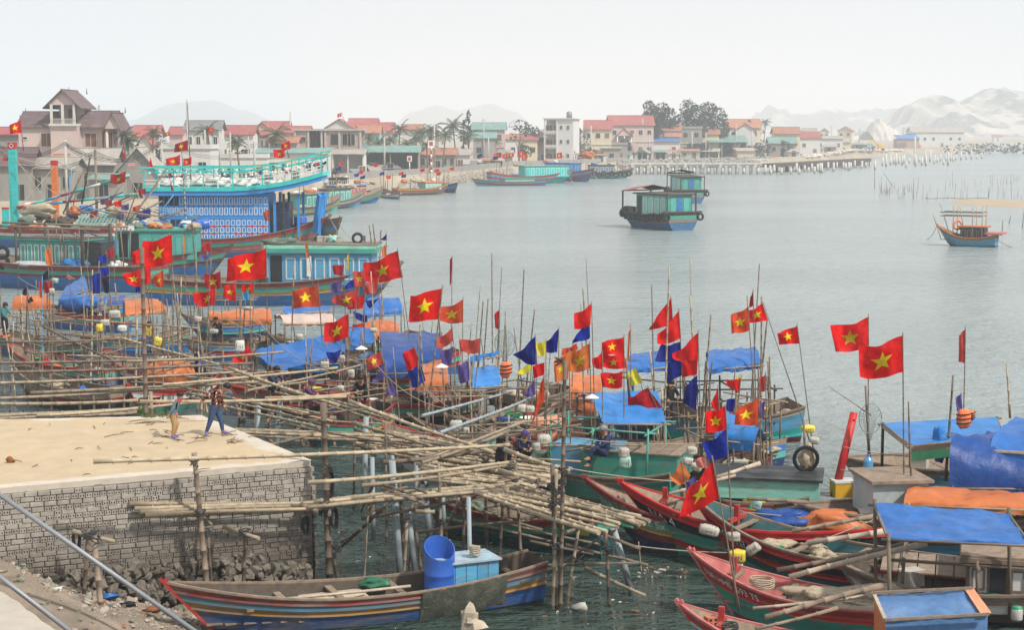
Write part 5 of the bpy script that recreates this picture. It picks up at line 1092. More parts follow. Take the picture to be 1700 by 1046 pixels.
def coil(loc, r, m_, lb, n=5):
 q = MB();
 q.tube([(math.cos(i / 12 * 6.283) * r * (1 + .04 * math.sin(i * 2.3)), math.sin(i / 12 * 6.283) * r, .02 + i * .004 + .01 * math.sin(i * 1.7)) for i in range(12 * n)], .018, 5); solo('rope_coil', q, m_, lb, 'rope', loc)
def crate(loc, rz, m_, lb, s=(.5, .35, .28)):
 r = thing('crate', lb, 'crate', loc, rz); x, y, z = s
 g = MB(); g.box((0, 0, .02), (x, y, .03)); part('crate_base', g, m_, r)
 for sx in (-1, 1):
  g = MB();
  for k in range(3): g.box((sx * x / 2, 0, z * (k + .5) / 3), (.02, y, z / 3 - .03))
  part('crate_side', g, m_, r, kind='stuff')
 for sy in (-1, 1):
  g = MB()
  for k in range(3): g.box((0, sy * y / 2, z * (k + .5) / 3), (x + .02, .02, z / 3 - .03))
  part('crate_side', g, m_, r, kind='stuff')
def box_item(name, loc, rz, d, m_, lb, cat, lid=None):
 r = thing(name, lb, cat, loc, rz); g = MB(); g.box((0, 0, d[2] / 2), d); part('body', g, m_, r); g = MB(); g.box((0, 0, d[2] + .03), (d[0] + .04, d[1] + .04, .06)); part('lid', g, lid or m_, r)
def ring(c, r, rt, m_, lb, name='tyre', cat='tyre', bands=None, axis='Y'):
 q = MB(); n = 20; a1 = []
 q.tube([(math.cos(i / n * 6.283) * r, 0, math.sin(i / n * 6.283) * r) for i in range(n + 1)], rt, 8, 0, False)
 if bands:
  for k in range(4): a = k * 1.571 + .78; q.tube([(math.cos(a - .12) * r, 0, math.sin(a - .12) * r), (math.cos(a + .12) * r, 0, math.sin(a + .12) * r)], rt * 1.12, 8, 1)
 o = solo(name, q, [m_, bands or m_], lb, cat, c); return o
def bundle(loc, s, m_, lb, rz=0, name='folded_tarp', cat='tarp'):
 q = MB(); q.blob((0, 0, s[2] * .35), s, 18, .25, loc.x * 2 + loc.y, 0, .8); solo(name, q, m_, lb, cat, loc, rz)
def lampshade(px, py, Y, lb):
 r = thing('lamp', lb, 'lamp', D(px, py, Y)); g = MB(); g.lathe([(.02, .1), (.05, .08), (.2, 0), (.21, -.01), (.19, 0), (.04, .06)], n=18); part('shade', g, plastic_w, r); g = MB(); g.blob((0, 0, -.03), (.08, .08, .12), 8, 0); part('bulb', g, plastic_w, r)
def clutter(b, n, t0=.25, t1=.9, z=None, seed=0, kinds=None):
 rq = random.Random(seed * 7 + 1); z = b.dk + .03 if z is None else z; cl = dict(blue=plastic_b, white=plastic_w, red=plastic_r, green=plastic_g, yellow=plastic_y)
 used = set()
 for i in range(n):
  t = rq.uniform(t0, t1); p = b.at(t, rq.uniform(-.7, .7), z); k = rq.choice(kinds or ('jerry', 'bucket', 'basin', 'net', 'coil', 'crate', 'bundle', 'bundle', 'net', 'box')); c = rq.choice(list(cl));
  key = (k, c);
  if key in used: k = rq.choice(('bucket', 'coil', 'bundle'));
  used.add(key);
  if k == 'jerry': jerry(p, rq.uniform(0, 3), cl[c], f'{c} jerry can on {b.short}')
  elif k == 'bucket': bucket(p, cl[c], f'{c} bucket on {b.short}', rq.uniform(.9, 1.3))
  elif k == 'basin': bucket(p, cl[c], f'{c} basin on {b.short}', rq.uniform(.8, 1.2), True)
  elif k == 'net': net_heap(p, (rq.uniform(.6, 1.1), rq.uniform(.5, .8), rq.uniform(.25, .45)), rq.choice((netm, net_gr)), f'heaped net on {b.short}')
  elif k == 'coil': coil(p, rq.uniform(.15, .28), rope_m, f'coiled rope on {b.short}')
  elif k == 'crate': crate(p, rq.uniform(0, 3), cl[c], f'{c} slatted crate on {b.short}')
  elif k == 'box': box_item('cool_box', p, rq.uniform(0, 3), (.5, .35, .32), foam, f'white foam cool box on {b.short}', 'cool box')
  else: tc = rq.choice(('orange', 'blue', 'brown', 'black', 'green')); bundle(p, (rq.uniform(.5, .9), rq.uniform(.35, .6), rq.uniform(.2, .35)), dict(orange=t_org, blue=t_blue, brown=wood_dk, black=f_dark, green=t_green)[tc], f'crumpled {tc} cloth on {b.short}', rq.uniform(0, 3))
# ================================================================== THE NEAR BOATS
p_pink = mat('faded_pink_red', (.50, .16, .15), .6, .25, 4, .2, (1, 1, 1), (.38, .28, .22), .3, 2)
# multicoloured rowing boat at the bottom
o_red, o_lb, o_och, o_bl = [mat('old_' + n_, c_, .6, .3, 3, .3, (.4, 1, 2.5), (.17, .14, .115), .6, 1.6, thr=(.44, .66)) for n_, c_ in (('red', (.26, .05, .04)), ('pale_blue', (.10, .22, .30)), ('ochre', (.40, .22, .06)), ('blue', (.03, .10, .27)))]
bA = Boat('long wooden rowing boat with red, blue and ochre stripes moored under the jetty', (272, 968), 1.35, (892, 925), 1.05, .72, 1.75, [(.14, o_red), (.12, o_lb), (.13, o_och), (.30, o_bl), (.31, p_tar)], draft=.3, stern_w=.72, deck_drop=.42, gun=wood, planks=20, short='the multicoloured rowing boat', stem=p_red, inner=wood_dk, deck_m=wood, stem_up=.12, rake=1.5)
q = MB(); q.tube([bA.w(t * bA.L, -.62 * bA.hw(t), .82) for t in (.12, .3, .5, .62)], .035, 6); part('side_rail', q, wood_lt, bA.root, True)
for t, w_ in ((.2, 1.0), (.3, .9), (.44, .9), (.60, 1.0), (.93, 1.0)): q = MB(); q.box((t * bA.L, 0, .66), (.16, bA.hw(t) * 2 * .95 * w_, .05)); part('thwart', q, wood, bA.root)
for k in range(5): q = MB(); q.box((.44 * bA.L + .0, -.45 + k * .24, .55), (1.5, .21, .03)); part('floor_board', q, wood_lt, bA.root)
q = MB(); q.box((.455 * bA.L, -.1, .62), (1.1, .2, .04), .25); part('loose_board', q, wood_lt, bA.root)
# net draped over the side
q = MB(); ns = bA.nside()
q.grid(lambda u, v: bA.hp(.64 + .24 * u, 1 - v * (.75 + .15 * math.sin(u * 5)), ns) + Vector((0, ns * (.035 + .02 * math.sin(u * 19 + v * 7)), .02 if v < .1 else 0)), 20, 8); net_dk = mat('dark_net', (.12, .13, .10), .95, .35, 16, .6, (1, 1, 1), (.22, .2, .15), .4, 3); solo('draped_net', q, net_dk, 'dark net draped over the side of the multicoloured rowing boat', 'fishing net', bA.loc, bA.rz)
# cut blue barrel
c = bA.w(.715 * bA.L, -.15, .3); r = thing('cut_barrel', 'large blue plastic barrel with slanted open mouth standing in the rowing boat', 'barrel', c, .3)
q = MB(); n = 28; R0 = .36
def brl(rad, lo, hi, sl):
 vs = []
 for z in (0, .05, .32, .34, .36, .62, .64, .66, .95, None):
  for j in range(n):
   th = j / n * 6.283; x = math.cos(th) * rad; y = math.sin(th) * rad
   zz = z if z is not None else hi + sl * (y / rad); k = (1.03 if z in (.34, .64) else (.93 if z == 0 else 1)) * (1 + (.0 if z is not None else .0)); vs.append((x * k, y * k, zz))
 return vs
vs = brl(R0, 0, 1.25, .22); q.add(vs, [(i * n + j, i * n + (j + 1) % n, (i + 1) * n + (j + 1) % n, (i + 1) * n + j) for i in range(9) for j in range(n)], 0, True)
vs2 = brl(R0 - .02, 0, 1.25, .22); q.add(vs2, [(i * n + j, (i + 1) * n + j, (i + 1) * n + (j + 1) % n, i * n + (j + 1) % n) for i in range(9) for j in range(n)], 0, True)
q.add([vs[9 * n + j] for j in range(n)] + [vs2[9 * n + j] for j in range(n)], [(j, (j + 1) % n, n + (j + 1) % n, n + j) for j in range(n)]); part('barrel_wall', q, plastic_b, r)
# blue wooden fish box
c = bA.w(.795 * bA.L, .1, .45); r = thing('fish_box', 'worn blue wooden box with planked lid beside the cut barrel', 'box', c, bA.rz + .04)
for k in range(5): q = MB(); q.box((-.56 + k * .28, -.42, .36), (.265, .04, .70)); part('side_board', q, p_ltblue, r)
for k in range(4): q = MB(); q.box((-.72, -.33 + k * .22, .36), (.04, .20, .70)); part('side_board', q, p_ltblue, r)
for k in range(5): q = MB(); q.box((-.0, -.42 + k * .21, .745), (1.5, .19, .04)); part('lid_board', q, mat('box_lid_paint', (.38, .50, .58), .7, .3, 4, .3, (1, 1, 1), (.40, .27, .22), .45, 2.5), r)
q = MB(); q.box((0, 0, .35), (1.38, .78, .66)); part('box_body', q, wood_dk, r)
coil(c + Vector((.25, -.1, .80)), .12, rope_m, 'small coil of rope on the blue fish box lid')
bundle(bA.at(.56, .55, .6), (.7, .35, .25), t_green, 'green cloth in the rowing boat by the thwart')
for i, (t, z) in enumerate(((.04, 1.1), (.12, .6))): pass
# boats with raised red bows at right
def bow_boat(label, short, bow, bz_, stern, sz_, fb, B, bands, **k): return Boat(label, bow, bz_, stern, sz_, fb, B, bands, short=short, **k)
b1 = bow_boat('wooden boat with maroon rails and green name band, bow beside the ramp end', 'the boat with the green name band', (969, 793), 1.95, (1290, 850), 1.0, .95, 2.2, [(.10, p_dkred), (.17, p_green), (.09, p_yel), (.14, p_dkred), (.18, p_navy), (.32, p_darkteal)], gun=p_dkred, stem=p_dkred, planks=14, stem_up=.1)
b1.text('NA HM01LL Sx', .04, .765, .29, p_white)
b2 = bow_boat('wooden boat with bright red rails, black name band and sea green hull', 'the boat with the black name band', (1029, 800), 1.9, (1480, 868), 1.1, .95, 2.3, [(.14, p_red2), (.17, p_black), (.22, p_green), (.13, p_red2), (.34, p_green)], gun=p_red2, stem=p_red2, planks=18, stem_up=.12)
b2.text('NA 4', .085, .715, .36, p_white)
b3 = bow_boat('wooden boat with red rail and black stripe behind the large front flag', 'the boat behind the front flag', (1150, 822), 1.75, (1620, 940), .95, .8, 2.1, [(.16, p_red2), (.16, p_black), (.13, p_red2), (.14, p_darkteal), (.41, p_teal)], gun=wood, stem=p_red2, planks=20, inner=p_darkteal, deck_drop=.3, stem_up=.05)
b3.text('AC 7327 S', .085, .69, .31, p_white)
b4 = bow_boat('small red and green boat holding the pale net heap', 'the small red and green boat', (1147, 916), 1.45, (1590, 1010), .8, .68, 1.75, [(.22, p_red), (.08, p_red2), (.40, p_green), (.30, p_dkred)], gun=p_pink, stem=p_pink, planks=18, stem_up=.12, inner=p_pink)
b4.text('NA HM0 G93 TS', .04, .80, .22, p_white)
b5 = bow_boat('nearest small boat with worn red bow and blue name band at the bottom edge', 'the nearest red bowed boat', (1127, 1003), 1.35, (1560, 1085), .8, .65, 1.7, [(.16, p_red), (.05, p_ltteal), (.22, p_ltblue), (.37, p_dkred), (.2, p_green)], gun=p_pink, stem=p_pink, planks=16, stem_up=.12, inner=wood)
b5.text('NA HM 018', .08, .62, .3, p_blue)
for b_, ts in ((b1, (.2, .4)), (b2, (.22, .45)), (b3, (.2, .42, .6)), (b4, (.18, .38)), (b5, (.2, .36))):
 for t in ts: q = MB(); q.box((t * b_.L, 0, b_.sheer(t) - .06), (.14, b_.hw(t) * 1.96, .06)); part('thwart', q, wood, b_.root)
for b_ in (b2, b3, b4, b5):
 q = MB(); t = .17; q.box((t * b_.L, 0, b_.sheer(t) + .12), (.12, .12, .5)); q.box((t * b_.L, 0, b_.sheer(t) + .02), (.1, b_.hw(t) * 1.5, .1)); part('mooring_bitt', q, p_red, b_.root)
# raised planked roof of the lowest right boats
b6 = Boat('wide weathered boat with plank deck under the flat blue awning', (1395, 935), 1.0, (1780, 960), 1.0, .8, 3.0, [(.2, wood), (.2, p_white), (.2, wood_dk), (.4, p_tar)], short='the boat under the flat blue awning', planks=20, inner=wood_dk, stern_w=.8, deck_drop=.15)
b6.frame((.28, .6, .92), 1.4, .045, bamboo_old)
b6.cabin(.55, .98, .75, .7, .8, wood, wood, 5, 1, p_white, wood, dark=((1, 0),))
for k in range(9): q = MB(); q.box((.22 * b6.L + k * .42, 0.3, 1.05 - k * .012), (.39, 1.9, .035)); part('hatch_board', q, wood, b6.root)
cw = [P(1475, 893, 2.6), P(1712, 903, 2.6), P(1675, 851, 2.75), P(1452, 836, 2.75)]
flat_tarp(b6.root, cw, t_blue, .05, hem=.05, frame_m=bamboo_old)
for p, (px, py) in ((cw[0], (1490, 1046)), (cw[1], (1700, 1046)), (cw[2], (1660, 960)), (cw[3], (1455, 960))): g = MB(); g.tube([p + Vector((0, 0, .1)), Vector((p.x + .1, p.y, .3))], .045, 7); part('canopy_post', g, bamboo_old, b6.root, True)
b7 = Boat('low boat carrying the stained blue cabin at the bottom right', (1350, 1060), .9, (1800, 1080), .9, .65, 2.6, [(.3, wood), (.3, p_white), (.4, p_tar)], short='the boat with the stained blue cabin', planks=16)
r = thing('tarp_cabin', 'low cabin wrapped in stained blue tarp with orange ends', 'cabin', P(1545, 1060, .8), .03)
cc = [P(1470, 1030, 1.75), P(1640, 1020, 1.75), P(1612, 978, 1.95), P(1452, 986, 1.95)]
flat_tarp(r, cc, t_dirty, .03, name='roof_tarp', hem=.0)
cc2 = [P(1470, 1030, 1.74) - Vector((0, 0, 1.2)), P(1640, 1020, 1.74) - Vector((0, 0, 1.2)), P(1640, 1020, 1.74), P(1470, 1030, 1.74)]
flat_tarp(r, cc2, t_dirty, .0, name='side_tarp', wrink=.03)
cc3 = [P(1452, 986, 1.94) - Vector((0, 0, 1.2)), P(1470, 1030, 1.74) - Vector((0, 0, 1.2)), P(1470, 1030, 1.74), P(1452, 986, 1.94)]
flat_tarp(r, cc3, t_org, .0, name='end_tarp', wrink=.02)
cc4 = [P(1628, 1019, 1.79), P(1646, 1018, 1.79), P(1616, 977, 1.99), P(1600, 977, 1.99)]; flat_tarp(r, cc4, t_salmon, 0, name='orange_hem', wrink=.01)
for a, c in (((1468, 1030), (1642, 1020)), ((1450, 985), (1614, 977))): g = MB(); g.beam(P(*a, 1.8 if a[1] > 1000 else 2.0), P(*c, 1.8 if a[1] > 1000 else 2.0), .06, .05); part('roof_batten', g, wood, r, True)
g = MB(); g.beam(P(1450, 985, 1.97), P(1470, 1031, 1.78), .07, .05); part('roof_batten', g, wood_lt, r, True)
# boats at right centre: green hull with blue tarp, dark wood boat, boats of the blue hut
b8 = Boat('green hulled boat with wooden deck house and bright blue tarp awning', (880, 760), 1.3, (1128, 775), 1.35, 1.1, 2.6, [(.12, wood), (.36, p_green), (.15, wood), (.37, p_darkteal)], short='the green boat under the bright blue awning', stern_w=.9, planks=12)
arch(b8, (1004, 704), (1106, 704), (1092, 650), (978, 654), 2.5, 3.0, t_sky, .0, .2, label='bright blue tarp with orange edge')
arch(b8, (945, 651), (998, 651), (998, 624), (948, 622), 2.4, 2.8, t_org, .2, .6, label='orange canopy')
q = MB(); q.box((.42 * b8.L, -.2, 1.5), (2.0, 1.2, .9)); part('deck_house', q, p_ltblue, b8.root); q = MB(); q.box((.72 * b8.L, 0, 1.45), (3.0, 1.9, .75)); part('fish_hold', q, p_green, b8.root)
for k in range(8): q = MB(); q.box((.47 * b8.L + k * .37, 0, 1.86), (.34, 2.0, .04)); part('deck_board', q, wood, b8.root)
b8.frame((.2, .5, .85), 2.45, .035, p_green)
b9 = Boat('dark wooden boat with a black planked hatch and rolled blue awning', (1130, 800), 1.3, (1345, 815), 1.2, 1.0, 2.4, [(.12, wood), (.3, p_ltteal), (.2, wood), (.38, p_darkteal)], short='the boat with the black planked hatch', stern_w=.85, planks=12)
q = MB(); q.box((.66 * b9.L, 0, 1.35), (3.0, 1.7, .55)); part('hatch', q, p_ltteal, b9.root); q = MB(); q.box((.66 * b9.L, 0, 1.65), (3.2, 1.9, .07)); part('hatch_top', q, p_tar, b9.root)
arch(b9, (1186, 729), (1254, 738), (1262, 712), (1196, 690), 2.1, 2.5, t_sky, .25, .6)
b10 = Boat('teal and blue boat with open stern at right centre behind the flags', (1070, 680), 1.2, (1322, 668), 1.35, 1.0, 2.6, [(.10, wood), (.35, p_ltblue), (.2, p_cyan), (.35, p_dkred)], short='the teal boat behind the flags', stern_w=.85, planks=12)
arch(b10, (1040, 618), (1140, 604), (1140, 582), (1044, 592), 3.0, 3.3, t_blue, .1, .6)
arch(b10, (1176, 614), (1262, 606), (1258, 580), (1174, 586), 3.0, 3.35, t_blue, .15, .6)
b10.frame((.3, .55, .8), 2.0, .035, wood_dk)
b11 = Boat('flat roofed boat with blue sheet roof behind the life vest pole', (1400, 760), 1.3, (1760, 745), 1.3, 1.0, 2.8, [(.15, wood), (.3, p_ltblue), (.2, wood), (.35, p_darkteal)], short='the boat with the flat blue roof', stern_w=.85, planks=14)
cw = [P(1512, 738, 2.8), P(1668, 722, 2.8), P(1655, 692, 2.9), P(1466, 702, 2.9)]
flat_tarp(b11.root, cw, t_sky, .02, hem=.02, wrink=.02, frame_m=wood)
q = MB(); q.beam(cw[0] - Vector((0, 0, .12)), cw[1] - Vector((0, 0, .12)), .06, .16); part('roof_beam', q, wood_dk, b11.root, True)
q = MB(); q.beam(cw[0] - Vector((0, 0, .32)), cw[1] - Vector((0, 0, .32)), .05, .28); part('rolled_green_tarp', q, t_green, b11.root, True)
q = MB(); q.beam(cw[3] - Vector((0, 0, .10)), cw[0] - Vector((0, 0, .10)), .06, .12); part('roof_beam', q, bamboo_new, b11.root, True)
for p in cw: g = MB(); g.tube([p, Vector((p.x, p.y, .9))], .045, 7); part('canopy_post', g, wood_dk, b11.root, True)
b12 = Boat('boat with the big blue tarp hut at the right edge', (1322, 838), 1.4, (1800, 830), 1.3, 1.1, 3.0, [(.15, wood), (.3, wood_dk), (.2, p_ltblue), (.35, p_darkteal)], short='the boat with the blue tarp hut', stern_w=.9, planks=16)
arch(b12, (1575, 810), (1800, 812), (1800, 700), (1582, 728), 1.9, 3.1, t_blue2, .3, .6, name='hut_tarp', endflap=t_blue2, nu=40, nv=20, wrink=.13)
arch(b12, (1640, 765), (1800, 770), (1800, 700), (1672, 700), 2.55, 3.3, t_blue, .05, .6, name='hut_top_tarp', posts=False)
arch(b12, (1500, 838), (1790, 850), (1790, 824), (1506, 812), 1.75, 1.98, t_org, .12, .7, name='rolled_canopy', wrink=.08)
q = MB(); q.beam(P(1572, 745, 2.8), P(1720, 753, 2.8), .06, .06); part('hut_rail', q, bamboo_new, b12.root, True)
q = MB(); xw = tx_(b12, 1478); q.box((xw, 0, 1.6), (1.5, 1.6, .95)); part('wheelhouse', q, mat('pale_blue_wood', (.42, .47, .48), .8, .25, 4, .2, (1, 1, 1), (.3, .25, .2), .4, 2), b12.root); q = MB(); q.box((xw, 0, 2.12), (1.7, 1.9, .08)); part('wheelhouse_roof', q, wood, b12.root)
q = MB(); q.box((xw + 2.1, 0, 1.3), (2.4, 1.9, .1)); part('tarred_hatch', q, p_tar, b12.root)
# ================================================================== MIDDLE BOATS BY THE WALKWAYS
mid = []
def mboat(lb, short, bow, bz_, st, sz_, B, cols, can=None, fb=.85, n=5, fr=None, seed=0, **k):
 bands = [(.14, cols[0]), (.16, cols[1]), (.14, cols[2]), (.56, cols[3])]
 b_ = Boat(lb, bow, bz_, st, sz_, fb, B, bands, short=short, gun=cols[0], seg=18, **k); mid.append(b_)
 if can:
  for c_ in can: arch(b_, *c_[:4], c_[4], c_[5], c_[6], c_[7] if len(c_) > 7 else .1, .6)
 if fr: b_.frame(fr, 2.0, .035, random.choice((bamboo, bamboo_old)))
 clutter(b_, n + 5, .1, .95, seed=seed); return b_
mboat('small boat with crumpled orange canopy at the left edge', 'the orange canopied boat at far left', (150, 570), 1.2, (-30, 540), 1.1, 2.0, (wood, p_teal, p_red, p_blue), [((20, 513), (86, 513), (80, 490), (26, 492), 2.0, 2.6, t_org, .05)], seed=1, fr=(.3, .6))
mboat('red bowed boat moored behind the left bamboo rails', 'the red bowed boat at far left', (14, 570), 1.5, (190, 612), .9, 1.9, (p_red, p_teal, p_red, p_blue), seed=2, fr=(.4, .75))
mboat('boat with clean orange canopy and blue roll left of the thick flag post', 'the orange canopied boat by the flag post', (130, 555), 1.2, (310, 545), 1.2, 2.0, (wood, p_teal, p_blue, p_blue), [((209, 522), (277, 518), (262, 497), (206, 498), 2.0, 2.5, t_org, .05), ((172, 507), (212, 506), (210, 494), (172, 494), 2.3, 2.5, t_blue2, .0)], seed=3)
mboat('red boat with white rail behind the walkway posts', 'the red boat behind the walkway', (172, 580), 1.5, (330, 620), .9, 1.9, (p_red, p_white, p_red, p_teal), seed=4, fr=(.4, .7))
mboat('blue boat with orange rescue bundles and blue tarp near the moored trawler', 'the boat with orange and blue bundles', (90, 515), 1.1, (200, 500), 1.1, 1.8, (wood, p_blue, p_teal, p_blue), [((100, 497), (146, 480), (142, 462), (108, 478), 1.6, 1.9, t_blue, .1)], seed=5)
mboat('small boat under a long flat orange canopy', 'the long orange canopied boat', (300, 560), 1.2, (470, 556), 1.1, 2.0, (wood, p_ltblue, p_red, p_blue), [((345, 530), (452, 532), (450, 514), (350, 516), 2.1, 2.45, t_org, .18)], seed=6, fr=(.25, .8))
mboat('boat with beige canopy and blue cabin side', 'the beige canopied boat', (420, 585), 1.2, (620, 580), 1.2, 2.3, (wood, p_blue, p_blue, p_navy), [((470, 538), (560, 538), (552, 522), (462, 522), 2.3, 2.6, t_pale, .1), ((470, 520), (548, 516), (545, 508), (470, 510), 2.6, 2.8, t_blue, .05)], seed=7)
b = mboat('wooden boat under the widest sloping blue tarp', 'the boat under the widest blue tarp', (380, 640), 1.3, (650, 625), 1.1, 2.3, (p_red, wood, p_red, p_tar), None, seed=8, n=6, fr=(.3, .75))
cw = [P(468, 614, 2.1), P(628, 566, 2.3), P(618, 541, 2.9), P(422, 578, 2.6)]; flat_tarp(b.root, cw, t_blue, .16, hem=.06, wrink=.1); flat_tarp(b.root, [P(540, 541, 3.0) + Vector((0, .1, .03)), P(625, 553, 3.0), P(618, 545, 3.1), P(536, 538, 3.1)], t_blue, .02)
for p in cw: g = MB(); g.tube([p + Vector((0, 0, .2)), Vector((p.x, p.y, .6))], .04, 6); part('canopy_post', g, bamboo_old, b.root, True)
mboat('boat with small round blue canopy right of the trawler stern', 'the round blue canopied boat', (560, 560), 1.2, (690, 550), 1.2, 2.0, (wood, p_teal, p_red, p_blue), [((602, 524), (668, 522), (662, 494), (612, 494), 1.9, 2.6, t_blue, .05)], seed=9)
mboat('boat with peach orange hood behind the low blue hood', 'the peach orange hooded boat', (560, 590), 1.2, (700, 590), 1.2, 2.0, (wood, p_ltblue, p_red, p_blue), [((604, 560), (664, 560), (656, 532), (612, 532), 2.0, 2.6, t_org, .0)], seed=10)
mboat('wooden boat under a long deep blue hood in the middle', 'the long blue hooded boat', (560, 655), 1.2, (790, 650), 1.1, 2.3, (p_red, p_green, wood, p_tar), [((634, 615), (736, 600), (732, 557), (632, 560), 2.1, 2.8, t_blue2, .35), ((680, 640), (745, 640), (742, 600), (690, 585), 1.7, 2.2, t_org, .2)], seed=11, n=6, fr=(.2, .7))
mboat('boat with small blue flat tarps right of the blue hood', 'the boat with small flat blue tarps', (740, 690), 1.3, (900, 668), 1.2, 2.2, (wood, p_green, wood, p_tar), [((780, 645), (832, 640), (828, 612), (776, 618), 2.1, 2.4, t_sky, .1), ((775, 600), (830, 590), (828, 582), (778, 590), 2.7, 2.9, t_sky, .05)], seed=12, n=6, fr=(.2, .6, .9))
mboat('low red bowed boat tucked against the walkway centre', 'the low red bowed boat at the walkway', (634, 700), 1.4, (830, 760), .9, 1.9, (p_red, p_yel, p_red, p_white), seed=13, n=5)
mboat('dark boat with red stripe under the rickety frames', 'the dark boat under the frames', (370, 606), 1.3, (560, 650), .9, 2.0, (p_red, p_navy, p_red, p_navy), seed=14, n=5, fr=(.3, .6))
mboat('bare wooden boat with net pile near the crouching fishers', 'the bare wooden boat near the fishers', (760, 760), 1.2, (960, 745), 1.2, 2.2, (wood, wood, p_dkred, p_darkteal), seed=15, n=5, fr=(.2, .5, .85))
mboat('worn boat with orange folded canopy behind the white lamp shade', 'the boat with folded orange canopy', (860, 700), 1.2, (1010, 695), 1.2, 2.2, (wood, p_ltblue, wood, p_tar), [((944, 676), (990, 684), (985, 660), (940, 655), 1.8, 2.1, t_org, .2)], seed=16, n=5)
mboat('wooden boat with bamboo frame behind the crate of nets', 'the framed boat behind the awning', (1010, 735), 1.2, (1190, 720), 1.2, 2.2, (wood, p_green, wood, p_tar), seed=17, n=5, fr=(.3, .6))
mboat('green planked boat below the walkway ramp', 'the green boat below the ramp', (700, 815), 1.0, (1010, 850), 1.2, 2.0, (p_dkred, p_green, p_darkteal, p_darkteal), seed=18, n=2)
# clutter on the bow boats
for b_, n_, s_ in ((b1, 5, 301), (b2, 6, 302), (b3, 6, 303), (b6, 6, 304), (b8, 7, 305), (b9, 6, 306), (b10, 7, 307), (b11, 6, 308), (b12, 6, 309)): clutter(b_, n_, .2, .95, seed=s_)
net_heap(b3.at(.3, -.1, .6), (1.3, .9, .35), netm, 'flat net heap in the bow of the boat behind the front flag'); net_heap(b1.at(.3, 0, .8), (1.2, .8, .35), net_gr, 'green net heap in the bow of the name band boat')
net_heap(b4.at(.62, .1, .55), (3.0, 1.3, .55), netm, 'large pale tan net heap filling the small red and green boat')
net_heap(P(880, 800, 1.0), (1.8, 1.2, .7), netm, 'tangled pale net heap beside the crouching fisher')
net_heap(P(905, 770, 1.2), (1.0, .8, .5), net_gr, 'green net heap behind the crouching fisher')
bundle(b2.at(.62, -.1, .85), (1.6, 1.0, .55), t_blue2, 'folded blue tarp heap on the boat with black name band'); bundle(b2.at(.80, -.1, .85), (1.8, 1.0, .6), t_org, 'folded orange tarp heap next to the blue one', .1)
coil(b4.at(.28, 0, .75), .28, rope_m, 'loose rope coil in the bow of the small red and green boat'); coil(b5.at(.2, -.1, .8), .2, rope_dk, 'tangled dark rope in the nearest bow')
r = thing('hollow_brick', 'orange hollow clay brick in the nearest bow', 'brick', b5.at(.13, -.1, .95), .4); q = MB(); q.box((0, 0, .1), (.24, .2, .2)); part('brick_body', q, mat('clay_brick', (.55, .2, .12), .9), r)
for i in range(2):
 for j in range(2): q = MB(); q.box((-.06 + .12 * i, -.101, .055 + .09 * j), (.06, .01, .05)); part('brick_hole', q, glass_dk, r)
r = thing('paint_tin', 'small tin with a blue label on the small red and green boat', 'tin', b4.at(.4, -.3, .72)); q = MB(); q.tube([(-.12, 0, .08), (.12, 0, .12)], .09, 14); part('tin', q, steel, r); q = MB(); q.tube([(-.05, 0, .09), (.05, 0, .11)], .093, 14); part('tin_label', q, plastic_b, r)
# oars and long poles lying across the right boats
for i, (x1, y1, z1, x2, y2, z2, rr_, lb) in enumerate(((1315, 882, 1.3, 1452, 858, 1.6, .07, 'thick wooden pole lying below the folded orange tarp'), (1340, 903, 1.2, 1480, 880, 1.6, .09, 'thick wooden pole over the plank deck behind the flag boat'), (1290, 948, 1.1, 1500, 905, 1.8, .075, 'long pole crossing above the pale net heap'), (1310, 960, 1.05, 1538, 900, 1.9, .09, 'thickest long pole slanting up to the flat awning'), (1270, 1024, 1.0, 1465, 974, 1.5, .085, 'pale thick pole over the nearest boat'), (1250, 1010, 1.0, 1440, 992, 1.2, .05, 'thin pole parallel to the pale thick pole'), (1255, 1046, .9, 1390, 1010, 1.2, .05, 'short pole near the bottom edge'), (1110, 820, 1.6, 1220, 790, 1.9, .06, 'oar shaft behind the boat with black name band'), (1240, 828, 1.6, 1340, 835, 1.5, .06, 'round timber along the hatch of the dark boat'), (1190, 792, 1.9, 1262, 770, 2.2, .07, 'light timber end behind the orange pennant'))):
 q = MB(); bam(q, P(x1, y1, z1), P(x2, y2, z2), rr_ * .8, 0, 1.2, 8); solo('wooden_pole', q, wood_lt if i % 2 else wood, lb, 'pole', P(x1, y1, z1), world=True)
# ================================================================== LARGE MOORED TRAWLERS AT LEFT
def BB(lb, short, bow, bz_, st, sz_, fb, B, bands, **k): return Boat(lb, bow, bz_, st, sz_, fb, B, bands, short=short, **k)
L3 = BB('large two storey blue trawler with white outlined panels and a turquoise net gantry', 'the two storey blue trawler', (549, 357), 3.7, (225, 385), 2.2, 1.7, 4.6, [(.14, p_red), (.14, p_green), (.14, p_pink), (.08, wood), (.50, p_blue)], stern_w=.8, draft=.8, full=.35, gun=wood, deck_drop=.5, group='large trawlers', deck_m=wood_dk)
def tx(b, px): # local x on a boat for a pixel column
 f = lambda t: proj(b.at(t, 0, 2))[0]; a, c = 0., 1.
 for _ in range(30):
  m_ = (a + c) / 2
  if (f(m_) > px) == (f(0) > f(1)): a = m_
  else: c = m_
 return a
t1, t2 = tx(L3, 452), tx(L3, 272); z0 = 1.5
L3.cabin(t1, t2, .92, z0, 2.0, p_sky, p_sky, 20, 3, p_sky, p_white, over=.02, name='lower_storey', dark=((13, 1), (13, 2), (16, 1), (16, 2), (17, 1), (17, 2)), cap=p_sky)
L3.cabin(t1, t2, .92, z0 + 2.15, 1.9, p_sky, p_sky, 22, 2, p_sky, p_white, over=.02, name='upper_storey', dark=((18, 1), (19, 1), (20, 1), (21, 1)), cap=p_sky)
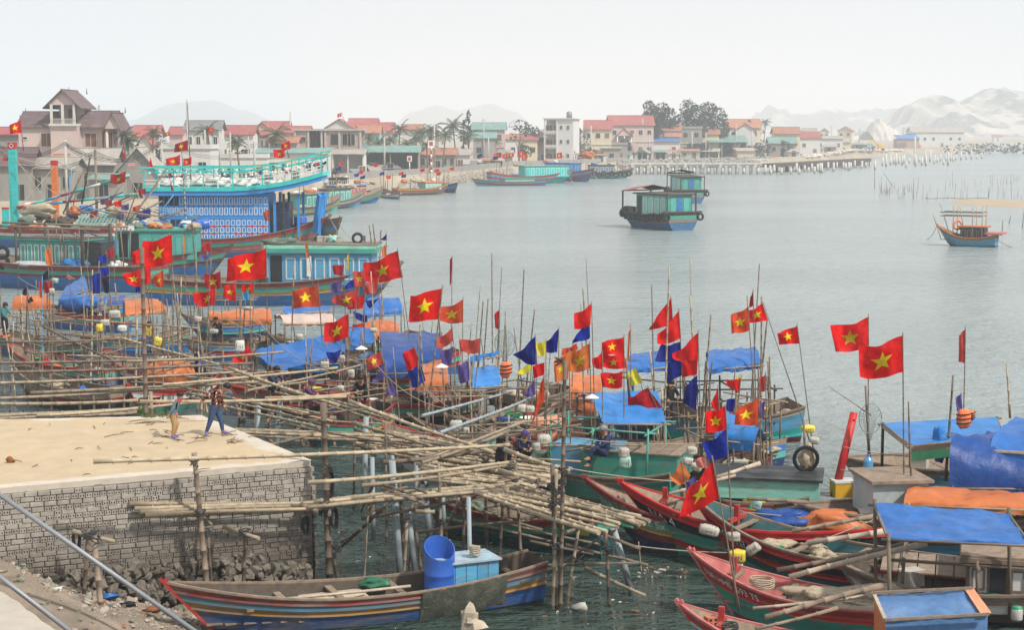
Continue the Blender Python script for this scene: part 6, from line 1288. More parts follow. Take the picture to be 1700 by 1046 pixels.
c_ = [o for o in L3.root.children if o.name.startswith('lower_storey')][0]
for i in range(9):
 for j in (1, 2):
  if (i + j) % 5 == 4: continue
  q = MB(); pw_ = (t2 - t1) * L3.L / 9; hw_ = min(L3.hw((t1 + t2) / 2), L3.B / 2) * .92; q.box((t1 * L3.L + pw_ * (i + .5), L3.nside() * (hw_ + .05), z0 + .66 * j + .03), (pw_ * .6, .04, .12)); part('red_slat', q, p_red2, c_)
x0, x1 = tx(L3, 540) * L3.L, tx(L3, 252) * L3.L
zc = lambda x: 1.3 * max(0, 1 - (x - x0) / (x1 - x0) / .55) ** 2
def curved(n_, m_, z, w_, h_, y=0, e=0):
 q = MB()
 for i in range(14): a, b = [lerp(x0 - e, x1 + e, k / 14) for k in (i, i + 1)]; q.beam((a, y, z + zc(a)), (b + .02, y, z + zc(b)), w_, h_)
 part(n_, q, m_, L3.root)
curved('upper_deck', p_sky, 5.75, 5.4, .40)
curved('deck_edge', p_cyan, 6.1, 5.6, .34, 0, .15)
for sd in (-1, 1): q = MB(); q.beam((x0 + .2, sd * 2.2, 5.6), (x0 - .1 + .9, sd * 1.2, 2.2), .3, .6); part('slanting_strut', q, p_sky, L3.root)
for x in (t1 * L3.L - .5, t1 * L3.L - 1.3, t1 * L3.L - 2.6, x0 + .3):
 for sd in (-1, 1): q = MB(); q.box((x, sd * 1.9, 3.8), (.22, .22, 3.8)); part('bay_post', q, p_sky if x != t1 * L3.L - 1.3 else p_tar, L3.root)
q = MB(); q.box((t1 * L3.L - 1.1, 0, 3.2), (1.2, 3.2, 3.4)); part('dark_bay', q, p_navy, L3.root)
drum(L3.w(t1 * L3.L - 2.4, -1.2, 1.9), plastic_b, 'blue drum in the open bow bay of the two storey trawler', .6, 1.6)
for sd in (-1, 1):
 for z in (6.6, 6.9): curved('handrail', p_white, z, .07, .07, sd * 2.75)
 for i in range(13): x = lerp(x0, x1, i / 12); q = MB(); hh_ = 1.9 if i % 2 == 0 else .8; q.box((x, sd * 2.75, 6.2 + hh_ / 2 + zc(x)), (.11, .1, hh_)); part('gantry_post', q, p_cyan if i % 2 == 0 else p_white, L3.root)
 for z in (7.6, 8.0): curved('gantry_beam', p_cyan, z, .1, .12, sd * 2.8, .3)
for i in range(17): x = lerp(x0, x1, i / 16); zz = 7.9 + zc(x); q = MB(); q.beam((x, -3.1, zz), (x + rnd(-.2, .2), 3.1, zz), .1, .1); q.tube([(x - .4, -3.2, zz - .35), (x + .4, -3.2, zz + .1)], .05, 5); part('gantry_crossbar', q, p_cyan if i % 3 else p_yel2, L3.root)
lampm = mat('lamp_glass', (.8, .8, .78), .25, .05, 3, 0)
m1 = MB(); m1.lathe([(.0, .14), (.05, .1), (.03, .06), (.13, -.02), (.10, -.12), (0, -.16)], n=8); lme = m1.mesh('hanging_lamp', lampm)
for i in range(90): x = lerp(x0, x1, random.random()); link('hanging_lamp', lme, L3.root, (x, random.choice((-2.8, -2.6, -2.9, 2.8, -2.4)), 7.4 + rnd(-.25, .3) + zc(x)))
for i, (u, s) in enumerate(((.75, 1.7), (.6, 1.5), (.88, 1.4), (.45, 1.3), (.3, 1.0))): net_heap(L3.w(lerp(x0, x1, u), rnd(-.8, .8), 6.25), (2.4, 2.2, s * .7), plastic_w, f'{("widest", "second widest", "left", "middle", "rightmost")[i]} white bundled net on the upper deck of the blue trawler')
for i in range(26): x = lerp(x0, x1, random.random()); c = L3.w(x, -2.85, rnd(6.6, 7.6) + zc(x)); q = MB(); q.blob((0, 0, 0), (rnd(.2, .45), .15, rnd(.2, .5)), 7, .4, i); solo('hanging_rag', q, (f_red, f_navy, f_pur, f_org, plastic_w, f_dred)[i % 6], f'{("red", "navy", "purple", "orange", "white", "dark red")[i % 6]} rag hung on the rail of the blue trawler', 'rag', c, group='rags and pennants on the blue trawler')
q = MB(); q.tube([L3.w(lerp(x0, x1, .3), -3.2, 8.4), L3.w(lerp(x0, x1, .3), -3.35, 7), L3.w(lerp(x0, x1, .27), -3.3, 5.9), L3.w(lerp(x0, x1, .24), -3.2, 8.2)], .06, 5); solo('yellow_hose', q, p_yel2, 'yellow hose looped over the side of the blue trawler', 'hose', L3.loc, world=True)
L3b = BB('second striped trawler hull showing its bow behind the two storey trawler', 'the second striped trawler', (566, 361), 3.6, (300, 352), 2.2, 1.7, 4.2, [(.16, wood), (.12, p_ltblue), (.12, p_yel), (.1, p_white), (.5, p_ltblue)], stern_w=.8, draft=.8, gun=wood, group='large trawlers')
clutter(L3b, 3, .05, .3, seed=61)
L1 = BB('blue hulled trawler with red and green stripes and a teal panelled cabin at left', 'the left blue hulled trawler', (-120, 396), 3.3, (262, 440), 1.9, 1.75, 4.0, [(.14, p_dkred), (.12, p_green), (.08, p_dkred), (.66, p_blue)], stern_w=.75, draft=.7, gun=wood, deck_drop=.35, group='large trawlers')
ta, tb = tx(L1, 48), tx(L1, 152)
L1.cabin(ta, tb, .55, 1.5, 2.0, p_teal, p_green, 9, 1, p_teal, p_white, over=.25, cap=wood_dk, dark=())
q = MB(); q.box((tb * L1.L + .7, 0, 2.5), (1.4, 1.6, 1.9)); part('dark_companionway', q, p_tar, L1.root)
for t in (tx(L1, 160), tx(L1, 162), tx(L1, 52), tx(L1, 10)):
 for sd in (-1, 1): q = MB(); q.tube([(t * L1.L, sd * 1.7, 1.4), (t * L1.L, sd * 1.7, 4.6)], .09, 6); part('awning_post', q, wood_dk, L1.root)
for sd in (-1, 1): q = MB(); q.tube([(tx(L1, -20) * L1.L, sd * 1.75, 4.5), (tx(L1, 190) * L1.L, sd * 1.75, 4.4)], .08, 6); part('awning_rail', q, wood, L1.root)
bundle(L1.w(tx(L1, 142) * L1.L, -1.3, 1.65), (1.9, .8, .7), t_sky, 'light blue inflatable roll on the side deck of the left trawler'); bundle(L1.w(tx(L1, 208) * L1.L, -1.0, 1.65), (1.2, .8, .6), plastic_w, 'white bundle on the aft deck of the left trawler')
bundle(L1.w(tx(L1, 80) * L1.L, -1.2, 1.6), (3.4, 1.2, .5), mat('grey_cover', (.5, .5, .5), .8, .2, 3), 'grey cover stretched along the side deck of the left trawler')
ring(L1.w(tx(L1, 31) * L1.L, -1.8, 2.6), .38, .14, rubber, 'upper black tyre hanging by the left trawler cabin'); ring(L1.w(tx(L1, 31) * L1.L, -1.8, 1.9), .38, .14, rubber, 'lower black tyre hanging by the left trawler cabin')
L1b = BB('striped trawler with teal cabin, orange planks and its bow pointing right', 'the striped trawler with orange planks', (386, 407), 2.4, (70, 421), 1.8, 1.5, 3.8, [(.16, p_dkred), (.14, p_green), (.10, p_dkred), (.60, p_blue)], stern_w=.8, draft=.7, gun=wood_dk, deck_drop=.3, group='large trawlers')
ta, tb = tx(L1b, 330), tx(L1b, 200)
cb = L1b.cabin(ta, tb, .7, 1.4, 2.2, p_teal, p_green, 7, 1, p_teal, p_green, over=.2, dark=((6, 0), (5, 0)))
for px in (312, 322): q = MB(); q.box((tx(L1b, px) * L1b.L, L1b.nside() * (min(L1b.hw(.3), 1.9) * .7 + .1), 2.5), (.35, .05, 1.7)); part('orange_plank', q, p_orange, cb)
q = MB(); q.box((tx(L1b, 214) * L1b.L, L1b.nside() * 1.75, 3.85), (1.5, .06, .4)); part('number_board', q, p_white, cb)
cu = bpy.data.curves.new('numbers', 'FONT'); cu.body = '2423'; cu.size = .45; o_ = bpy.data.objects.new('tmp', cu); COL.objects.link(o_); me = bpy.data.meshes.new_from_object(o_.evaluated_get(bpy.context.evaluated_depsgraph_get())); bpy.data.objects.remove(o_); me.materials.append(p_black)
c = L1b.w(tx(L1b, 214) * L1b.L, L1b.nside() * 1.75, 3.85); lt = link('numbers', me, L1b.root);
for v in me.vertices: p = Vector((c.x - .6 + v.co.x, c.y - .06, c.z - .16 + v.co.y)); v.co = L1b.root_mtx().inverted() @ p
ring(D(198, 380, 129), .42, .13, vest, 'orange and white life ring hanging between the two trawler cabins', 'life_ring', 'life ring', plastic_w)
for i in range(16): p = L1b.w(lerp(tx(L1b, 340), tx(L1b, 205), random.random()) * L1b.L, rnd(-1.2, 1.2), 3.75); bundle(p, (rnd(.6, 1.5), rnd(.5, .9), rnd(.3, .6)), (netm, plastic_w, t_org, t_blue, net_gr, plastic_gg)[i % 6], f'{("tan net", "white float", "orange cloth", "blue cloth", "green net", "pale green float")[i % 6]} heap on the roof of the trawler with orange planks', rnd(0, 3), 'roof_bundle', 'bundle')
drum(L1b.w(tx(L1b, 318) * L1b.L, -.8, 3.8), plastic_b, 'blue barrel lying on the roof of the trawler with orange planks', .4, 1.3, (0, R(80), .3))
L2 = BB('trawler with pale blue door panels and teal roof edge in the middle', 'the pale blue panelled trawler', (668, 436), 2.75, (250, 458), 1.8, 1.5, 3.8, [(.14, p_dkred), (.13, p_green), (.10, p_yel), (.63, p_blue)], stern_w=.8, draft=.7, gun=wood, deck_drop=.3, group='large trawlers')
ta, tb = tx(L2, 622), tx(L2, 452)
L2.cabin(ta, tb, .72, 1.4, 2.05, p_ltblue, p_green, 7, 1, p_ltblue, p_white, over=.3, cap=p_ltteal, dark=((6, 0),), roof_th=.28)
q = MB(); q.box((tx(L2, 520) * L2.L, L2.nside() * (1.9 * .72 + .08), 2.6), (.3, .05, 1.3)); part('white_notice', q, p_white, L2.root)
for px in (482, 600, 462): q = MB(); q.tube([(tx(L2, px) * L2.L, -1.5, 1.4), (tx(L2, px) * L2.L, -1.5, 4.4)], .07, 6); part('awning_post', q, wood_dk, L2.root)
for i in range(7): q = MB(); a = L2.w(tx(L2, 630) * L2.L, -1.5 + i * .45, 3.95); c = L2.w(tx(L2, 455) * L2.L, -1.4 + i * .4, 4.0); q.tube([a, c], .06, 6); part('roof_pole', q, bamboo_old, L2.root, True)
net_heap(L2.w(tx(L2, 470) * L2.L, 0, 3.85), (2.2, 1.6, .7), net_gr, 'grey green net heap on the roof of the pale blue panelled trawler')
for i, px in enumerate((529, 541, 556)): box_item('foam_box', L2.w(tx(L2, px) * L2.L, -1.0, 4.0), .1, (.5, .4, .32), foam, f'{("left", "middle", "right")[i]} white foam box on the roof of the pale blue panelled trawler', 'box')
bundle(L2.w(tx(L2, 549) * L2.L, -.6, 4.05), (.6, .5, .5), plastic_gg, 'sea green float on the roof of the pale blue panelled trawler'); ring(L2.w(tx(L2, 593) * L2.L, -.3, 4.3), .3, .09, rope_dk, 'dark coil lying on the roof of the pale blue panelled trawler', 'rope_coil', 'rope')
q = MB(); q.blob((0, 0, .2), (.7, .6, .7), 10, .1, 3); solo('barrel', q, plastic_g, 'small bright green keg on the deck of the pale blue panelled trawler', 'barrel', L2.w(tx(L2, 450) * L2.L, -1.2, 1.4))
for b_ in (L1, L2, L1b):
 for i in range(10):
  t = rnd(.1, .95); q = MB(); q.tube([b_.w(t * b_.L, -1.4, b_.dk), b_.w(t * b_.L + rnd(-.3, .3), -1.4, b_.dk + rnd(1.6, 3.6))], .05, 6); part('deck_stake', q, bamboo_old, b_.root, True)
 clutter(b_, 6, .1, .9, seed=int(b_.L * 10))
# boat behind with the green derrick post
L0 = BB('old trawler with green derrick post and red green striped bulwark at the left edge', 'the trawler with green derrick post', (-140, 352), 3.2, (200, 378), 2.0, 1.8, 4.0, [(.16, p_red), (.1, p_white), (.14, p_green), (.6, p_blue)], stern_w=.8, draft=.7, gun=wood, group='large trawlers')
Yd = 146.
der = thing('derrick_post', 'tall square green derrick post with red diamond painted cap and red spar stubs', 'post', D(25, 376, Yd)); h = D(25, 236, Yd).z - D(25, 376, Yd).z
q = MB(); q.box((0, 0, h * .46), (.62, .62, h * .92)); part('post_body', q, p_cyan, der); q = MB(); q.box((0, 0, h * .96), (.66, .66, h * .08)); part('cap', q, p_red2, der)
q = MB();
for s in (-1, 1): q.beam((-.2, -.35, h * .96), (0, -.35, h * .96 + s * .2), .05, .05); q.beam((.2, -.35, h * .96), (0, -.35, h * .96 + s * .2), .05, .05)
part('diamond_mark', q, p_white, der); q = MB(); q.box((-.55, 0, h * .8), (.6, .3, .3)); part('spar_stub', q, p_red2, der)
for lb, a, c in (('upper striped boom', (30, 346), (215, 291)), ('lower striped boom', (28, 344), (236, 321))):
 A = D(*a, Yd - .5); C = D(*c, Yd - 4); bt = thing('striped_boom', f'{lb} in red, teal and white running right from the green derrick post', 'boom', A)
 for i in range(8): q = MB(); q.tube([A.lerp(C, i / 8), A.lerp(C, (i + 1) / 8)], .11 if i % 2 else .12, 8); part('boom_band', q, (p_red2, p_cyan, p_ltblue, p_red, p_cyan, p_white, p_cyan, p_ltteal)[i], bt, True)
for lb, px, yt, yb, m_, w_ in (('short green bollard post with red cap at the left edge', 10, 344, 378, p_cyan, .5), ('orange brown wooden mast beside the booms', 93, 266, 366, p_orange, .5), ('blue square post below the booms', 66, 348, 380, p_sky, .35), ('blue post stub right of the derrick', 44, 356, 380, p_sky, .4)):
 a = D(px, yt, Yd + 3); b_ = D(px, yb, Yd + 3); r = thing('deck_mast', lb, 'post', b_); q = MB(); q.box((0, 0, (a.z - b_.z) * .46), (w_, w_, (a.z - b_.z) * .92)); part('post_body', q, m_, r); q = MB(); q.box((0, 0, (a.z - b_.z) * .96), (w_ * 1.08, w_ * 1.08, (a.z - b_.z) * .08)); part('cap', q, p_red2, r)
def rope(a, b, sag, r=.012, n=14, m_=None, lb='slack mooring rope', name='rope', group=None):
 q = MB(); q.tube([a.lerp(b, i / n) - Vector((0, 0, sag * 4 * (i / n) * (1 - i / n))) for i in range(n + 1)], r, 4); solo(name, q, m_ or rope_m, lb, 'rope', a, group=group, world=True)
for (x1, y1, Y1, x2, y2, Y2, s) in ((26, 262, 145, 100, 360, 140, .2), (26, 268, 145, 190, 372, 138, .6), (30, 262, 145, 215, 291, 142, .3), (95, 270, 149, 30, 345, 146, .1), (215, 291, 142, 255, 370, 140, .2), (0, 262, 150, 95, 268, 149, .5), (96, 268, 149, 170, 300, 147, .2), (120, 366, 142, 230, 350, 142, .8), (60, 340, 145, 200, 375, 142, .5), (235, 321, 142, 280, 380, 135, .3)):
 rope(D(x1, y1, Y1), D(x2, y2, Y2), s, .035, lb='thin rigging rope around the green derrick post', group='derrick rigging ropes')
for i in range(34):
 px = rnd(90, 262); py = rnd(338, 382); Y = rnd(138, 150); a = D(px, py, Y); L = rnd(1.5, 5); th = rnd(-.5, .5) if i % 3 else rnd(.9, 1.5); q = MB(); q.tube([(0, 0, 0), (L * math.cos(th), rnd(-1, 1), L * math.sin(th))], rnd(.04, .08), 6); solo('spar', q, (wood, bamboo_old, wood_dk, p_ltblue)[i % 4], 'spar among the tangle of poles behind the left trawlers', 'pole', a, group='tangle of spars behind the left trawlers')
for i in range(22):
 px = rnd(40, 262); py = rnd(352, 384); Y = rnd(136, 148); bundle(D(px, py, Y), (rnd(1, 3), rnd(.8, 1.5), rnd(.4, 1.0)), (netm, t_sky, plastic_w, net_gr, t_org, wood_dk, f_pur)[i % 7], f'{("tan net", "blue tarp", "white float", "green net", "orange tarp", "brown canvas", "purple cloth")[i % 7]} heap in the jumble behind the left trawlers', rnd(0, 3), 'deck_bundle', 'bundle')
q = MB();
for i in range(16): q.box((i * .3 - 2.3, 0, .02 * (i % 2)), (.2, 3, .06))
q2 = solo('sheet_roof', q, roof_grn, 'small pale green corrugated sheet roof behind the left trawlers', 'roof', D(176, 366, 140)); q2.rotation_euler[0] = R(18)
# ================================================================== FAR MOORED BOATS
cg = ((p_red, p_teal, p_red, p_blue), (wood, p_blue, p_teal, p_navy), (wood, wood, p_dkred, p_tar), (p_red, p_white, p_red, p_teal), (wood, p_ltblue, wood, p_blue), (p_dkred, p_green, p_yel, p_darkteal))
for i, (bx, by, sx_, sy_, B_, z_) in enumerate(((60, 500, 210, 520, 1.8, 1.1), (300, 520, 440, 528, 1.8, 1.1), (20, 600, 200, 640, 1.8, 1.2), (210, 640, 350, 618, 1.8, 1.1), (440, 552, 560, 560, 1.9, 1.1), (480, 680, 640, 668, 1.8, 1.2), (640, 575, 760, 580, 1.8, 1.1), (680, 690, 820, 700, 1.8, 1.2), (800, 640, 940, 640, 2.0, 1.1), (850, 730, 990, 715, 1.9, 1.2), (1000, 670, 1130, 662, 1.9, 1.1), (1110, 745, 1270, 752, 2.0, 1.1), (540, 610, 700, 618, 1.8, 1.1), (1195, 700, 1290, 730, 1.8, 1.1), (250, 575, 330, 590, 1.7, 1.1))):
 c_ = cg[i % 6]; nm = ('blue', 'dark blue', 'bare wooden', 'white banded', 'pale blue', 'maroon')[i % 6]; b_ = Boat(f'small {nm} boat wedged in the crowded middle rows', (bx, by), z_ + .3, (sx_, sy_), z_, .85, B_, [(.14, c_[0]), (.16, c_[1]), (.14, c_[2]), (.56, c_[3])], short=f'a small {nm} wedged boat', gun=c_[0], seg=16, inner=wood_dk, deck_m=wood_dk); clutter(b_, 7, .1, .95, seed=200 + i)
 if i % 2: b_.frame((.25, .55, .85), rnd(1.7, 2.3), .03)
 if i % 3 == 0: q = MB(); q.blob((.5 * b_.L, 0, 1.5), (b_.L * .35, B_ * .9, .9), 18, .14, i * 3, 0, .7); part('folded_canopy', q, (t_blue, t_org, t_blue2, t_salmon, t_dirty)[i // 3 % 5], b_.root)
def far_boat(lb, bow, bz_, st, sz_, B, cols, cab=None, name='fishing_boat', stuff=4, seed=0, **k):
 b_ = Boat(lb, bow, bz_, st, sz_, k.pop('fb', 1.1), B, [(.16, cols[0]), (.14, cols[1]), (.14, cols[2]), (.56, cols[3])], seg=14, rows=1, draft=.6, gun=k.pop('gun', wood), group='boats moored along the far shore', name=name, **k)
 if cab: b_.cabin(*cab[:2], .7, b_.dk, cab[2], cab[3], cab[4], cab[5] if len(cab) > 5 else 5, 1, cab[3], p_white, over=.2)
 rq = random.Random(seed + 50)
 for i in range(stuff):
  p = b_.at(rq.uniform(.15, .9), rq.uniform(-.6, .6), b_.dk + (cab[2] + .1 if cab and i % 2 else 0)); c = rq.choice(('orange', 'white', 'blue', 'tan')); bundle(p, (rq.uniform(.7, 1.8), rq.uniform(.6, 1), rq.uniform(.4, .8)), dict(orange=t_org, white=plastic_w, blue=t_blue, tan=netm)[c], f'{c} bundle on a distant moored boat', 0, 'deck_bundle', 'bundle')
 for i in range(5): t = rq.uniform(.1, .9); q = MB(); q.tube([b_.at(t, .3, b_.dk), b_.at(t, .3, b_.dk) + Vector((rq.uniform(-.3, .3), 0, rq.uniform(2, 4.5)))], .06, 5); part('pole', q, bamboo_old, b_.root, True)
 return b_
far_boat('moored blue boat with green bow nearest beyond the net gantry', (637, 309), 2.5, (520, 322), 1.8, 3.8, (wood, p_green, p_green, p_blue), (.35, .75, 2.0, p_pink, p_ltblue, 4), seed=1, stuff=6)
far_boat('moored blue boat with red and mint bow stripe beside the green bowed one', (606, 315), 2.4, (480, 330), 1.8, 3.6, (wood, p_ltteal, p_red, p_ltblue), (.3, .6, 1.9, p_teal, wood_dk, 4), seed=2, stuff=6)
far_boat('moored boat with maroon and ochre stripes left of the pack', (566, 322), 2.3, (440, 340), 1.8, 3.6, (p_dkred, p_green, p_yel, p_teal), (.3, .6, 1.9, p_green, wood, 4), seed=3, stuff=6)
far_boat('moored boat behind the pack with dark netting', (600, 300), 2.4, (520, 306), 1.8, 3.6, (wood, p_teal, p_red, p_blue), (.3, .7, 2.0, wood_dk, p_tar, 4), seed=4, stuff=6)
far_boat('small blue and pink boat with mooring line beyond the pack', (664, 317), 1.4, (630, 312), 1.3, 2.6, (wood, p_pink, p_white, p_ltblue), None, seed=5, fb=.9, stuff=2)
far_boat('grey brown boat with pale teal cabin and yellow bow stripe', (745, 303), 2.0, (655, 312), 1.3, 3.0, (p_yel, p_red, wood, wood), (.2, .5, 1.3, p_ltteal, p_orange, 6), seed=6, stuff=7)
far_boat('blue bow peeping out behind the grey brown boat', (760, 303), 1.9, (700, 303), 1.4, 2.6, (p_navy, p_blue, p_blue, p_navy), None, seed=7, stuff=4)
far_boat('long low light blue rowing boat moored by the sand bank', (783, 296), 1.5, (905, 298), 1.2, 2.8, (wood, p_ltblue, p_dkred, p_ltblue), (.45, .85, .9, p_ltteal, p_green, 5), seed=8, fb=.8, stuff=1, name='rowing_boat')
far_boat('turquoise trawler with red striped bow and long cabin', (952, 280), 3.0, (812, 285), 2.6, 4.2, (p_red, p_ltblue, p_red, p_cyan), (.08, .62, 2.3, p_cyan, p_teal, 9), seed=9, fb=1.6, stuff=3)
far_boat('deep blue trawler with red striped bow between turquoise and dark boats', (986, 279), 3.0, (890, 280), 2.4, 4.2, (p_red, p_ltblue, p_red, p_blue), (.3, .75, 2.5, p_sky, p_blue, 5), seed=10, fb=1.6, stuff=4)
far_boat('dark weathered barge with tyres and a red roofed wheelhouse', (1052, 279), 2.4, (958, 282), 2.0, 4.0, (wood_dk, p_tar, p_teal, p_teal), (.35, .8, 1.9, mat('weathered_blue', (.2, .27, .3), .8, .3, 3), wood_dk, 5), seed=11, fb=1.4, stuff=5)
for k in range(9):
 p = D(988 + k * 7, 288 + (k % 2) * 2, 367); ring(p, .45, .16, rubber, 'black tyre hung along the side of the dark weathered far barge'); ALL[-1]['group'] = 'tyres on the far barge'
# ================================================================== TWO BARGES AND THE SMALL BOAT IN MID STREAM
p_bb = paint('barge_blue', (.035, .17, .34), .55)
def barge(lb, short, bow, bz_, st, sz_, B, roofc, hull2, redroof, Lc, seed):
 b_ = Boat(lb, bow, bz_, st, sz_, 1.7, B, [(.12, p_tar), (.16, p_green), (.12, wood), (.6, hull2)], short=short, stern_w=.95, full=.25, draft=.7, gun=wood_dk, seg=20, group='tyre hung barges in mid stream', rake=1.2, name='barge', cat='barge', postem=False, deck_drop=.35)
 b_.cabin(Lc[0], Lc[1], .74, b_.dk, 2.6, p_teal, roofc, 5, 1, p_ltteal, p_white, over=.35, cap=wood_dk, dark=((0, 0),))
 xs = b_.L * Lc[1] + .02; q = MB(); q.box((xs + .03, 0, b_.dk + 1.3), (.05, b_.B * .66, 2.3)); part('rear_wall', q, p_green, b_.root);
 for y in (-.9, .0, .9): q = MB(); q.box((xs + .08, y, b_.dk + 1.4), (.06, .7, 1.7)); part('rear_shutter', q, p_blue if y == 0 else p_teal, b_.root)
 xr = b_.L * Lc[0]
 q = MB(); z = b_.dk + 3.0; q.add([(xr - 2.8, -b_.B * .42, z - .1), (xr + .8, -b_.B * .46, z + .2), (xr + .8, 0, z + .65), (xr - 2.8, 0, z + .3), (xr - 2.8, b_.B * .42, z - .1), (xr + .8, b_.B * .46, z + .2)] + [(xr - 2.8, -b_.B * .42, z - .18), (xr + .8, -b_.B * .46, z + .12), (xr + .8, b_.B * .46, z + .12), (xr - 2.8, b_.B * .42, z - .18)], [(0, 1, 2, 3), (3, 2, 5, 4), (0, 6, 7, 1), (4, 5, 8, 9), (6, 9, 8, 7)]); part('awning_roof', q, redroof, b_.root)
 for x in (xr - 2.6, b_.L - .3):
  for sd in (-1, 1): q = MB(); q.box((x, sd * b_.B * .4, b_.dk + 1.45), (.14, .14, 2.9)); part('awning_post', q, wood_dk, b_.root)
 q = MB(); q.box((b_.L - .1, 0, b_.sheer(1) + .05), (.5, b_.B * 1.04, .18)); part('stern_rail', q, wood_dk, b_.root)
 m1 = MB(); m1.tube([(math.cos(i / 14 * 6.283) * .34, 0, math.sin(i / 14 * 6.283) * .34) for i in range(15)], .13, 6, 0, False); tm = m1.mesh('tyre_fender', rubber)
 for sd in (-1, 1):
  for i in range(15):
   t = .02 + i * .065; p = b_.hp(t, .86, sd) + Vector((0, sd * .15, rnd(-.1, .1))); link('tyre_fender', tm, b_.root, p, rnd(-.2, .2))
 link('tyre_fender', tm, b_.root, (b_.L + .1, b_.B * .47, 1.5), 1.4); link('tyre_fender', tm, b_.root, (b_.L + .1, -b_.B * .47, 1.5), 1.4)
 rq = random.Random(seed)
 for i in range(8):
  q = MB(); t = rq.uniform(.03, .4); q.beam((t * b_.L, -1.2 + i * .3, b_.dk + .2), (t * b_.L + 3, -1.2 + i * .3 + rq.uniform(-.3, .3), b_.dk + .5), .14, .1); part('deck_timber', q, wood_dk if i % 2 else wood, b_.root)
 return b_
barge('nearer blue and green barge ringed with black tyres under a red awning roof', 'the nearer barge', (1042, 342), 2.3, (1134, 353), 2.0, 4.9, wood_dk, p_bb, roof_red, (.40, .93), 3)
barge('farther barge with dark grey roof half hidden behind the nearer one', 'the farther barge', (1120, 308), 2.1, (1150, 316), 2.0, 4.6, p_tar, p_bb, mat('dark_sheet', (.1, .1, .11), .7), (.35, .9), 4)
sb_ = Boat('small blue fishing boat with high frame anchored alone at right', (1556, 373), 2.0, (1655, 390), 1.15, .85, 2.7, [(.2, wood), (.45, p_ltblue), (.35, p_tar)], short='the lone small boat', stern_w=.9, draft=.4, gun=p_orange, group='lone boat', rake=1.6, planks=8)
sb_.cabin(.42, .82, .7, sb_.dk, 1.25, p_tar, wood, 4, 1, p_tar, wood, over=.25, cap=p_orange)
q = MB(); q.box((.93 * sb_.L + .3, 0, 1.3), (1.6, 2.6, .18)); part('stern_platform', q, p_pink, sb_.root)
for t in (.3, .62, .78):
 for sd in (-1, 1): q = MB(); q.tube([(t * sb_.L, sd * 1.0, sb_.dk), (t * sb_.L + .05, sd * 1.0, 4.0)], .055, 6); part('frame_post', q, bamboo_new, sb_.root)
for sd in (-1, 1):
 for z in (3.3, 2.95): q = MB(); q.tube([(.08 * sb_.L, sd * 1.0, z), (.8 * sb_.L, sd * 1.0, z)], .045, 5); part('frame_rail', q, bamboo_old, sb_.root)
for t, dx, h in ((.05, -.6, 3.2), (.22, -.9, 4.2), (.45, -.3, 4.0)): q = MB(); q.tube([(t * sb_.L + .3, -.8, sb_.dk), (t * sb_.L + dx, -.8, h)], .05, 5); part('flag_pole', q, bamboo_new, sb_.root)
ring(D(1590, 373, 165), .4, .13, vest, 'red and white life ring on the lone small boat', 'life_ring', 'life ring', plastic_w)
rope(D(1556, 373, 166), P(1540, 396, 0), .3, .03, lb='anchor rope at the bow of the lone small boat'); rope(D(1650, 392, 166), P(1692, 412, 0), .3, .03, lb='stern rope trailing from the lone small boat')
rope(D(548, 362, 150), D(650, 420, 112), 1.5, .035, lb='long mooring rope from the trawler bow towards the middle boats'); rope(D(560, 365, 150), D(646, 408, 115), 1.2, .03, lb='second mooring rope below the trawler bow')
rope(D(944, 286, 365), P(953, 307, 0), .3, .06, lb='anchor rope of the turquoise trawler'); rope(D(985, 287, 360), P(1000, 306, 0), .3, .06, lb='anchor rope of the deep blue trawler')
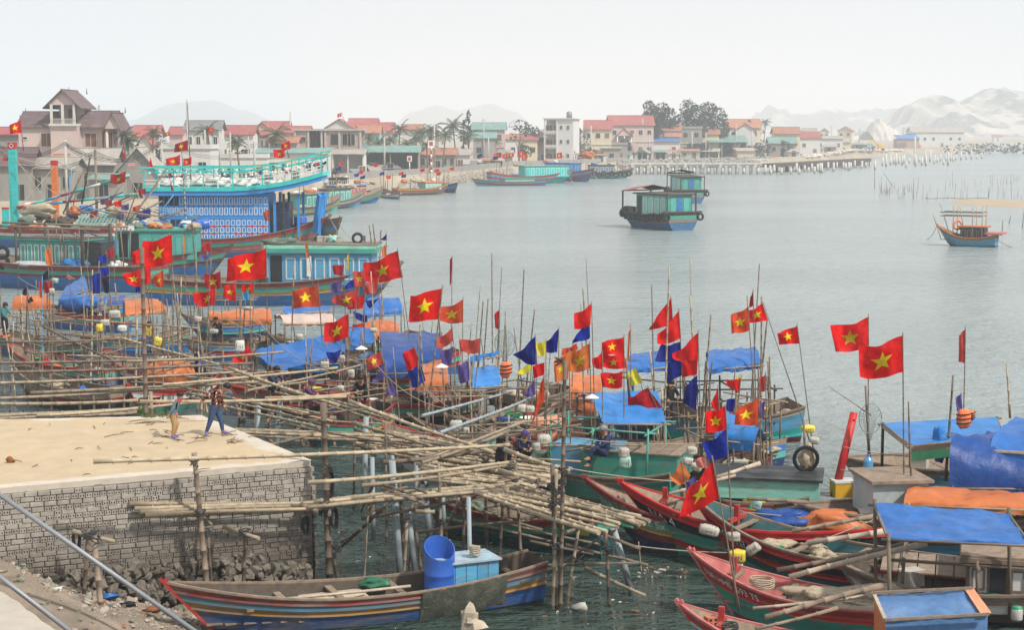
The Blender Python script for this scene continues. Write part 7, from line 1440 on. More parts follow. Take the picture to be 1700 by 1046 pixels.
# ================================================================== FLAGS
COLN = {}
def star_pts(r, k=.4): return [(r * (1 if i % 2 == 0 else k) * math.sin(i * math.pi / 5), r * (1 if i % 2 == 0 else k) * math.cos(i * math.pi / 5)) for i in range(10)]
nflag = 0
def flag(lb, ht, hb, ft, fb_, m_, star=False, base=None, Y=None, top=None, pm=None, pr_=.028, zb=.8, wave=1.0, pole=True, tri=False, cat='flag', name='flag'):
 """ht/hb hoist top and bottom, ft/fb fly top and bottom (photo pixels); base: foot of the pole"""
 global nflag; nflag += 1; rq = random.Random(nflag * 13)
 if base is not None: b = P(base[0], base[1], zb); Yh = b.y if Y is None else Y
 else: Yh = Y
 HT, HB = D(*ht, Yh), D(*hb, Yh); w_ = abs(ht[0] - ft[0]) * Yh / F; FT, FB = D(*ft, Yh + w_ * .15), D(*fb_, Yh + w_ * .15)
 org = b if base is not None else HB
 r = thing(name, lb, cat, org, 0, 'flags and pennants on bamboo poles'); ph = rq.uniform(0, 6); amp = .08 * wave * min(1.6, w_ + .2)
 def fn(u, v):
  p = HT.lerp(HB, v).lerp(FT.lerp(FB, v), u); k = u ** .7
  s_ = math.sin(u * 7.5 + ph + v * 1.6) * amp * k + math.sin(u * 15 + ph * 2 - v * 3) * amp * .3 * k
  p.y += s_ * 1.6; p.x += math.cos(u * 7 + ph + v * 2) * amp * .35 * k; p.z += math.sin(u * 5.5 + ph) * amp * .7 * k * (1 if v > .5 else .8) + (-.05 * w_ * math.sin(math.pi * u)); return p
 q = MB(); q.grid(fn, 16, 10); c = part('cloth', q, m_, r, True)
 if star:
  hgt = (HT - HB).length; wd = max(.1, (HT.lerp(HB, .5) - FT.lerp(FB, .5)).length); R_ = .30 * min(hgt, wd); sp2 = star_pts(1); sub = 3
  for side in (-1, 1):
   q = MB()
   for i in range(10):
    a = Vector((0, 0)); b1_ = Vector(sp2[i]); c1 = Vector(sp2[(i + 1) % 10]); idx = {}
    for s in range(sub + 1):
     for t in range(sub + 1 - s):
      x = (b1_ * s + c1 * t) / sub; u = .5 + x.x * R_ / wd; v = .5 - x.y * R_ / hgt; p = fn(min(1, max(0, u)), min(1, max(0, v))); e = .01
      du = fn(min(1, u + e), v) - fn(max(0, u - e), v); dv = fn(u, min(1, v + e)) - fn(u, max(0, v - e)); n = du.cross(dv)
      if n.length > 0: n.normalize()
      idx[(s, t)] = len(q.v); q.v.append(p + n * .012 * side)
    for s in range(sub):
     for t in range(sub - s):
      q.f.append([idx[(s, t)], idx[(s + 1, t)], idx[(s, t + 1)]]); q.m.append(0); q.sm.append(True)
      if s + t < sub - 1: q.f.append([idx[(s + 1, t)], idx[(s + 1, t + 1)], idx[(s, t + 1)]]); q.m.append(0); q.sm.append(True)
   part('star', q, f_star, c, True)
 if pole and base is not None:
  tp = D(*(top or (ht[0], ht[1] - 4)), Yh); q = MB(); bb = Vector((b.x, Yh, b.z)); bam(q, bb, tp, pr_, 0, .55, 6, .015); part('pole', q, pm or bamboo_old, r, True)
 return r
N = 'national flag'
flag('large bright red flag with yellow star flying from the thick post above the platform', (285, 389), (287, 437), (238, 401), (237, 440), f_red, True, (288, 700), top=(285, 386), wave=1)
flag('largest bright red flag with yellow star over the moored trawlers', (442, 411), (443, 460), (378, 428), (372, 467), f_red, True, (446, 715))
flag('bright red flag with star in front of the pale blue panelled trawler bow', (660, 416), (669, 461), (604, 437), (604, 467), f_red, True, (690, 640))
flag('red star flag at centre with squared outline against the water', (735, 478), (728, 530), (679, 489), (679, 532), f_red, True, (700, 770), pr_=.045)
flag('faded orange red star flag just right of the square red star flag', (769, 497), (769, 535), (731, 512), (730, 534), f_orr, True, (766, 690))
flag('red star flag above the beige canopied boat', (528, 473), (533, 508), (484, 481), (486, 511), f_orr, True, (540, 640))
flag('slightly faded star flag over the white canopy with a red flag behind', (597, 479), (596, 514), (554, 488), (552, 500), f_fade, True, (570, 640))
flag('plain red flag half hidden behind the faded star flag', (607, 489), (602, 512), (575, 495), (578, 512), f_red, False, (590, 640), Y=None)
flag('red star flag in front of the widest blue tarp', (579, 521), (578, 560), (540, 537), (539, 568), f_red, True, (578, 705), pr_=.04)
flag('pale washed red star flag behind the flag over the trawler bow', (604, 448), (608, 470), (586, 452), (588, 478), f_fade, True, (606, 640))
flag('pinkish plain flag hanging under the washed star flag', (628, 466), (626, 486), (600, 472), (606, 488), f_fade, False, (634, 640))
flag('dull red star flag at the top of the cluster of three left of centre', (366, 450), (366, 478), (339, 457), (342, 480), f_dred, True, (372, 640))
flag('red star flag at the lower left of the cluster of three', (359, 478), (358, 505), (330, 486), (328, 508), f_red, True, (340, 660))
flag('red star flag at the bottom of the cluster of three', (346, 489), (346, 507), (321, 487), (322, 503), f_red, True, (350, 640))
flag('narrow red star flag right of the cluster of three', (391, 468), (392, 500), (373, 475), (369, 494), f_red, True, (396, 620))
flag('small red star flag flopping with a cyan rag below', (422, 469), (420, 487), (403, 474), (401, 484), f_red, True, (416, 640))
flag('cyan rag pennant under the small flopping star flag', (415, 481), (414, 497), (402, 484), (405, 498), f_cyan, False, (417, 640), cat='pennant')
flag('tilted red star flag over the heaped bamboo', (412, 571), (421, 589), (386, 597), (394, 608), f_red, True, (408, 660))
flag('right larger faced star flag farther back of the two over open water at right', (1442, 526), (1443, 573), (1379, 543), (1384, 587), f_red, True, (1441, 735), zb=1, pr_=.03)
flag('front star flag of the two over open water at right', (1499, 557), (1500, 618), (1427, 576), (1428, 627), f_red, True, (1501, 870), pr_=.03)
flag('biggest red star flag hanging diagonally over the boat bows', (1184, 765), (1195, 827), (1143, 812), (1128, 860), f_red, True, (1228, 1015), top=(1182, 758), wave=.8)
flag('red star flag directly above a royal blue one', (1204, 674), (1206, 712), (1172, 686), (1170, 720), f_red, True, (1222, 1010))
flag('royal blue flag below the star flag near the boat bows', (1206, 712), (1210, 755), (1166, 738), (1176, 766), f_blue, False, (1224, 1008), pole=False)
flag('star flag with a large star low beside the rolled blue awning', (1260, 659), (1258, 705), (1220, 682), (1218, 706), f_orr, True, (1266, 820))
flag('faded orange star flag against the water left of the leaning pole', (1243, 508), (1245, 548), (1213, 524), (1213, 555), f_orr, True, (1262, 790), top=(1240, 490))
flag('red star flag on the long leaning pole', (1266, 504), (1275, 532), (1244, 515), (1240, 535), f_red, True, (1345, 735))
flag('small red star flag on the rightmost leaning pole with yellow float', (1323, 541), (1327, 570), (1289, 552), (1294, 571), f_red, True, (1352, 760))
flag('red flag with star, top of the stacked three', (1036, 559), (1036, 586), (998, 567), (997, 590), f_red, True, (1036, 790))
flag('red flag with star, middle of the stacked three', (1036, 586), (1041, 612), (998, 588), (997, 608), f_red, True, (1038, 790), pole=False)
flag('red flag with star, bottom of the stacked three', (1034, 616), (1033, 643), (997, 620), (998, 644), f_red, True, (1034, 800), pole=False)
flag('plain red sliver behind the stacked three star flags', (1000, 586), (999, 614), (983, 595), (984, 608), f_red, False, (1000, 790))
flag('orange star flag with bright star left of the stacked three', (979, 570), (980, 612), (944, 585), (945, 618), f_org, True, (984, 800))
flag('darker orange star flag tucked below the bright orange one', (945, 583), (944, 628), (919, 600), (920, 636), f_org, True, (948, 800))
flag('orange plain flag tip behind the two orange star flags', (957, 570), (960, 580), (934, 580), (932, 592), f_orr, False, (960, 790), pole=False)
flag('small star flag at the far left edge on a thin pole', (35, 199), (36, 220), (14, 207), (16, 221), f_red, True, None, Y=140)
flag('dark red star flag on the upper mast left of the net gantry', (312, 232), (312, 249), (289, 238), (289, 251), f_dred, True, None, Y=150)
flag('bright star flag in front of the gantry end', (299, 256), (299, 273), (275, 264), (277, 275), f_red, True, None, Y=148)
flag('small red star flag right of the gantry end flag', (318, 260), (318, 272), (302, 264), (302, 276), f_red, True, None, Y=148)
flag('star flag low on the blue trawler gantry, left one of the pair', (472, 245), (473, 260), (454, 249), (455, 262), f_red, True, None, Y=146)
flag('star flag low on the blue trawler gantry, right one of the pair', (481, 233), (482, 247), (465, 239), (468, 250), f_red, True, None, Y=147)
flag('dull star flag between the booms and the grey houses', (209, 284), (208, 302), (185, 290), (184, 305), f_dred, True, None, Y=142)
flag('tiny star flag on the distant rooftop', (567, 187), (567, 193), (560, 188), (560, 194), f_red, True, None, Y=420)
flag('small star flag in front of the white unfinished villa', (355, 211), (353, 219), (345, 213), (345, 221), f_red, True, None, Y=205)
flag('small orange star flag by the villa fence', (282, 219), (282, 225), (273, 219), (274, 226), f_orr, True, None, Y=205)
flag('orange red star flag right of the thick flag post', (271, 448), (271, 478), (252, 460), (258, 474), f_orr, True, (274, 640))
flag('bright plain red flag behind the thick post', (240, 411), (240, 438), (218, 418), (219, 438), f_red, False, (240, 650), pole=False)
flag('crumpled star flag hanging low left of the thick post', (236, 444), (237, 474), (204, 456), (210, 473), f_red, True, (238, 650), pole=False)
flag('red drape behind the crumpled star flag', (250, 440), (250, 470), (234, 440), (234, 474), f_red, False, (250, 650), pole=False)
for i, (px, py, yb) in enumerate(((826, 253, 262), (840, 254, 262), (850, 253, 260), (866, 250, 259), (872, 254, 262), (930, 252, 262))): flag(f'tiny red flag number {i + 1} from the left on the far turquoise trawler'.replace('number 1 ', 'first ').replace('number 2 ', 'second ').replace('number 3 ', 'third ').replace('number 4 ', 'fourth ').replace('number 5 ', 'fifth ').replace('number 6 ', 'sixth '), (px + 3, py), (px + 3, yb), (px - 6, py + 2), (px - 6, yb + 1), f_red, True, None, Y=372)
flag('small orange star flag over the far boats', (649, 291), (649, 296), (641, 291), (641, 297), f_orr, True, None, Y=275)
# plain flags and pennants
T = 'pennant'
flag('upper plain red triangular pennant over the blue awnings', (1114, 494), (1118, 540), (1077, 543), (1078, 546), f_red, False, (1128, 720), cat=T, tri=True)
flag('second plain red pennant just below the upper one', (1127, 516), (1131, 562), (1092, 556), (1092, 572), f_red, False, (1138, 735), cat=T)
flag('navy pennant under the second red one', (1130, 568), (1131, 596), (1098, 572), (1088, 600), f_navy, False, (1138, 735), cat=T, pole=False)
flag('long drooping navy pennant beside the standing fisher', (1132, 590), (1134, 622), (1108, 600), (1106, 636), f_navy, False, (1140, 735), cat=T, pole=False)
flag('third plain red pennant right of the other two', (1159, 552), (1159, 598), (1117, 588), (1118, 596), f_red, False, (1164, 760), cat=T)
flag('plain red flag under the third pennant', (1159, 592), (1157, 622), (1130, 600), (1133, 626), f_red, False, (1164, 760), cat=T, pole=False)
flag('long navy flag hanging from the third pennant pole', (1158, 622), (1156, 682), (1138, 640), (1134, 668), f_navy, False, (1166, 760), cat=T, pole=False)
flag('red pennant above a blue triangle on the tall thin pole', (982, 504), (980, 540), (954, 522), (953, 548), f_red, False, (990, 790), cat=T)
flag('royal blue triangle below the red pennant on the tall pole', (979, 528), (979, 562), (950, 566), (949, 570), f_blue, False, (990, 790), cat=T, pole=False)
flag('dark red flag drooping over the bright blue awning', (1075, 644), (1100, 677), (1042, 660), (1045, 688), f_dred, False, (1135, 780), cat=T)
flag('plain red flag above the purple pennant right of centre', (798, 561), (795, 586), (763, 565), (763, 584), f_fade, False, (780, 720), cat=T)
flag('pinkish red flag left of the plain red one', (751, 545), (753, 566), (724, 562), (726, 580), f_fade, False, (760, 720), cat=T)
flag('vivid red flag tilted above a royal blue one at centre', (688, 577), (698, 606), (667, 586), (676, 616), f_red, False, (718, 690), cat=T)
flag('royal blue flag tilted below the vivid red one', (698, 604), (707, 632), (676, 617), (686, 646), f_blue, False, (722, 690), cat=T, pole=False)
flag('long orange pennant hanging down beside the bamboo', (903, 622), (904, 664), (897, 640), (882, 706), f_orr, False, (912, 800), cat=T)
flag('small red flag above the long orange pennant', (904, 601), (904, 622), (883, 608), (886, 628), f_red, False, (912, 800), cat=T, pole=False)
flag('navy flag at the top right of the yellow and navy pair', (928, 545), (925, 585), (906, 568), (907, 584), f_navy, False, (926, 790), cat=T)
flag('yellow square flag between the two navy flags', (906, 566), (906, 590), (889, 569), (893, 590), f_yel, False, (908, 790), cat=T)
flag('ragged navy flag left of the yellow square', (889, 558), (892, 606), (852, 590), (868, 600), f_navy, False, (893, 790), cat=T)
flag('yellow triangular pennant under the ragged navy flag', (884, 593), (882, 616), (860, 620), (858, 624), f_yel, False, (870, 760), cat=T)
flag('crumpled yellow flag left of the navy drape', (1055, 610), (1068, 636), (1037, 622), (1044, 640), f_yel, False, (1100, 760), cat=T)
flag('purple pennant under the small yellow triangle', (888, 628), (889, 655), (870, 655), (878, 662), f_pur, False, (890, 760), cat=T, pole=False)
flag('purple pennant below the pinkish red flag', (752, 575), (750, 604), (730, 584), (734, 606), f_pur, False, (762, 720), cat=T, pole=False)
flag('navy pennant beside the jerry cans right of centre', (778, 600), (780, 632), (757, 606), (764, 636), f_pur, False, (784, 720), cat=T, pole=False)
flag('pale purple pennant left of the walkway post', (638, 600), (642, 624), (618, 634), (620, 636), f_pur, False, (660, 740), cat=T)
flag('small purple pennant hanging low on the same post', (648, 628), (660, 656), (640, 650), (644, 658), f_pur, False, (664, 740), cat=T, pole=False)
flag('faded star flag drooping above the pale purple pennant', (632, 583), (637, 604), (605, 597), (611, 615), f_fade, True, (662, 740))
flag('tiny navy triangle on a pole over the water behind the trawler bow', (642, 387), (642, 398), (632, 398), (633, 399), f_navy, False, (640, 470), cat=T, zb=3)
flag('faded orange strip pennant below the tiny navy triangle', (641, 404), (642, 425), (634, 412), (634, 426), f_org, False, (642, 470), cat=T, zb=3, pole=False)
flag('dark red flag in front of the pale blue door panels', (571, 439), (568, 458), (551, 440), (553, 455), f_dred, False, (574, 560), cat=T)
flag('purple flag under the dark red one by the door panels', (567, 466), (565, 486), (549, 468), (550, 484), f_pur, False, (574, 560), cat=T, pole=False)
flag('navy triangle left of the star flag on the trawler bow', (588, 461), (588, 478), (569, 477), (570, 480), f_blue, False, (592, 560), cat=T)
flag('navy triangle above the round blue canopy', (630, 494), (615, 512), (607, 500), (608, 505), f_navy, False, (640, 600), cat=T)
flag('navy wedge over the widest blue tarp', (611, 524), (610, 535), (586, 517), (590, 530), f_navy, False, (604, 600), cat=T)
flag('red scrap left of the peach hood', (606, 536), (603, 552), (584, 538), (585, 552), f_red, False, (604, 610), cat=T, pole=False)
flag('royal blue flag hanging over the foam floats at centre', (567, 580), (560, 600), (542, 586), (549, 604), f_blue, False, (566, 700), cat=T)
flag('thin tattered red strip high on a bare pole at centre', (751, 426), (749, 470), (747, 430), (747, 474), f_dred, False, (748, 640), cat=T, top=(751, 424))
flag('small tattered red strip on the bare pole right of centre', (829, 514), (828, 548), (820, 522), (822, 544), f_dred, False, (822, 650), cat=T, top=(833, 444))
flag('brown tattered strip left of the blue awnings', (1047, 542), (1044, 600), (1043, 556), (1040, 598), f_org, False, (1048, 760), cat=T)
flag('long tattered faded red strip on the right pole', (1603, 546), (1601, 603), (1592, 556), (1592, 600), f_fade, False, (1598, 760), cat=T)
flag('purple rag pennant on the right pole above the life vest', (1596, 652), (1598, 682), (1586, 662), (1588, 684), f_pur, False, (1599, 760), cat=T, pole=False)
flag('small dark pink streamer behind the leaning pole top', (1250, 484), (1251, 508), (1246, 492), (1244, 510), f_dred, False, (1258, 790), cat=T)
flag('red flag with drooping corner above the rolled blue awning', (1231, 628), (1228, 652), (1206, 630), (1208, 640), f_red, False, (1216, 740), cat=T)
flag('thin yellow streamer next to the drooping red flag', (1233, 618), (1226, 630), (1228, 622), (1222, 630), f_yel, False, (1214, 740), cat=T, pole=False)
flag('vertical pink strip flag on the grey pole at right centre', (1271, 622), (1270, 650), (1262, 626), (1262, 650), f_fade, False, (1274, 820), cat=T)
flag('purple oval rag below the vertical pink strip', (1270, 664), (1268, 697), (1258, 676), (1260, 694), f_pur, False, (1274, 820), cat=T, pole=False)
flag('red folded pennant above the twin star flags by the bows', (1192, 642), (1196, 682), (1180, 672), (1186, 682), f_red, False, (1198, 800), cat=T)
flag('indigo rag beside the large star flag near the rolled awning', (1222, 660), (1218, 684), (1206, 664), (1204, 682), f_navy, False, (1214, 760), cat=T)
flag('orange pennant drooping behind the biggest star flag', (1131, 765), (1147, 790), (1112, 795), (1128, 808), f_org, False, (1150, 880), cat=T)
flag('peach rag above the foam floats by the bows', (1170, 758), (1178, 778), (1152, 762), (1158, 776), f_pink, False, (1176, 880), cat=T)
flag('lilac rag behind the biggest star flag', (1155, 790), (1160, 822), (1138, 800), (1140, 828), f_pur, False, (1164, 880), cat=T, pole=False)
flag('maroon flag on the left trawler side deck', (189, 410), (189, 428), (175, 416), (176, 426), f_dred, False, (190, 470), cat=T)
flag('royal blue flag on the left trawler, upper one', (177, 421), (178, 436), (161, 427), (161, 437), f_blue, False, (180, 520), cat=T)
flag('royal blue flag in front of the hull, second one down', (181, 442), (181, 456), (165, 445), (167, 458), f_blue, False, (184, 560), cat=T)
flag('tall royal blue double flag in front of the hull', (166, 453), (166, 487), (152, 456), (153, 487), f_blue, False, (168, 590), cat=T)
flag('black hanging flag right of the blue double flag', (181, 458), (183, 485), (168, 462), (174, 486), f_dark, False, (186, 600), cat=T)
flag('salmon orange flag over the left trawler bow', (84, 410), (88, 440), (75, 415), (78, 440), f_org, False, (94, 600), cat=T)
flag('black flag above the left orange canopy', (80, 448), (81, 465), (70, 456), (72, 464), f_dark, False, (86, 600), cat=T)
flag('dark red and navy flag above the left orange canopy', (87, 466), (86, 484), (72, 468), (74, 486), f_dred, False, (92, 600), cat=T)
flag('vertical orange red strip flag on the blue pole at left', (70, 462), (70, 494), (65, 468), (66, 494), f_orr, False, (70, 600), cat=T, pm=p_ltblue)
flag('small black flag on a leaning stick at left', (44, 476), (48, 490), (38, 482), (38, 490), f_dark, False, (62, 560), cat=T)
flag('second small black flag lower on the leaning stick', (52, 492), (56, 500), (43, 500), (44, 504), f_dark, False, (62, 560), cat=T, pole=False)
flag('pale pink rag near the orange and blue bundles', (112, 455), (125, 463), (110, 460), (116, 464), f_pink, False, (128, 560), cat=T)
flag('navy rag above the clean orange canopy', (232, 474), (233, 484), (224, 476), (225, 486), f_navy, False, (236, 640), cat=T, pole=False)
flag('faded red flag on the blue trawler side', (446, 347), (448, 367), (436, 352), (440, 366), f_fade, False, (450, 440), cat=T, zb=1.8)
flag('dark red flag on the bow of the trawler with orange planks', (350, 402), (350, 417), (336, 405), (335, 417), f_dred, False, (352, 460), cat=T, zb=1.8)
flag('purple flag under the dark red bow flag', (349, 420), (347, 430), (332, 424), (334, 431), f_pur, False, (352, 460), cat=T, zb=1.8, pole=False)
flag('faded brown pennant on the pale blue panelled trawler', (510, 402), (514, 428), (506, 404), (508, 428), f_org, False, (520, 480), cat=T, zb=1.8)
flag('thin yellow pennant in front of the pale blue door panels', (579, 420), (580, 450), (575, 428), (576, 446), f_yel, False, (582, 520), cat=T, zb=1.8)
flag('long hanging red pennant at the gantry end', (281, 285), (284, 316), (279, 290), (289, 317), f_dred, False, None, Y=145, cat=T)
flag('red pennant at the top left of the net gantry', (250, 260), (254, 278), (246, 278), (247, 279), f_red, False, None, Y=148, cat=T)
flag('small red square flag over the low grey houses', (208, 253), (209, 261), (203, 254), (204, 262), f_red, False, None, Y=150, cat=T)
for i, (x, y, m_, n_) in enumerate(((180, 330, f_red, 'red'), (196, 332, f_red, 'red'), (173, 328, f_pur, 'purple'), (208, 338, f_pur, 'purple'), (226, 340, f_orr, 'orange'), (155, 350, f_dred, 'maroon'), (200, 354, f_pur, 'purple'), (215, 360, f_pur, 'purple'), (236, 312, f_dred, 'maroon'), (244, 346, f_blue, 'blue'), (590, 286, f_blue, 'blue'), (597, 282, f_red, 'red'), (600, 290, f_navy, 'navy'), (632, 284, f_navy, 'navy'), (664, 284, f_red, 'red'), (668, 288, f_navy, 'navy'), (699, 278, f_red, 'red'), (723, 279, f_red, 'red'), (726, 284, f_fade, 'faded red'), (748, 276, f_orr, 'orange'), (560, 276, f_navy, 'navy'), (564, 268, f_red, 'red'), (622, 270, f_red, 'red'), (820, 258, f_navy, 'navy'), (794, 254, f_navy, 'navy'))):
 flag(f'{n_} pennant {"in the rigging of the far moored boats" if x > 300 else "in the jumble behind the left trawlers"}', (x + 6, y), (x + 6, y + (6 if x > 300 else 10)), (x - (2 if x > 300 else 7), y + 3), (x - (2 if x > 300 else 6), y + (7 if x > 300 else 11)), m_, False, None, Y=140 if x < 300 else 265, cat=T)
# poles for flags that fly from masts
for lb, px, yt, yb, Y, r_ in (('thin mast at the far left edge', 33, 190, 250, 140.3, .05), ('tall mast behind the net gantry', 311, 170, 300, 150.4, .07), ('mast of the gantry end flags', 300, 236, 300, 148.4, .05), ('pale steel mast in front of the blue trawler', 303, 262, 372, 140, .1), ('thin mast on the gantry', 474, 240, 262, 146.4, .05), ('far rooftop flag mast', 567, 186, 204, 420.3, .07), ('bare thin bamboo pole over the water, left one of two', 973, 430, 560, 58, .022), ('pale bare bamboo pole rising behind the red pennants', 1145, 424, 600, 60, .025), ('short pale pole standing behind the blue tarp hut', 1671, 602, 695, 52, .045), ('dark twin pole behind the trawler roof, left one', 613, 374, 420, 108, .07), ('dark twin pole behind the trawler roof, right one', 619, 371, 420, 108, .07), ('leaning bamboo pole above the green landing net', 1380, 645, 690, 46, .02), ('bare pole with forked top right of the big star flag', 1437, 640, 760, 47, .05), ('grey double pole carrying the front star flag', 1508, 668, 830, 44, .04), ('leaning pole of the life vest', 1582, 623, 800, 46, .05), ('dark red post carrying the black tyre', 1334, 700, 830, 47.3, .06), ('dark upright by the yellow float', 1275, 600, 800, 49, .05), ('bare stake left of the crumpled yellow flag', 1039, 596, 660, 52, .05)):
 a = D(px, yt, Y); b = D(px + (6 if 'leaning' not in lb else (-12 if 'life' in lb else 66)), yb, Y); q = MB(); bam(q, b, a, r_, 0, .6, 6); solo('bare_pole', q, {'pale bare bamboo pole rising behind the red pennants': bamboo_new, 'short pale pole standing behind the blue tarp hut': bamboo_new}.get(lb, bamboo_old if 'steel' not in lb else steel), lb, 'pole', b, world=True)
# ================================================================== POLES AND STAKES IN THE MIDDLE
rz_ = random.Random(77)
def stake(px, py, h, r, m_, lb, lean=0, grp='bamboo stakes among the moored boats'):
 b = P(px, py, 0); q = MB(); bam(q, Vector((0, 0, -.6)), Vector((lean, rz_.uniform(-.1, .1), h)), r, 0, .65, 6, .03); solo('bamboo_stake', q, m_, lb, 'pole', b, group=grp)
for i in range(150):
 if i < 60: px, py = rz_.uniform(0, 340), rz_.uniform(560, 690)
 elif i < 115: px, py = rz_.uniform(330, 900), rz_.uniform(600, 740)
 else: px, py = rz_.uniform(740, 1290), rz_.uniform(730, 810)
 k = rz_.random(); stake(px, py, rz_.uniform(2.2, 4.6) if k < .8 else rz_.uniform(4.5, 7), rz_.uniform(.03, .055), (bamboo_old, bamboo, bamboo_old, post_wet, bamboo_new, wood)[i % 6], ('left cluster' if i < 60 else 'middle cluster' if i < 115 else 'right cluster') and 'bamboo stake standing among the moored boats ' + ('left of the platform corner' if i < 60 else 'at the centre' if i < 115 else 'right of the walkway'), rz_.uniform(-.5, .5))
for i in range(60):
 if i < 30: px, py = rz_.uniform(-20, 330), rz_.uniform(520, 640)
 else: px, py = rz_.uniform(420, 1260), rz_.uniform(620, 770)
 z = rz_.uniform(1.0, 2.8); a = P(px, py, z); L = rz_.uniform(1, 3.6); th = rz_.uniform(-.35, .35); q = MB(); bam(q, Vector((0, 0, 0)), Vector((L * math.cos(th), L * .5 * math.sin(th), rz_.uniform(-.5, .7))), rz_.uniform(.025, .05), 0, .8, 6); solo('bamboo_rail', q, (bamboo_old, bamboo, wood)[i % 3], 'loose bamboo rail lashed between boats ' + ('at the left' if i < 30 else 'in the middle'), 'pole', a, group='loose rails among the boats')
red_ = D(1418, 685, 47.5); q = MB(); q.tube([P(1385, 826, b12.dk), red_], [.12, .11], 14); r = thing('red_mooring_post', 'thick slanting bright red post with a hole near its top', 'post', P(1385, 826, b12.dk)); part('post_body', q, p_red2, r, True); q = MB(); q.lathe([(0, -.01), (.03, -.01), (.03, .01), (0, .01)], red_ + Vector((-.03, -.12, -.2)), 8, mtx=Matrix.Rotation(R(90), 3, 'X')); part('hole', q, glass_dk, r, True)
# ropes strung between posts
for i, (a, c, s, lb) in enumerate((((1395, 780, 47), (1700, 812, 46), .1, 'pale rope crossing behind the flat awning'), ((945, 778, 43), (1250, 800, 48), .15, 'rope from the handrail end to the dark boat'), ((1040, 905, 40), (1350, 912, 44), .15, 'mooring rope running right from the trestle below the bows'), ((1230, 905, 42), (1460, 922, 42), .05, 'thin line across the small red and green boat'), ((1190, 846, 43.5), (1452, 868, 43), .03, 'tight line over the folded tarps'), ((1400, 742, 47), (1580, 760, 46), .1, 'line past the blue water bottle'), ((955, 728, 48), (1180, 735, 49), .1, 'line under the bright blue awning'), ((700, 640, 52), (930, 735, 45), .5, 'green net cord drooping at centre'), ((620, 600, 55), (760, 680, 48), .4, 'pale cord sagging at centre'), ((120, 470, 80), (240, 490, 78), .5, 'cord near the left bundles'), ((300, 470, 85), (440, 560, 60), .3, 'cord beside the star flag cluster'), ((420, 520, 70), (560, 620, 55), .5, 'cord over the beige canopied boat'), ((30, 460, 85), (130, 480, 80), .4, 'pale cord along the blue hull'), ((240, 500, 75), (330, 540, 68), .3, 'thin cord right of the thick flag post'), ((345, 870, 41), (410, 890, 41), .15, 'black cord between the wall posts'), ((1060, 900, 42.5), (1066, 960, 42.4), 0, 'thin vertical line hanging from the green name band boat'), ((1340, 905, 42), (1490, 845, 43), .05, 'slim line over the plank deck'))):
 rope(D(*a), D(*c), s, .014, lb=lb, m_=rope_dk if 'black' in lb else rope_m)
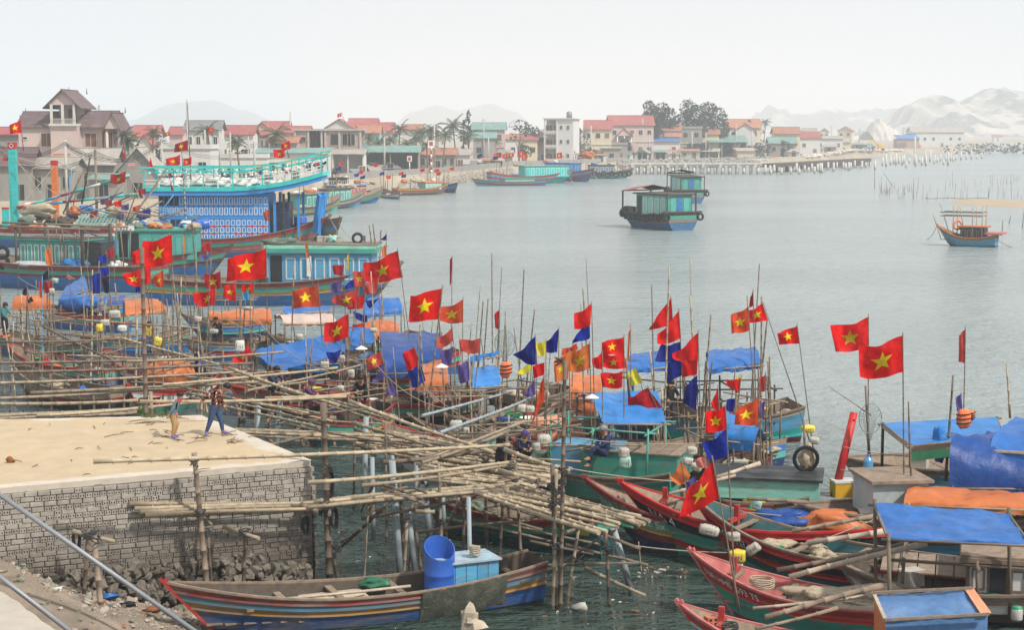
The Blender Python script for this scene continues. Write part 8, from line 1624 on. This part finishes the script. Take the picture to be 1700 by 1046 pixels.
# ================================================================== FLOATS, CANS, SMALL GEAR ON POLES
for px, py, Y, lb, m_, s, t in ((1177, 881, 41.5, 'white green foam float on the pole of the biggest star flag', foam, (.62, .36, .32), .2), (1218, 892, 41.3, 'white foam float right of the first one', foam, (.40, .3, .26), 0), (1224, 924, 41, 'yellow wrapped float tied low on the bow poles', plastic_y, (.52, .36, .38), 0), (1250, 912, 41.2, 'white bottle float beside the yellow wrapped float', foam, (.45, .3, .3), -.6), (1222, 940, 41, 'white bottle float below the yellow wrapped float', plastic_w, (.4, .25, .25), .1), (1256, 838, 44.5, 'pale green foam float above the red bitt', plastic_gg, (.32, .25, .34), .3), (1148, 748, 47, 'top foam float of the stack by the orange pennant', foam, (.36, .26, .3), 0), (1142, 766, 46.8, 'middle foam float of the stack', foam, (.34, .26, .26), .2), (1156, 776, 46.6, 'lower foam float of the stack by the peach rag', foam, (.4, .26, .26), .3), (1036, 752, 46, 'upper white float on the pole below the blue awning', foam, (.36, .3, .34), 0), (1038, 768, 46, 'pale green drum float below the upper white float', plastic_gg, (.42, .34, .40), 0), (1341, 712, 49.5, 'yellow float at the foot of the leaning flag poles', plastic_y, (.46, .36, .26), 0), (1352, 732, 49, 'white net float below the yellow one', foam, (.34, .3, .26), 0), (583, 620, 52, 'white foam float on the tall post at centre', foam, (.26, .24, .3), 0), (539, 606, 53, 'white foam float left of the tall post', foam, (.34, .26, .28), 0), (568, 596, 53, 'small square float beside the blue flag', foam, (.22, .2, .3), 0), (565, 645, 51, 'foam float low on the tall post', foam, (.28, .24, .22), 0), (757, 708, 47, 'large bundled foam float with yellow flower on top', foam, (.42, .36, .42), 0), (866, 678, 47, 'left square foam float hung on the frame', foam, (.30, .24, .28), 0), (880, 680, 47, 'right square foam float hung on the frame', foam, (.30, .24, .26), 0), (903, 730, 45.5, 'white wrapped float over the green net heap', foam, (.42, .3, .36), 0), (890, 742, 45.4, 'small square float with numbers beside the wrapped one', foam, (.24, .2, .28), 0), (774, 715, 46.5, 'small white box float with writing', foam, (.22, .16, .22), 0), (328, 530, 70, 'white foam float left of the long orange canopy', foam, (.42, .3, .28), 0), (412, 512, 70, 'pair of white floats above the long orange canopy', foam, (.5, .3, .2), 0), (86, 484, 76, 'white float above the left orange canopy', foam, (.3, .3, .36), 0), (174, 536, 70, 'white box float left of the orange canopy', foam, (.5, .3, .34), 0), (165, 545, 68, 'yellow can float under the box float', plastic_y, (.32, .26, .42), 0), (203, 545, 66, 'white jerry can float on white legs', plastic_w, (.42, .3, .3), 0), (262, 567, 62, 'yellow jug hanging right of the thick flag post', plastic_y, (.34, .26, .42), .3), (91, 466, 78, 'pale green float at the pole top left', plastic_gg, (.36, .3, .3), 0), (190, 522, 72, 'white net float under the orange canopy', foam, (.6, .4, .4), 0), (497, 560, 58, 'white float at the edge of the widest blue tarp', foam, (.3, .3, .3), 0), (1665, 932, 39.5, 'pale knitted net ball hanging under the flat awning', netm, (.5, .4, .52), 0), (620, 548, 56, 'white float on the pole beside the peach hood', foam, (.3, .3, .2), 0), (398, 575, 58, 'white net bag on the pole above the fishers', plastic_w, (.4, .3, .5), 0), (355, 550, 62, 'small white float over the heaped bamboo', foam, (.4, .3, .2), 0)):
 foam_float(px, py, Y, lb, None if m_ is foam else m_, s, rnd(-.3, .3), t)
for px, py, Y, lb in ((600, 579, 54.5, 'white enamel lamp shade at centre beside the star flag'), (733, 609, 50, 'white enamel lamp shade right of the blue flag'), (983, 660, 48, 'white enamel lamp shade left of the bright blue awning')): lampshade(px, py, Y, lb)
ring(D(1338, 762, 47), .33, .055, rubber, 'black tyre hanging over coiled net at right centre'); net_heap(D(1340, 775, 47.2), (.5, .35, .8), netm, 'brown net bundle hung inside the black tyre')
box_item('cool_box', P(1402, 824, b12.dk + .04), .15, (.72, .5, .42), mat('yellow_box', (.72, .42, .04), .5, .1, 3), 'yellow cool box with white lid behind the red post', 'cool box', plastic_w)
r = thing('water_bottle', 'translucent blue water cooler bottle behind the flat awning', 'bottle', P(1441, 785, 2.0)); q = MB(); q.lathe([(0, 0), (.13, 0), (.14, .05), (.13, .1), (.14, .15), (.13, .22), (.14, .3), (.12, .38), (.045, .43), (.045, .48)], n=16); part('bottle_body', q, mat('bottle_blue', (.10, .30, .50), .2, .1, 3, 0, spec=.6), r); q = MB(); q.lathe([(.05, .47), (.05, .51), (0, .51)], n=12); part('cap', q, plastic_b, r)
# life vests
def vestf(px, py, Y, lb, s=1.0):
 s *= .8
 r = thing('life_vest', lb, 'life vest', D(px, py, Y)); q = MB(); q.blob((0, 0, 0), (.44 * s, .22, .62 * s), 14, .1, px, 0, .7); part('vest_body', q, vest, r)
 for k in (-.12, .02, .16): q = MB(); q.tube([(math.cos(a) * .23 * s, math.sin(a) * .125, k * s + .02 * math.cos(a)) for a in [i / 14 * 6.283 for i in range(15)]], .016, 5); part('strap', q, rubber, r)
vestf(1600, 696, 46, 'pale orange life vest strapped to the right pole', 1.1); vestf(840, 614, 50, 'orange life vest hung by the small blue tarps'); vestf(1612, 690, 46.3, 'second orange vest shoulder behind the strapped one', .6)
# rings, hoop nets
for px, py, Y, rr_, lb in ((1445, 695, 46, .42, 'round green landing net hanging at the big star flag pole'), (1620, 775, 45, .55, 'large dark landing net hoop before the blue hut'), (838, 570, 50, .4, 'grey landing net by the tattered red strip')):
 c = D(px, py, Y); r = thing('landing_net', lb, 'landing net', c); q = MB(); q.tube([(math.cos(a) * rr_ * .75, 0, math.sin(a) * rr_) for a in [i / 18 * 6.283 for i in range(19)]], .012, 5); part('hoop', q, steel, r)
 q = MB()
 for k in range(9):
  x = (k / 8 - .5) * 1.4 * rr_; h = math.sqrt(max(.01, 1 - (x / (.76 * rr_)) ** 2)) * rr_; q.tube([(x, 0, h), (x * .6, .1, -h * .3), (x * .2, .12, -rr_ * 1.5)], .005, 3); q.tube([(-h * .74, 0, x), (0, .1, x - .1), (h * .74, 0, x)], .005, 3)
 part('mesh_net', q, net_gr, r)
# grey clothes on line at the lower right
q = MB(); q.grid(lambda u, v: D(1665 + u * 26, 942 + v * 62, 40) + Vector((0, .06 * math.sin(u * 9 + v * 2), 0)), 8, 8); solo('hanging_jacket', q, mat('grey_cloth', (.09, .10, .12), .9), 'dark grey jacket hanging under the flat blue awning', 'jacket', D(1675, 942, 40), world=True)
r = thing('jar', 'clear jar with green lid at the lower right', 'jar', P(1688, 1030, .95)); q = MB(); q.lathe([(0, 0), (.11, 0), (.12, .03), (.12, .22), (.09, .25)], n=14); part('jar_body', q, mat('jar_clear', (.45, .45, .42), .2), r); q = MB(); q.lathe([(.1, .25), (.1, .29), (0, .29)], n=14); part('lid', q, plastic_g, r)
# blue bag hanging by the right hut
bundle(D(1560, 756, 45.8), (.35, .3, .9), t_sky, 'blue bag hanging on the post beside the hut', .3, 'hanging_bag', 'bag')
# floating litter
rf = random.Random(12)
for i in range(120):
 px, py = rf.choice(((rf.uniform(880, 1100), rf.uniform(945, 1040)), (rf.uniform(560, 900), rf.uniform(880, 925)), (rf.uniform(1060, 1140), rf.uniform(940, 960)))); s = rf.uniform(.02, .06) if i % 12 else rf.uniform(.08, .14)
 q = MB(); q.blob((0, 0, .01), (s * 2, s, .05), 6, .5, i); q.sm = [False] * len(q.sm); solo('floating_litter', q, (rub[0], twig_m, foam, mat('leaf_litter', (.25, .13, .06)), twig_m)[i % 5], 'scrap of litter floating on the dark water by the jetty', 'litter', P(px, py, 0), rf.uniform(0, 3), 'litter floating by the jetty')
q = MB(); q.blob((0, 0, .05), (.42, .25, .2), 10, .4, 5); solo('floating_foam', q, foam, 'pale foam lump floating left of the trestle feet', 'litter', P(963, 1013, 0));
q = MB(); q.blob((0, 0, .05), (.5, .35, .35), 9, .5, 9); q.sm = [False] * len(q.sm); solo('broken_stake', q, wood_lt, 'pale splintered post top beside the rowing boat', 'post', P(783, 1040, .3));
q = MB(); q.blob((0, 0, .1), (.36, .3, 1.2), 10, .3, 4, 0, .5); q.sm = [False] * len(q.sm); solo('splintered_post', q, wood_lt, 'pale splintered post standing in front of the rowing boat', 'post', P(780, 1060, 0))
# ================================================================== PEOPLE
def person(lb, loc, rz, H_, J, shirt, pants, hair, shoe, skin=None, hat=None, stripes=None, name='person', belly=1.0):
 """J: joint positions for a body of height 1 (x right, y forward is -y, z up)"""
 sk = skin or mat('skin', (.42, .24, .16), .6, .08, 6, .02)
 names = ['pelvis', 'waist', 'chest', 'neck', 'head', 'crown', 'shL', 'elL', 'wrL', 'haL', 'shR', 'elR', 'wrR', 'haR', 'hipL', 'knL', 'anL', 'toL', 'hipR', 'knR', 'anR', 'toR']
 rad = dict(pelvis=.075, waist=.068, chest=.078, neck=.03, head=.056, crown=.046, sh=.036, el=.026, wr=.018, ha=.021, hip=.052, kn=.036, an=.022, to=.022)
 ed = [('pelvis', 'waist'), ('waist', 'chest'), ('chest', 'neck'), ('neck', 'head'), ('head', 'crown'), ('chest', 'shL'), ('shL', 'elL'), ('elL', 'wrL'), ('wrL', 'haL'), ('chest', 'shR'), ('shR', 'elR'), ('elR', 'wrR'), ('wrR', 'haR'), ('pelvis', 'hipL'), ('hipL', 'knL'), ('knL', 'anL'), ('anL', 'toL'), ('pelvis', 'hipR'), ('hipR', 'knR'), ('knR', 'anR'), ('anR', 'toR')]
 me = bpy.data.meshes.new('body'); me.from_pydata([Vector(J[n]) for n in names], [(names.index(a), names.index(b)) for a, b in ed], [])
 o = bpy.data.objects.new('tmp', me); COL.objects.link(o); md = o.modifiers.new('s', 'SKIN'); md.use_smooth_shade = True
 for i, n in enumerate(names):
  r_ = rad.get(n, rad.get(n[:-1], .03)) * {'head': 1.3, 'crown': 1.3, 'neck': 1.2}.get(n, 1.42) * (belly if n in ('waist', 'pelvis') else 1); me.skin_vertices[0].data[i].radius = (r_, r_ * (.8 if n in ('chest', 'waist') else 1)); me.skin_vertices[0].data[i].use_root = (i == 0)
 ss = o.modifiers.new('u', 'SUBSURF'); ss.levels = 2; ss.render_levels = 2
 bm2 = bpy.data.meshes.new_from_object(o.evaluated_get(bpy.context.evaluated_depsgraph_get())); bpy.data.objects.remove(o); bm2.name = 'body'
 mats = [sk, shirt, pants, shoe] + (stripes or [])
 for m_ in mats: bm2.materials.append(m_)
 segs = [(Vector(J[a]), Vector(J[b]), a, b) for a, b in ed]
 def dist(p, a, b):
  d = b - a; t = max(0, min(1, (p - a).dot(d) / max(1e-9, d.length_squared))); return (p - a - d * t).length, t
 for f in bm2.polygons:
  c = f.center; best = min(((dist(c, a, b)[0], dist(c, a, b)[1], x, y) for a, b, x, y in segs), key=lambda k: k[0]); _, t, x, y = best; k = 0
  if y in ('head', 'crown') or y.startswith('ha') and len(y) == 3: k = 0
  elif y == 'neck': k = 1 if t < .5 else 0
  elif y in ('waist', 'chest') or y[:2] in ('sh', 'el'): k = 1
  elif y[:2] == 'wr': k = 1 if t < .85 else 0
  elif y[:3] == 'hip' or y[:2] == 'kn': k = 2
  elif y[:2] == 'an': k = 2 if t < .92 else 0
  elif y[:2] == 'to': k = 3
  if k == 1 and stripes:
   s_ = math.sin(c.z * 95) ;
   if s_ > .25: k = 4
   elif abs(c.x) > .045 and abs(c.x) < .062: k = 5 if len(stripes) > 1 else 1
  f.material_index = k; f.use_smooth = True
 # fingers and ears folded into the same body mesh
 g = MB()
 for s in 'LR':
  w_, h_ = Vector(J['wr' + s]), Vector(J['ha' + s]); d = (h_ - w_).normalized(); sd = d.cross(Vector((0, 1, 0))); sd = sd.normalized() if sd.length > .1 else Vector((1, 0, 0)); up = sd.cross(d)
  for k in range(4):
   L = (.032, .037, .034, .026)[k]; b0 = h_ + d * .008 + sd * (k - 1.5) * .009; g.tube([b0, b0 + d * L * .5 + up * .003, b0 + d * L * .85 + up * .014, b0 + d * L * .9 + up * .022], [.0052, .005, .0045, .0035], 5)
  b0 = w_.lerp(h_, .5) + sd * .018; g.tube([b0, b0 + sd * .014 + d * .012, b0 + sd * .014 + d * .03 + up * .006], [.006, .0055, .004], 5)
 hd, cr = Vector(J['head']), Vector(J['crown']); upv = (cr - hd).normalized(); fw = Vector(J.get('face', (0, -1, 0))).normalized(); fw = (fw - upv * fw.dot(upv)).normalized(); rt = upv.cross(fw)
 for s in (-1, 1): g.blob(hd + rt * s * .07 + upv * .008, (.014, .02, .03), 6, 0)
 g.blob(hd + fw * .072 + upv * .0, (.018, .022, .026), 6, 0)
 o = link('body', bm2, None); g.m = [0] * len(g.m); ge = g.mesh('x', mats); bmm = bmesh.new(); bmm.from_mesh(bm2); bmm.from_mesh(ge); bmm.to_mesh(bm2); bmm.free()
 for v in bm2.vertices: v.co *= H_
 r = thing(name, lb, 'person', loc, rz); o.parent = r
 def P2(n, g2, m_): g2.v = [v * H_ for v in g2.v]; return part(n, g2, m_, r)
 g = MB(); g.blob(hd.lerp(cr, .75) - fw * .010 + upv * .008, (.150, .155, .135), 12, .06, 2); P2('hair' if not hat else 'hat', g, hat or hair)
 if hat: g = MB(); g.tube([hd.lerp(cr, .7), hd.lerp(cr, .72)], [.095, .085], 14); P2('hat_brim', g, hat)
 g = MB()
 for s in (-1, 1): g.blob(hd + rt * s * .026 + fw * .066 + upv * .016, (.014, .012, .008), 6, 0)
 P2('eye', g, rubber); g = MB(); g.blob(hd + fw * .066 - upv * .024, (.028, .014, .008), 6, 0); P2('mouth', g, mat('lip', (.35, .1, .09)))
 for s in 'LR':
  g = MB(); a, t = Vector(J['an' + s]), Vector(J['to' + s]); g.blob(a.lerp(t, .55) - Vector((0, 0, .008)), (.066, .135, .05), 10, .05, 1);
  ang = math.atan2((t - a).y, (t - a).x) + math.pi / 2; c = a.lerp(t, .55); q3 = Matrix.Rotation(ang, 3, 'Z'); g.v = [q3 @ (v - c) + c for v in g.v]; P2('shoe', g, shoe)
 return r
def pose(**k):
 J = dict(pelvis=(0, 0, .50), waist=(0, 0, .60), chest=(0, 0, .72), neck=(0, 0, .83), head=(0, -.01, .905), crown=(0, -.005, .955), shL=(.10, 0, .785), elL=(.135, .01, .62), wrL=(.14, -.03, .49), haL=(.14, -.04, .45), shR=(-.10, 0, .785), elR=(-.135, .01, .62), wrR=(-.14, -.03, .49), haR=(-.14, -.04, .45), hipL=(.055, 0, .47), knL=(.06, -.01, .27), anL=(.06, .01, .045), toL=(.065, -.07, .02), hipR=(-.055, 0, .47), knR=(-.06, -.01, .27), anR=(-.06, .01, .045), toR=(-.065, -.07, .02), face=(0, -1, 0)); J.update(k); return J
hairm = mat('black_hair', (.015, .012, .012), .5, .2, 12, .1)
jeans = mat('jeans', (.06, .10, .20), .85, .25, 6, .1); khaki = mat('khaki_cloth', (.46, .31, .15), .85, .15, 6, .1); jacket = mat('grey_blue_cloth', (.16, .22, .27), .85, .15, 6, .1); salmon = mat('salmon_cloth', (.60, .16, .14), .85); rust = mat('rust_cloth', (.30, .08, .04), .85); darkc = mat('dark_cloth', (.025, .025, .035), .85, .2, 6, .1); navyc = mat('navy_cloth', (.03, .045, .12), .85, .2, 6, .1); purp = mat('purple_cloth', (.14, .06, .12), .85, .2, 6, .1); whitec = mat('white_cloth', (.6, .6, .58), .85); shoe_b = mat('blue_shoe', (.20, .16, .42), .6); tealc = mat('teal_cloth', (.05, .2, .22), .85); blackc = mat('black_cloth_body', (.02, .02, .025), .85)
# child in the grey blue hooded jacket, leaning forward, facing right
leanx = lambda z, k: k * max(0, z - .5)
ch1 = pose(waist=(.03, 0, .60), chest=(.07, 0, .71), neck=(.125, 0, .81), head=(.165, 0, .875), crown=(.17, 0, .935), shL=(.10, .09, .775), elL=(.03, .13, .63), wrL=(-.03, .12, .51), haL=(-.045, .11, .47), shR=(.10, -.09, .775), elR=(.02, -.14, .63), wrR=(-.06, -.14, .51), haR=(-.085, -.14, .47), hipL=(0, .05, .47), knL=(.07, .05, .27), anL=(.0, .05, .045), toL=(.08, .055, .02), hipR=(0, -.05, .47), knR=(.035, -.05, .27), anR=(-.02, -.05, .045), toR=(.06, -.055, .02), face=(1, -.25, -.15), pelvis=(0, 0, .49))
r = person('small child in grey blue hooded jacket and khaki trousers leaning forward on the sand', P(288, 727, PZ + .03), 0, 1.24, ch1, jacket, khaki, hairm, shoe_b, belly=1.12)
q = MB(); q.blob((.125 * 1.24, 0, .80 * 1.24), (.19, .21, .095), 10, .1, 2); part('red_hood', q, p_red2, r); q = MB(); q.tube([(0.0, 0, .655), (0.01, 0, .58)], [.128, .130], 14); part('jacket_hem', q, salmon, r)
ch2 = pose(pelvis=(0, 0, .50), waist=(.02, 0, .60), chest=(.06, 0, .71), neck=(.15, 0, .80), head=(.215, 0, .845), crown=(.245, 0, .895), shL=(.08, .10, .775), elL=(.10, .14, .62), wrL=(.15, .12, .50), haL=(.175, .11, .465), shR=(.05, -.10, .785), elR=(-.10, -.17, .72), wrR=(-.20, -.16, .645), haR=(-.215, -.16, .605), hipL=(.02, .055, .47), knL=(.10, .06, .27), anL=(.13, .06, .05), toL=(.21, .06, .025), hipR=(-.02, -.055, .47), knR=(-.07, -.055, .26), anR=(-.15, -.05, .045), toR=(-.13, -.13, .02), face=(.85, -.1, -.5))
person('older child in rust and black checked shirt and blue jeans striding at the platform edge', P(357, 722, PZ + .03), 0, 1.47, ch2, blackc, jeans, hairm, shoe_b, stripes=[rust, whitec])
crouch = pose(pelvis=(0, .02, .20), waist=(0, -.01, .29), chest=(0, -.07, .39), neck=(0, -.12, .48), head=(0, -.16, .54), crown=(0, -.165, .59), shL=(.10, -.07, .45), elL=(.14, -.18, .34), wrL=(.06, -.28, .30), haL=(.04, -.31, .29), shR=(-.10, -.07, .45), elR=(-.14, -.18, .34), wrR=(-.06, -.28, .30), haR=(-.04, -.31, .29), hipL=(.06, 0, .17), knL=(.12, -.19, .30), anL=(.09, -.08, .05), toL=(.10, -.16, .02), hipR=(-.06, 0, .17), knR=(-.12, -.19, .30), anR=(-.09, -.08, .05), toR=(-.10, -.16, .02), face=(0, -1, -.4))
person('person in black jacket with yellow green collar crouching on the bamboo platform', P(828, 782, Z1 + .1), 1.2, 1.5, crouch, blackc, darkc, hairm, rubber); q = MB(); q.blob((0, -.15, .66), (.3, .22, .08), 10, .2, 4); part('bright_collar', q, mat('lime', (.5, .75, .08)), ALL[-1])
person('person in purple cap and dark jacket crouching by the pale net heap', P(866, 768, 1.9), .4, 1.5, crouch, navyc, darkc, hairm, rubber, hat=f_pur)
sit = pose(pelvis=(0, .0, .27), waist=(0, .03, .36), chest=(0, .03, .48), neck=(0, -.01, .59), head=(0, -.04, .66), crown=(0, -.04, .71), shL=(.10, .02, .55), elL=(.14, -.08, .43), wrL=(.07, -.2, .38), haL=(.05, -.23, .37), shR=(-.10, .02, .55), elR=(-.14, -.08, .43), wrR=(-.07, -.2, .38), haR=(-.05, -.23, .37), hipL=(.06, -.02, .25), knL=(.08, -.24, .40), anL=(.08, -.36, .2), toL=(.08, -.43, .18), hipR=(-.06, -.02, .25), knR=(-.08, -.25, .26), anR=(-.08, -.28, .05), toR=(-.08, -.35, .02), face=(0, -1, -.5))
person('person in dark navy clothes sitting on the green boat edge with bare feet dangling', P(1004, 775, 1.45), -1.15, 1.62, sit, navyc, navyc, hairm, mat('skin', (.4, .2, .1)), hat=steel)
stand = pose(elL=(.15, -.08, .66), wrL=(.10, -.18, .62), haL=(.08, -.21, .61), elR=(-.15, -.06, .64), wrR=(-.13, -.16, .56), haR=(-.12, -.19, .54), knL=(.06, -.05, .27), head=(0, -.05, .885), crown=(0, -.06, .93), face=(0, -1, -.4))
person('person in black top and grey trousers standing on the boat behind the navy flags', P(1112, 706, 1.2), .4, 1.62, stand, blackc, mat('grey_trousers', (.10, .09, .10), .85), hairm, mat('skin', (.4, .2, .1)))
person('hooded person in plum jacket seated among the bamboo at centre', P(506, 678, 2.0), 1.5, 1.55, crouch, purp, purp, hairm, rubber, hat=purp)
person('person in a black and white helmet and teal jacket at the far left edge', P(8, 556, 1.5), 1.3, 1.6, stand, tealc, darkc, hairm, rubber, hat=mat('helmet', (.03, .03, .03), .3))
person('fisher in blue shirt bending among the bamboo right of the thick post', P(338, 628, 1.6), -1.0, 1.6, crouch, mat('blue_cloth', (.05, .1, .35), .85), darkc, hairm, rubber)
person('fisher in black jacket crouching beside the long orange canopy', P(366, 560, 1.2), -.8, 1.6, crouch, blackc, darkc, hairm, rubber)
person('figure in yellow top standing behind the thick flag post', P(247, 585, 1.2), .8, 1.45, stand, mat('yellow_cloth', (.5, .36, .05), .85), jeans, hairm, rubber)
person('dark clothed fisher stooping under the frames at centre', P(452, 655, 2.1), .9, 1.6, crouch, navyc, darkc, hairm, rubber)
person('fisher in black under the blue hood at centre', P(600, 668, 1.4), 0, 1.6, crouch, blackc, blackc, hairm, rubber)
# ================================================================== SINGLE OUT REPEATED LABELS
bpy.context.view_layer.update()
from collections import defaultdict
ORD = ['', 'first', 'second', 'third', 'fourth', 'fifth', 'sixth', 'seventh', 'eighth', 'ninth', 'tenth', 'eleventh', 'twelfth']
KEEP = {'rubble on the bank', 'fish trap stakes at the right', 'bare concrete piles in the water', 'twigs scattered on the sand', 'litter floating by the jetty', 'tangle of spars behind the left trawlers', 'loose rails among the boats', 'power lines over the left houses', 'derrick rigging ropes'}
byl = defaultdict(list)
for o in ALL: byl[o['label']].append(o)
def centre(o):
 pts = [o.matrix_world.translation]
 if o.type == 'MESH': pts = [o.matrix_world @ Vector(c) for c in o.bound_box]
 q_ = [proj(p) for p in pts]; return sum(a for a, _ in q_) / len(q_)
for lb, os_ in byl.items():
 if len(os_) < 2: continue
 if os_[0].get('group') in KEEP: continue
 os_.sort(key=centre); n = len(os_)
 for i, o in enumerate(os_):
  if n == 2: w_ = ('left one', 'right one')[i]
  elif i == 0: w_ = 'leftmost'
  elif i == n - 1: w_ = 'rightmost'
  elif i + 1 <= 12: w_ = ORD[i + 1] + ' from left'
  elif n - i <= 12: w_ = ORD[n - i] + ' from right'
  else: w_ = f'number {i + 1} from left'
  words = lb.split(); o['label'] = ' '.join(words[:13]) + ', ' + w_
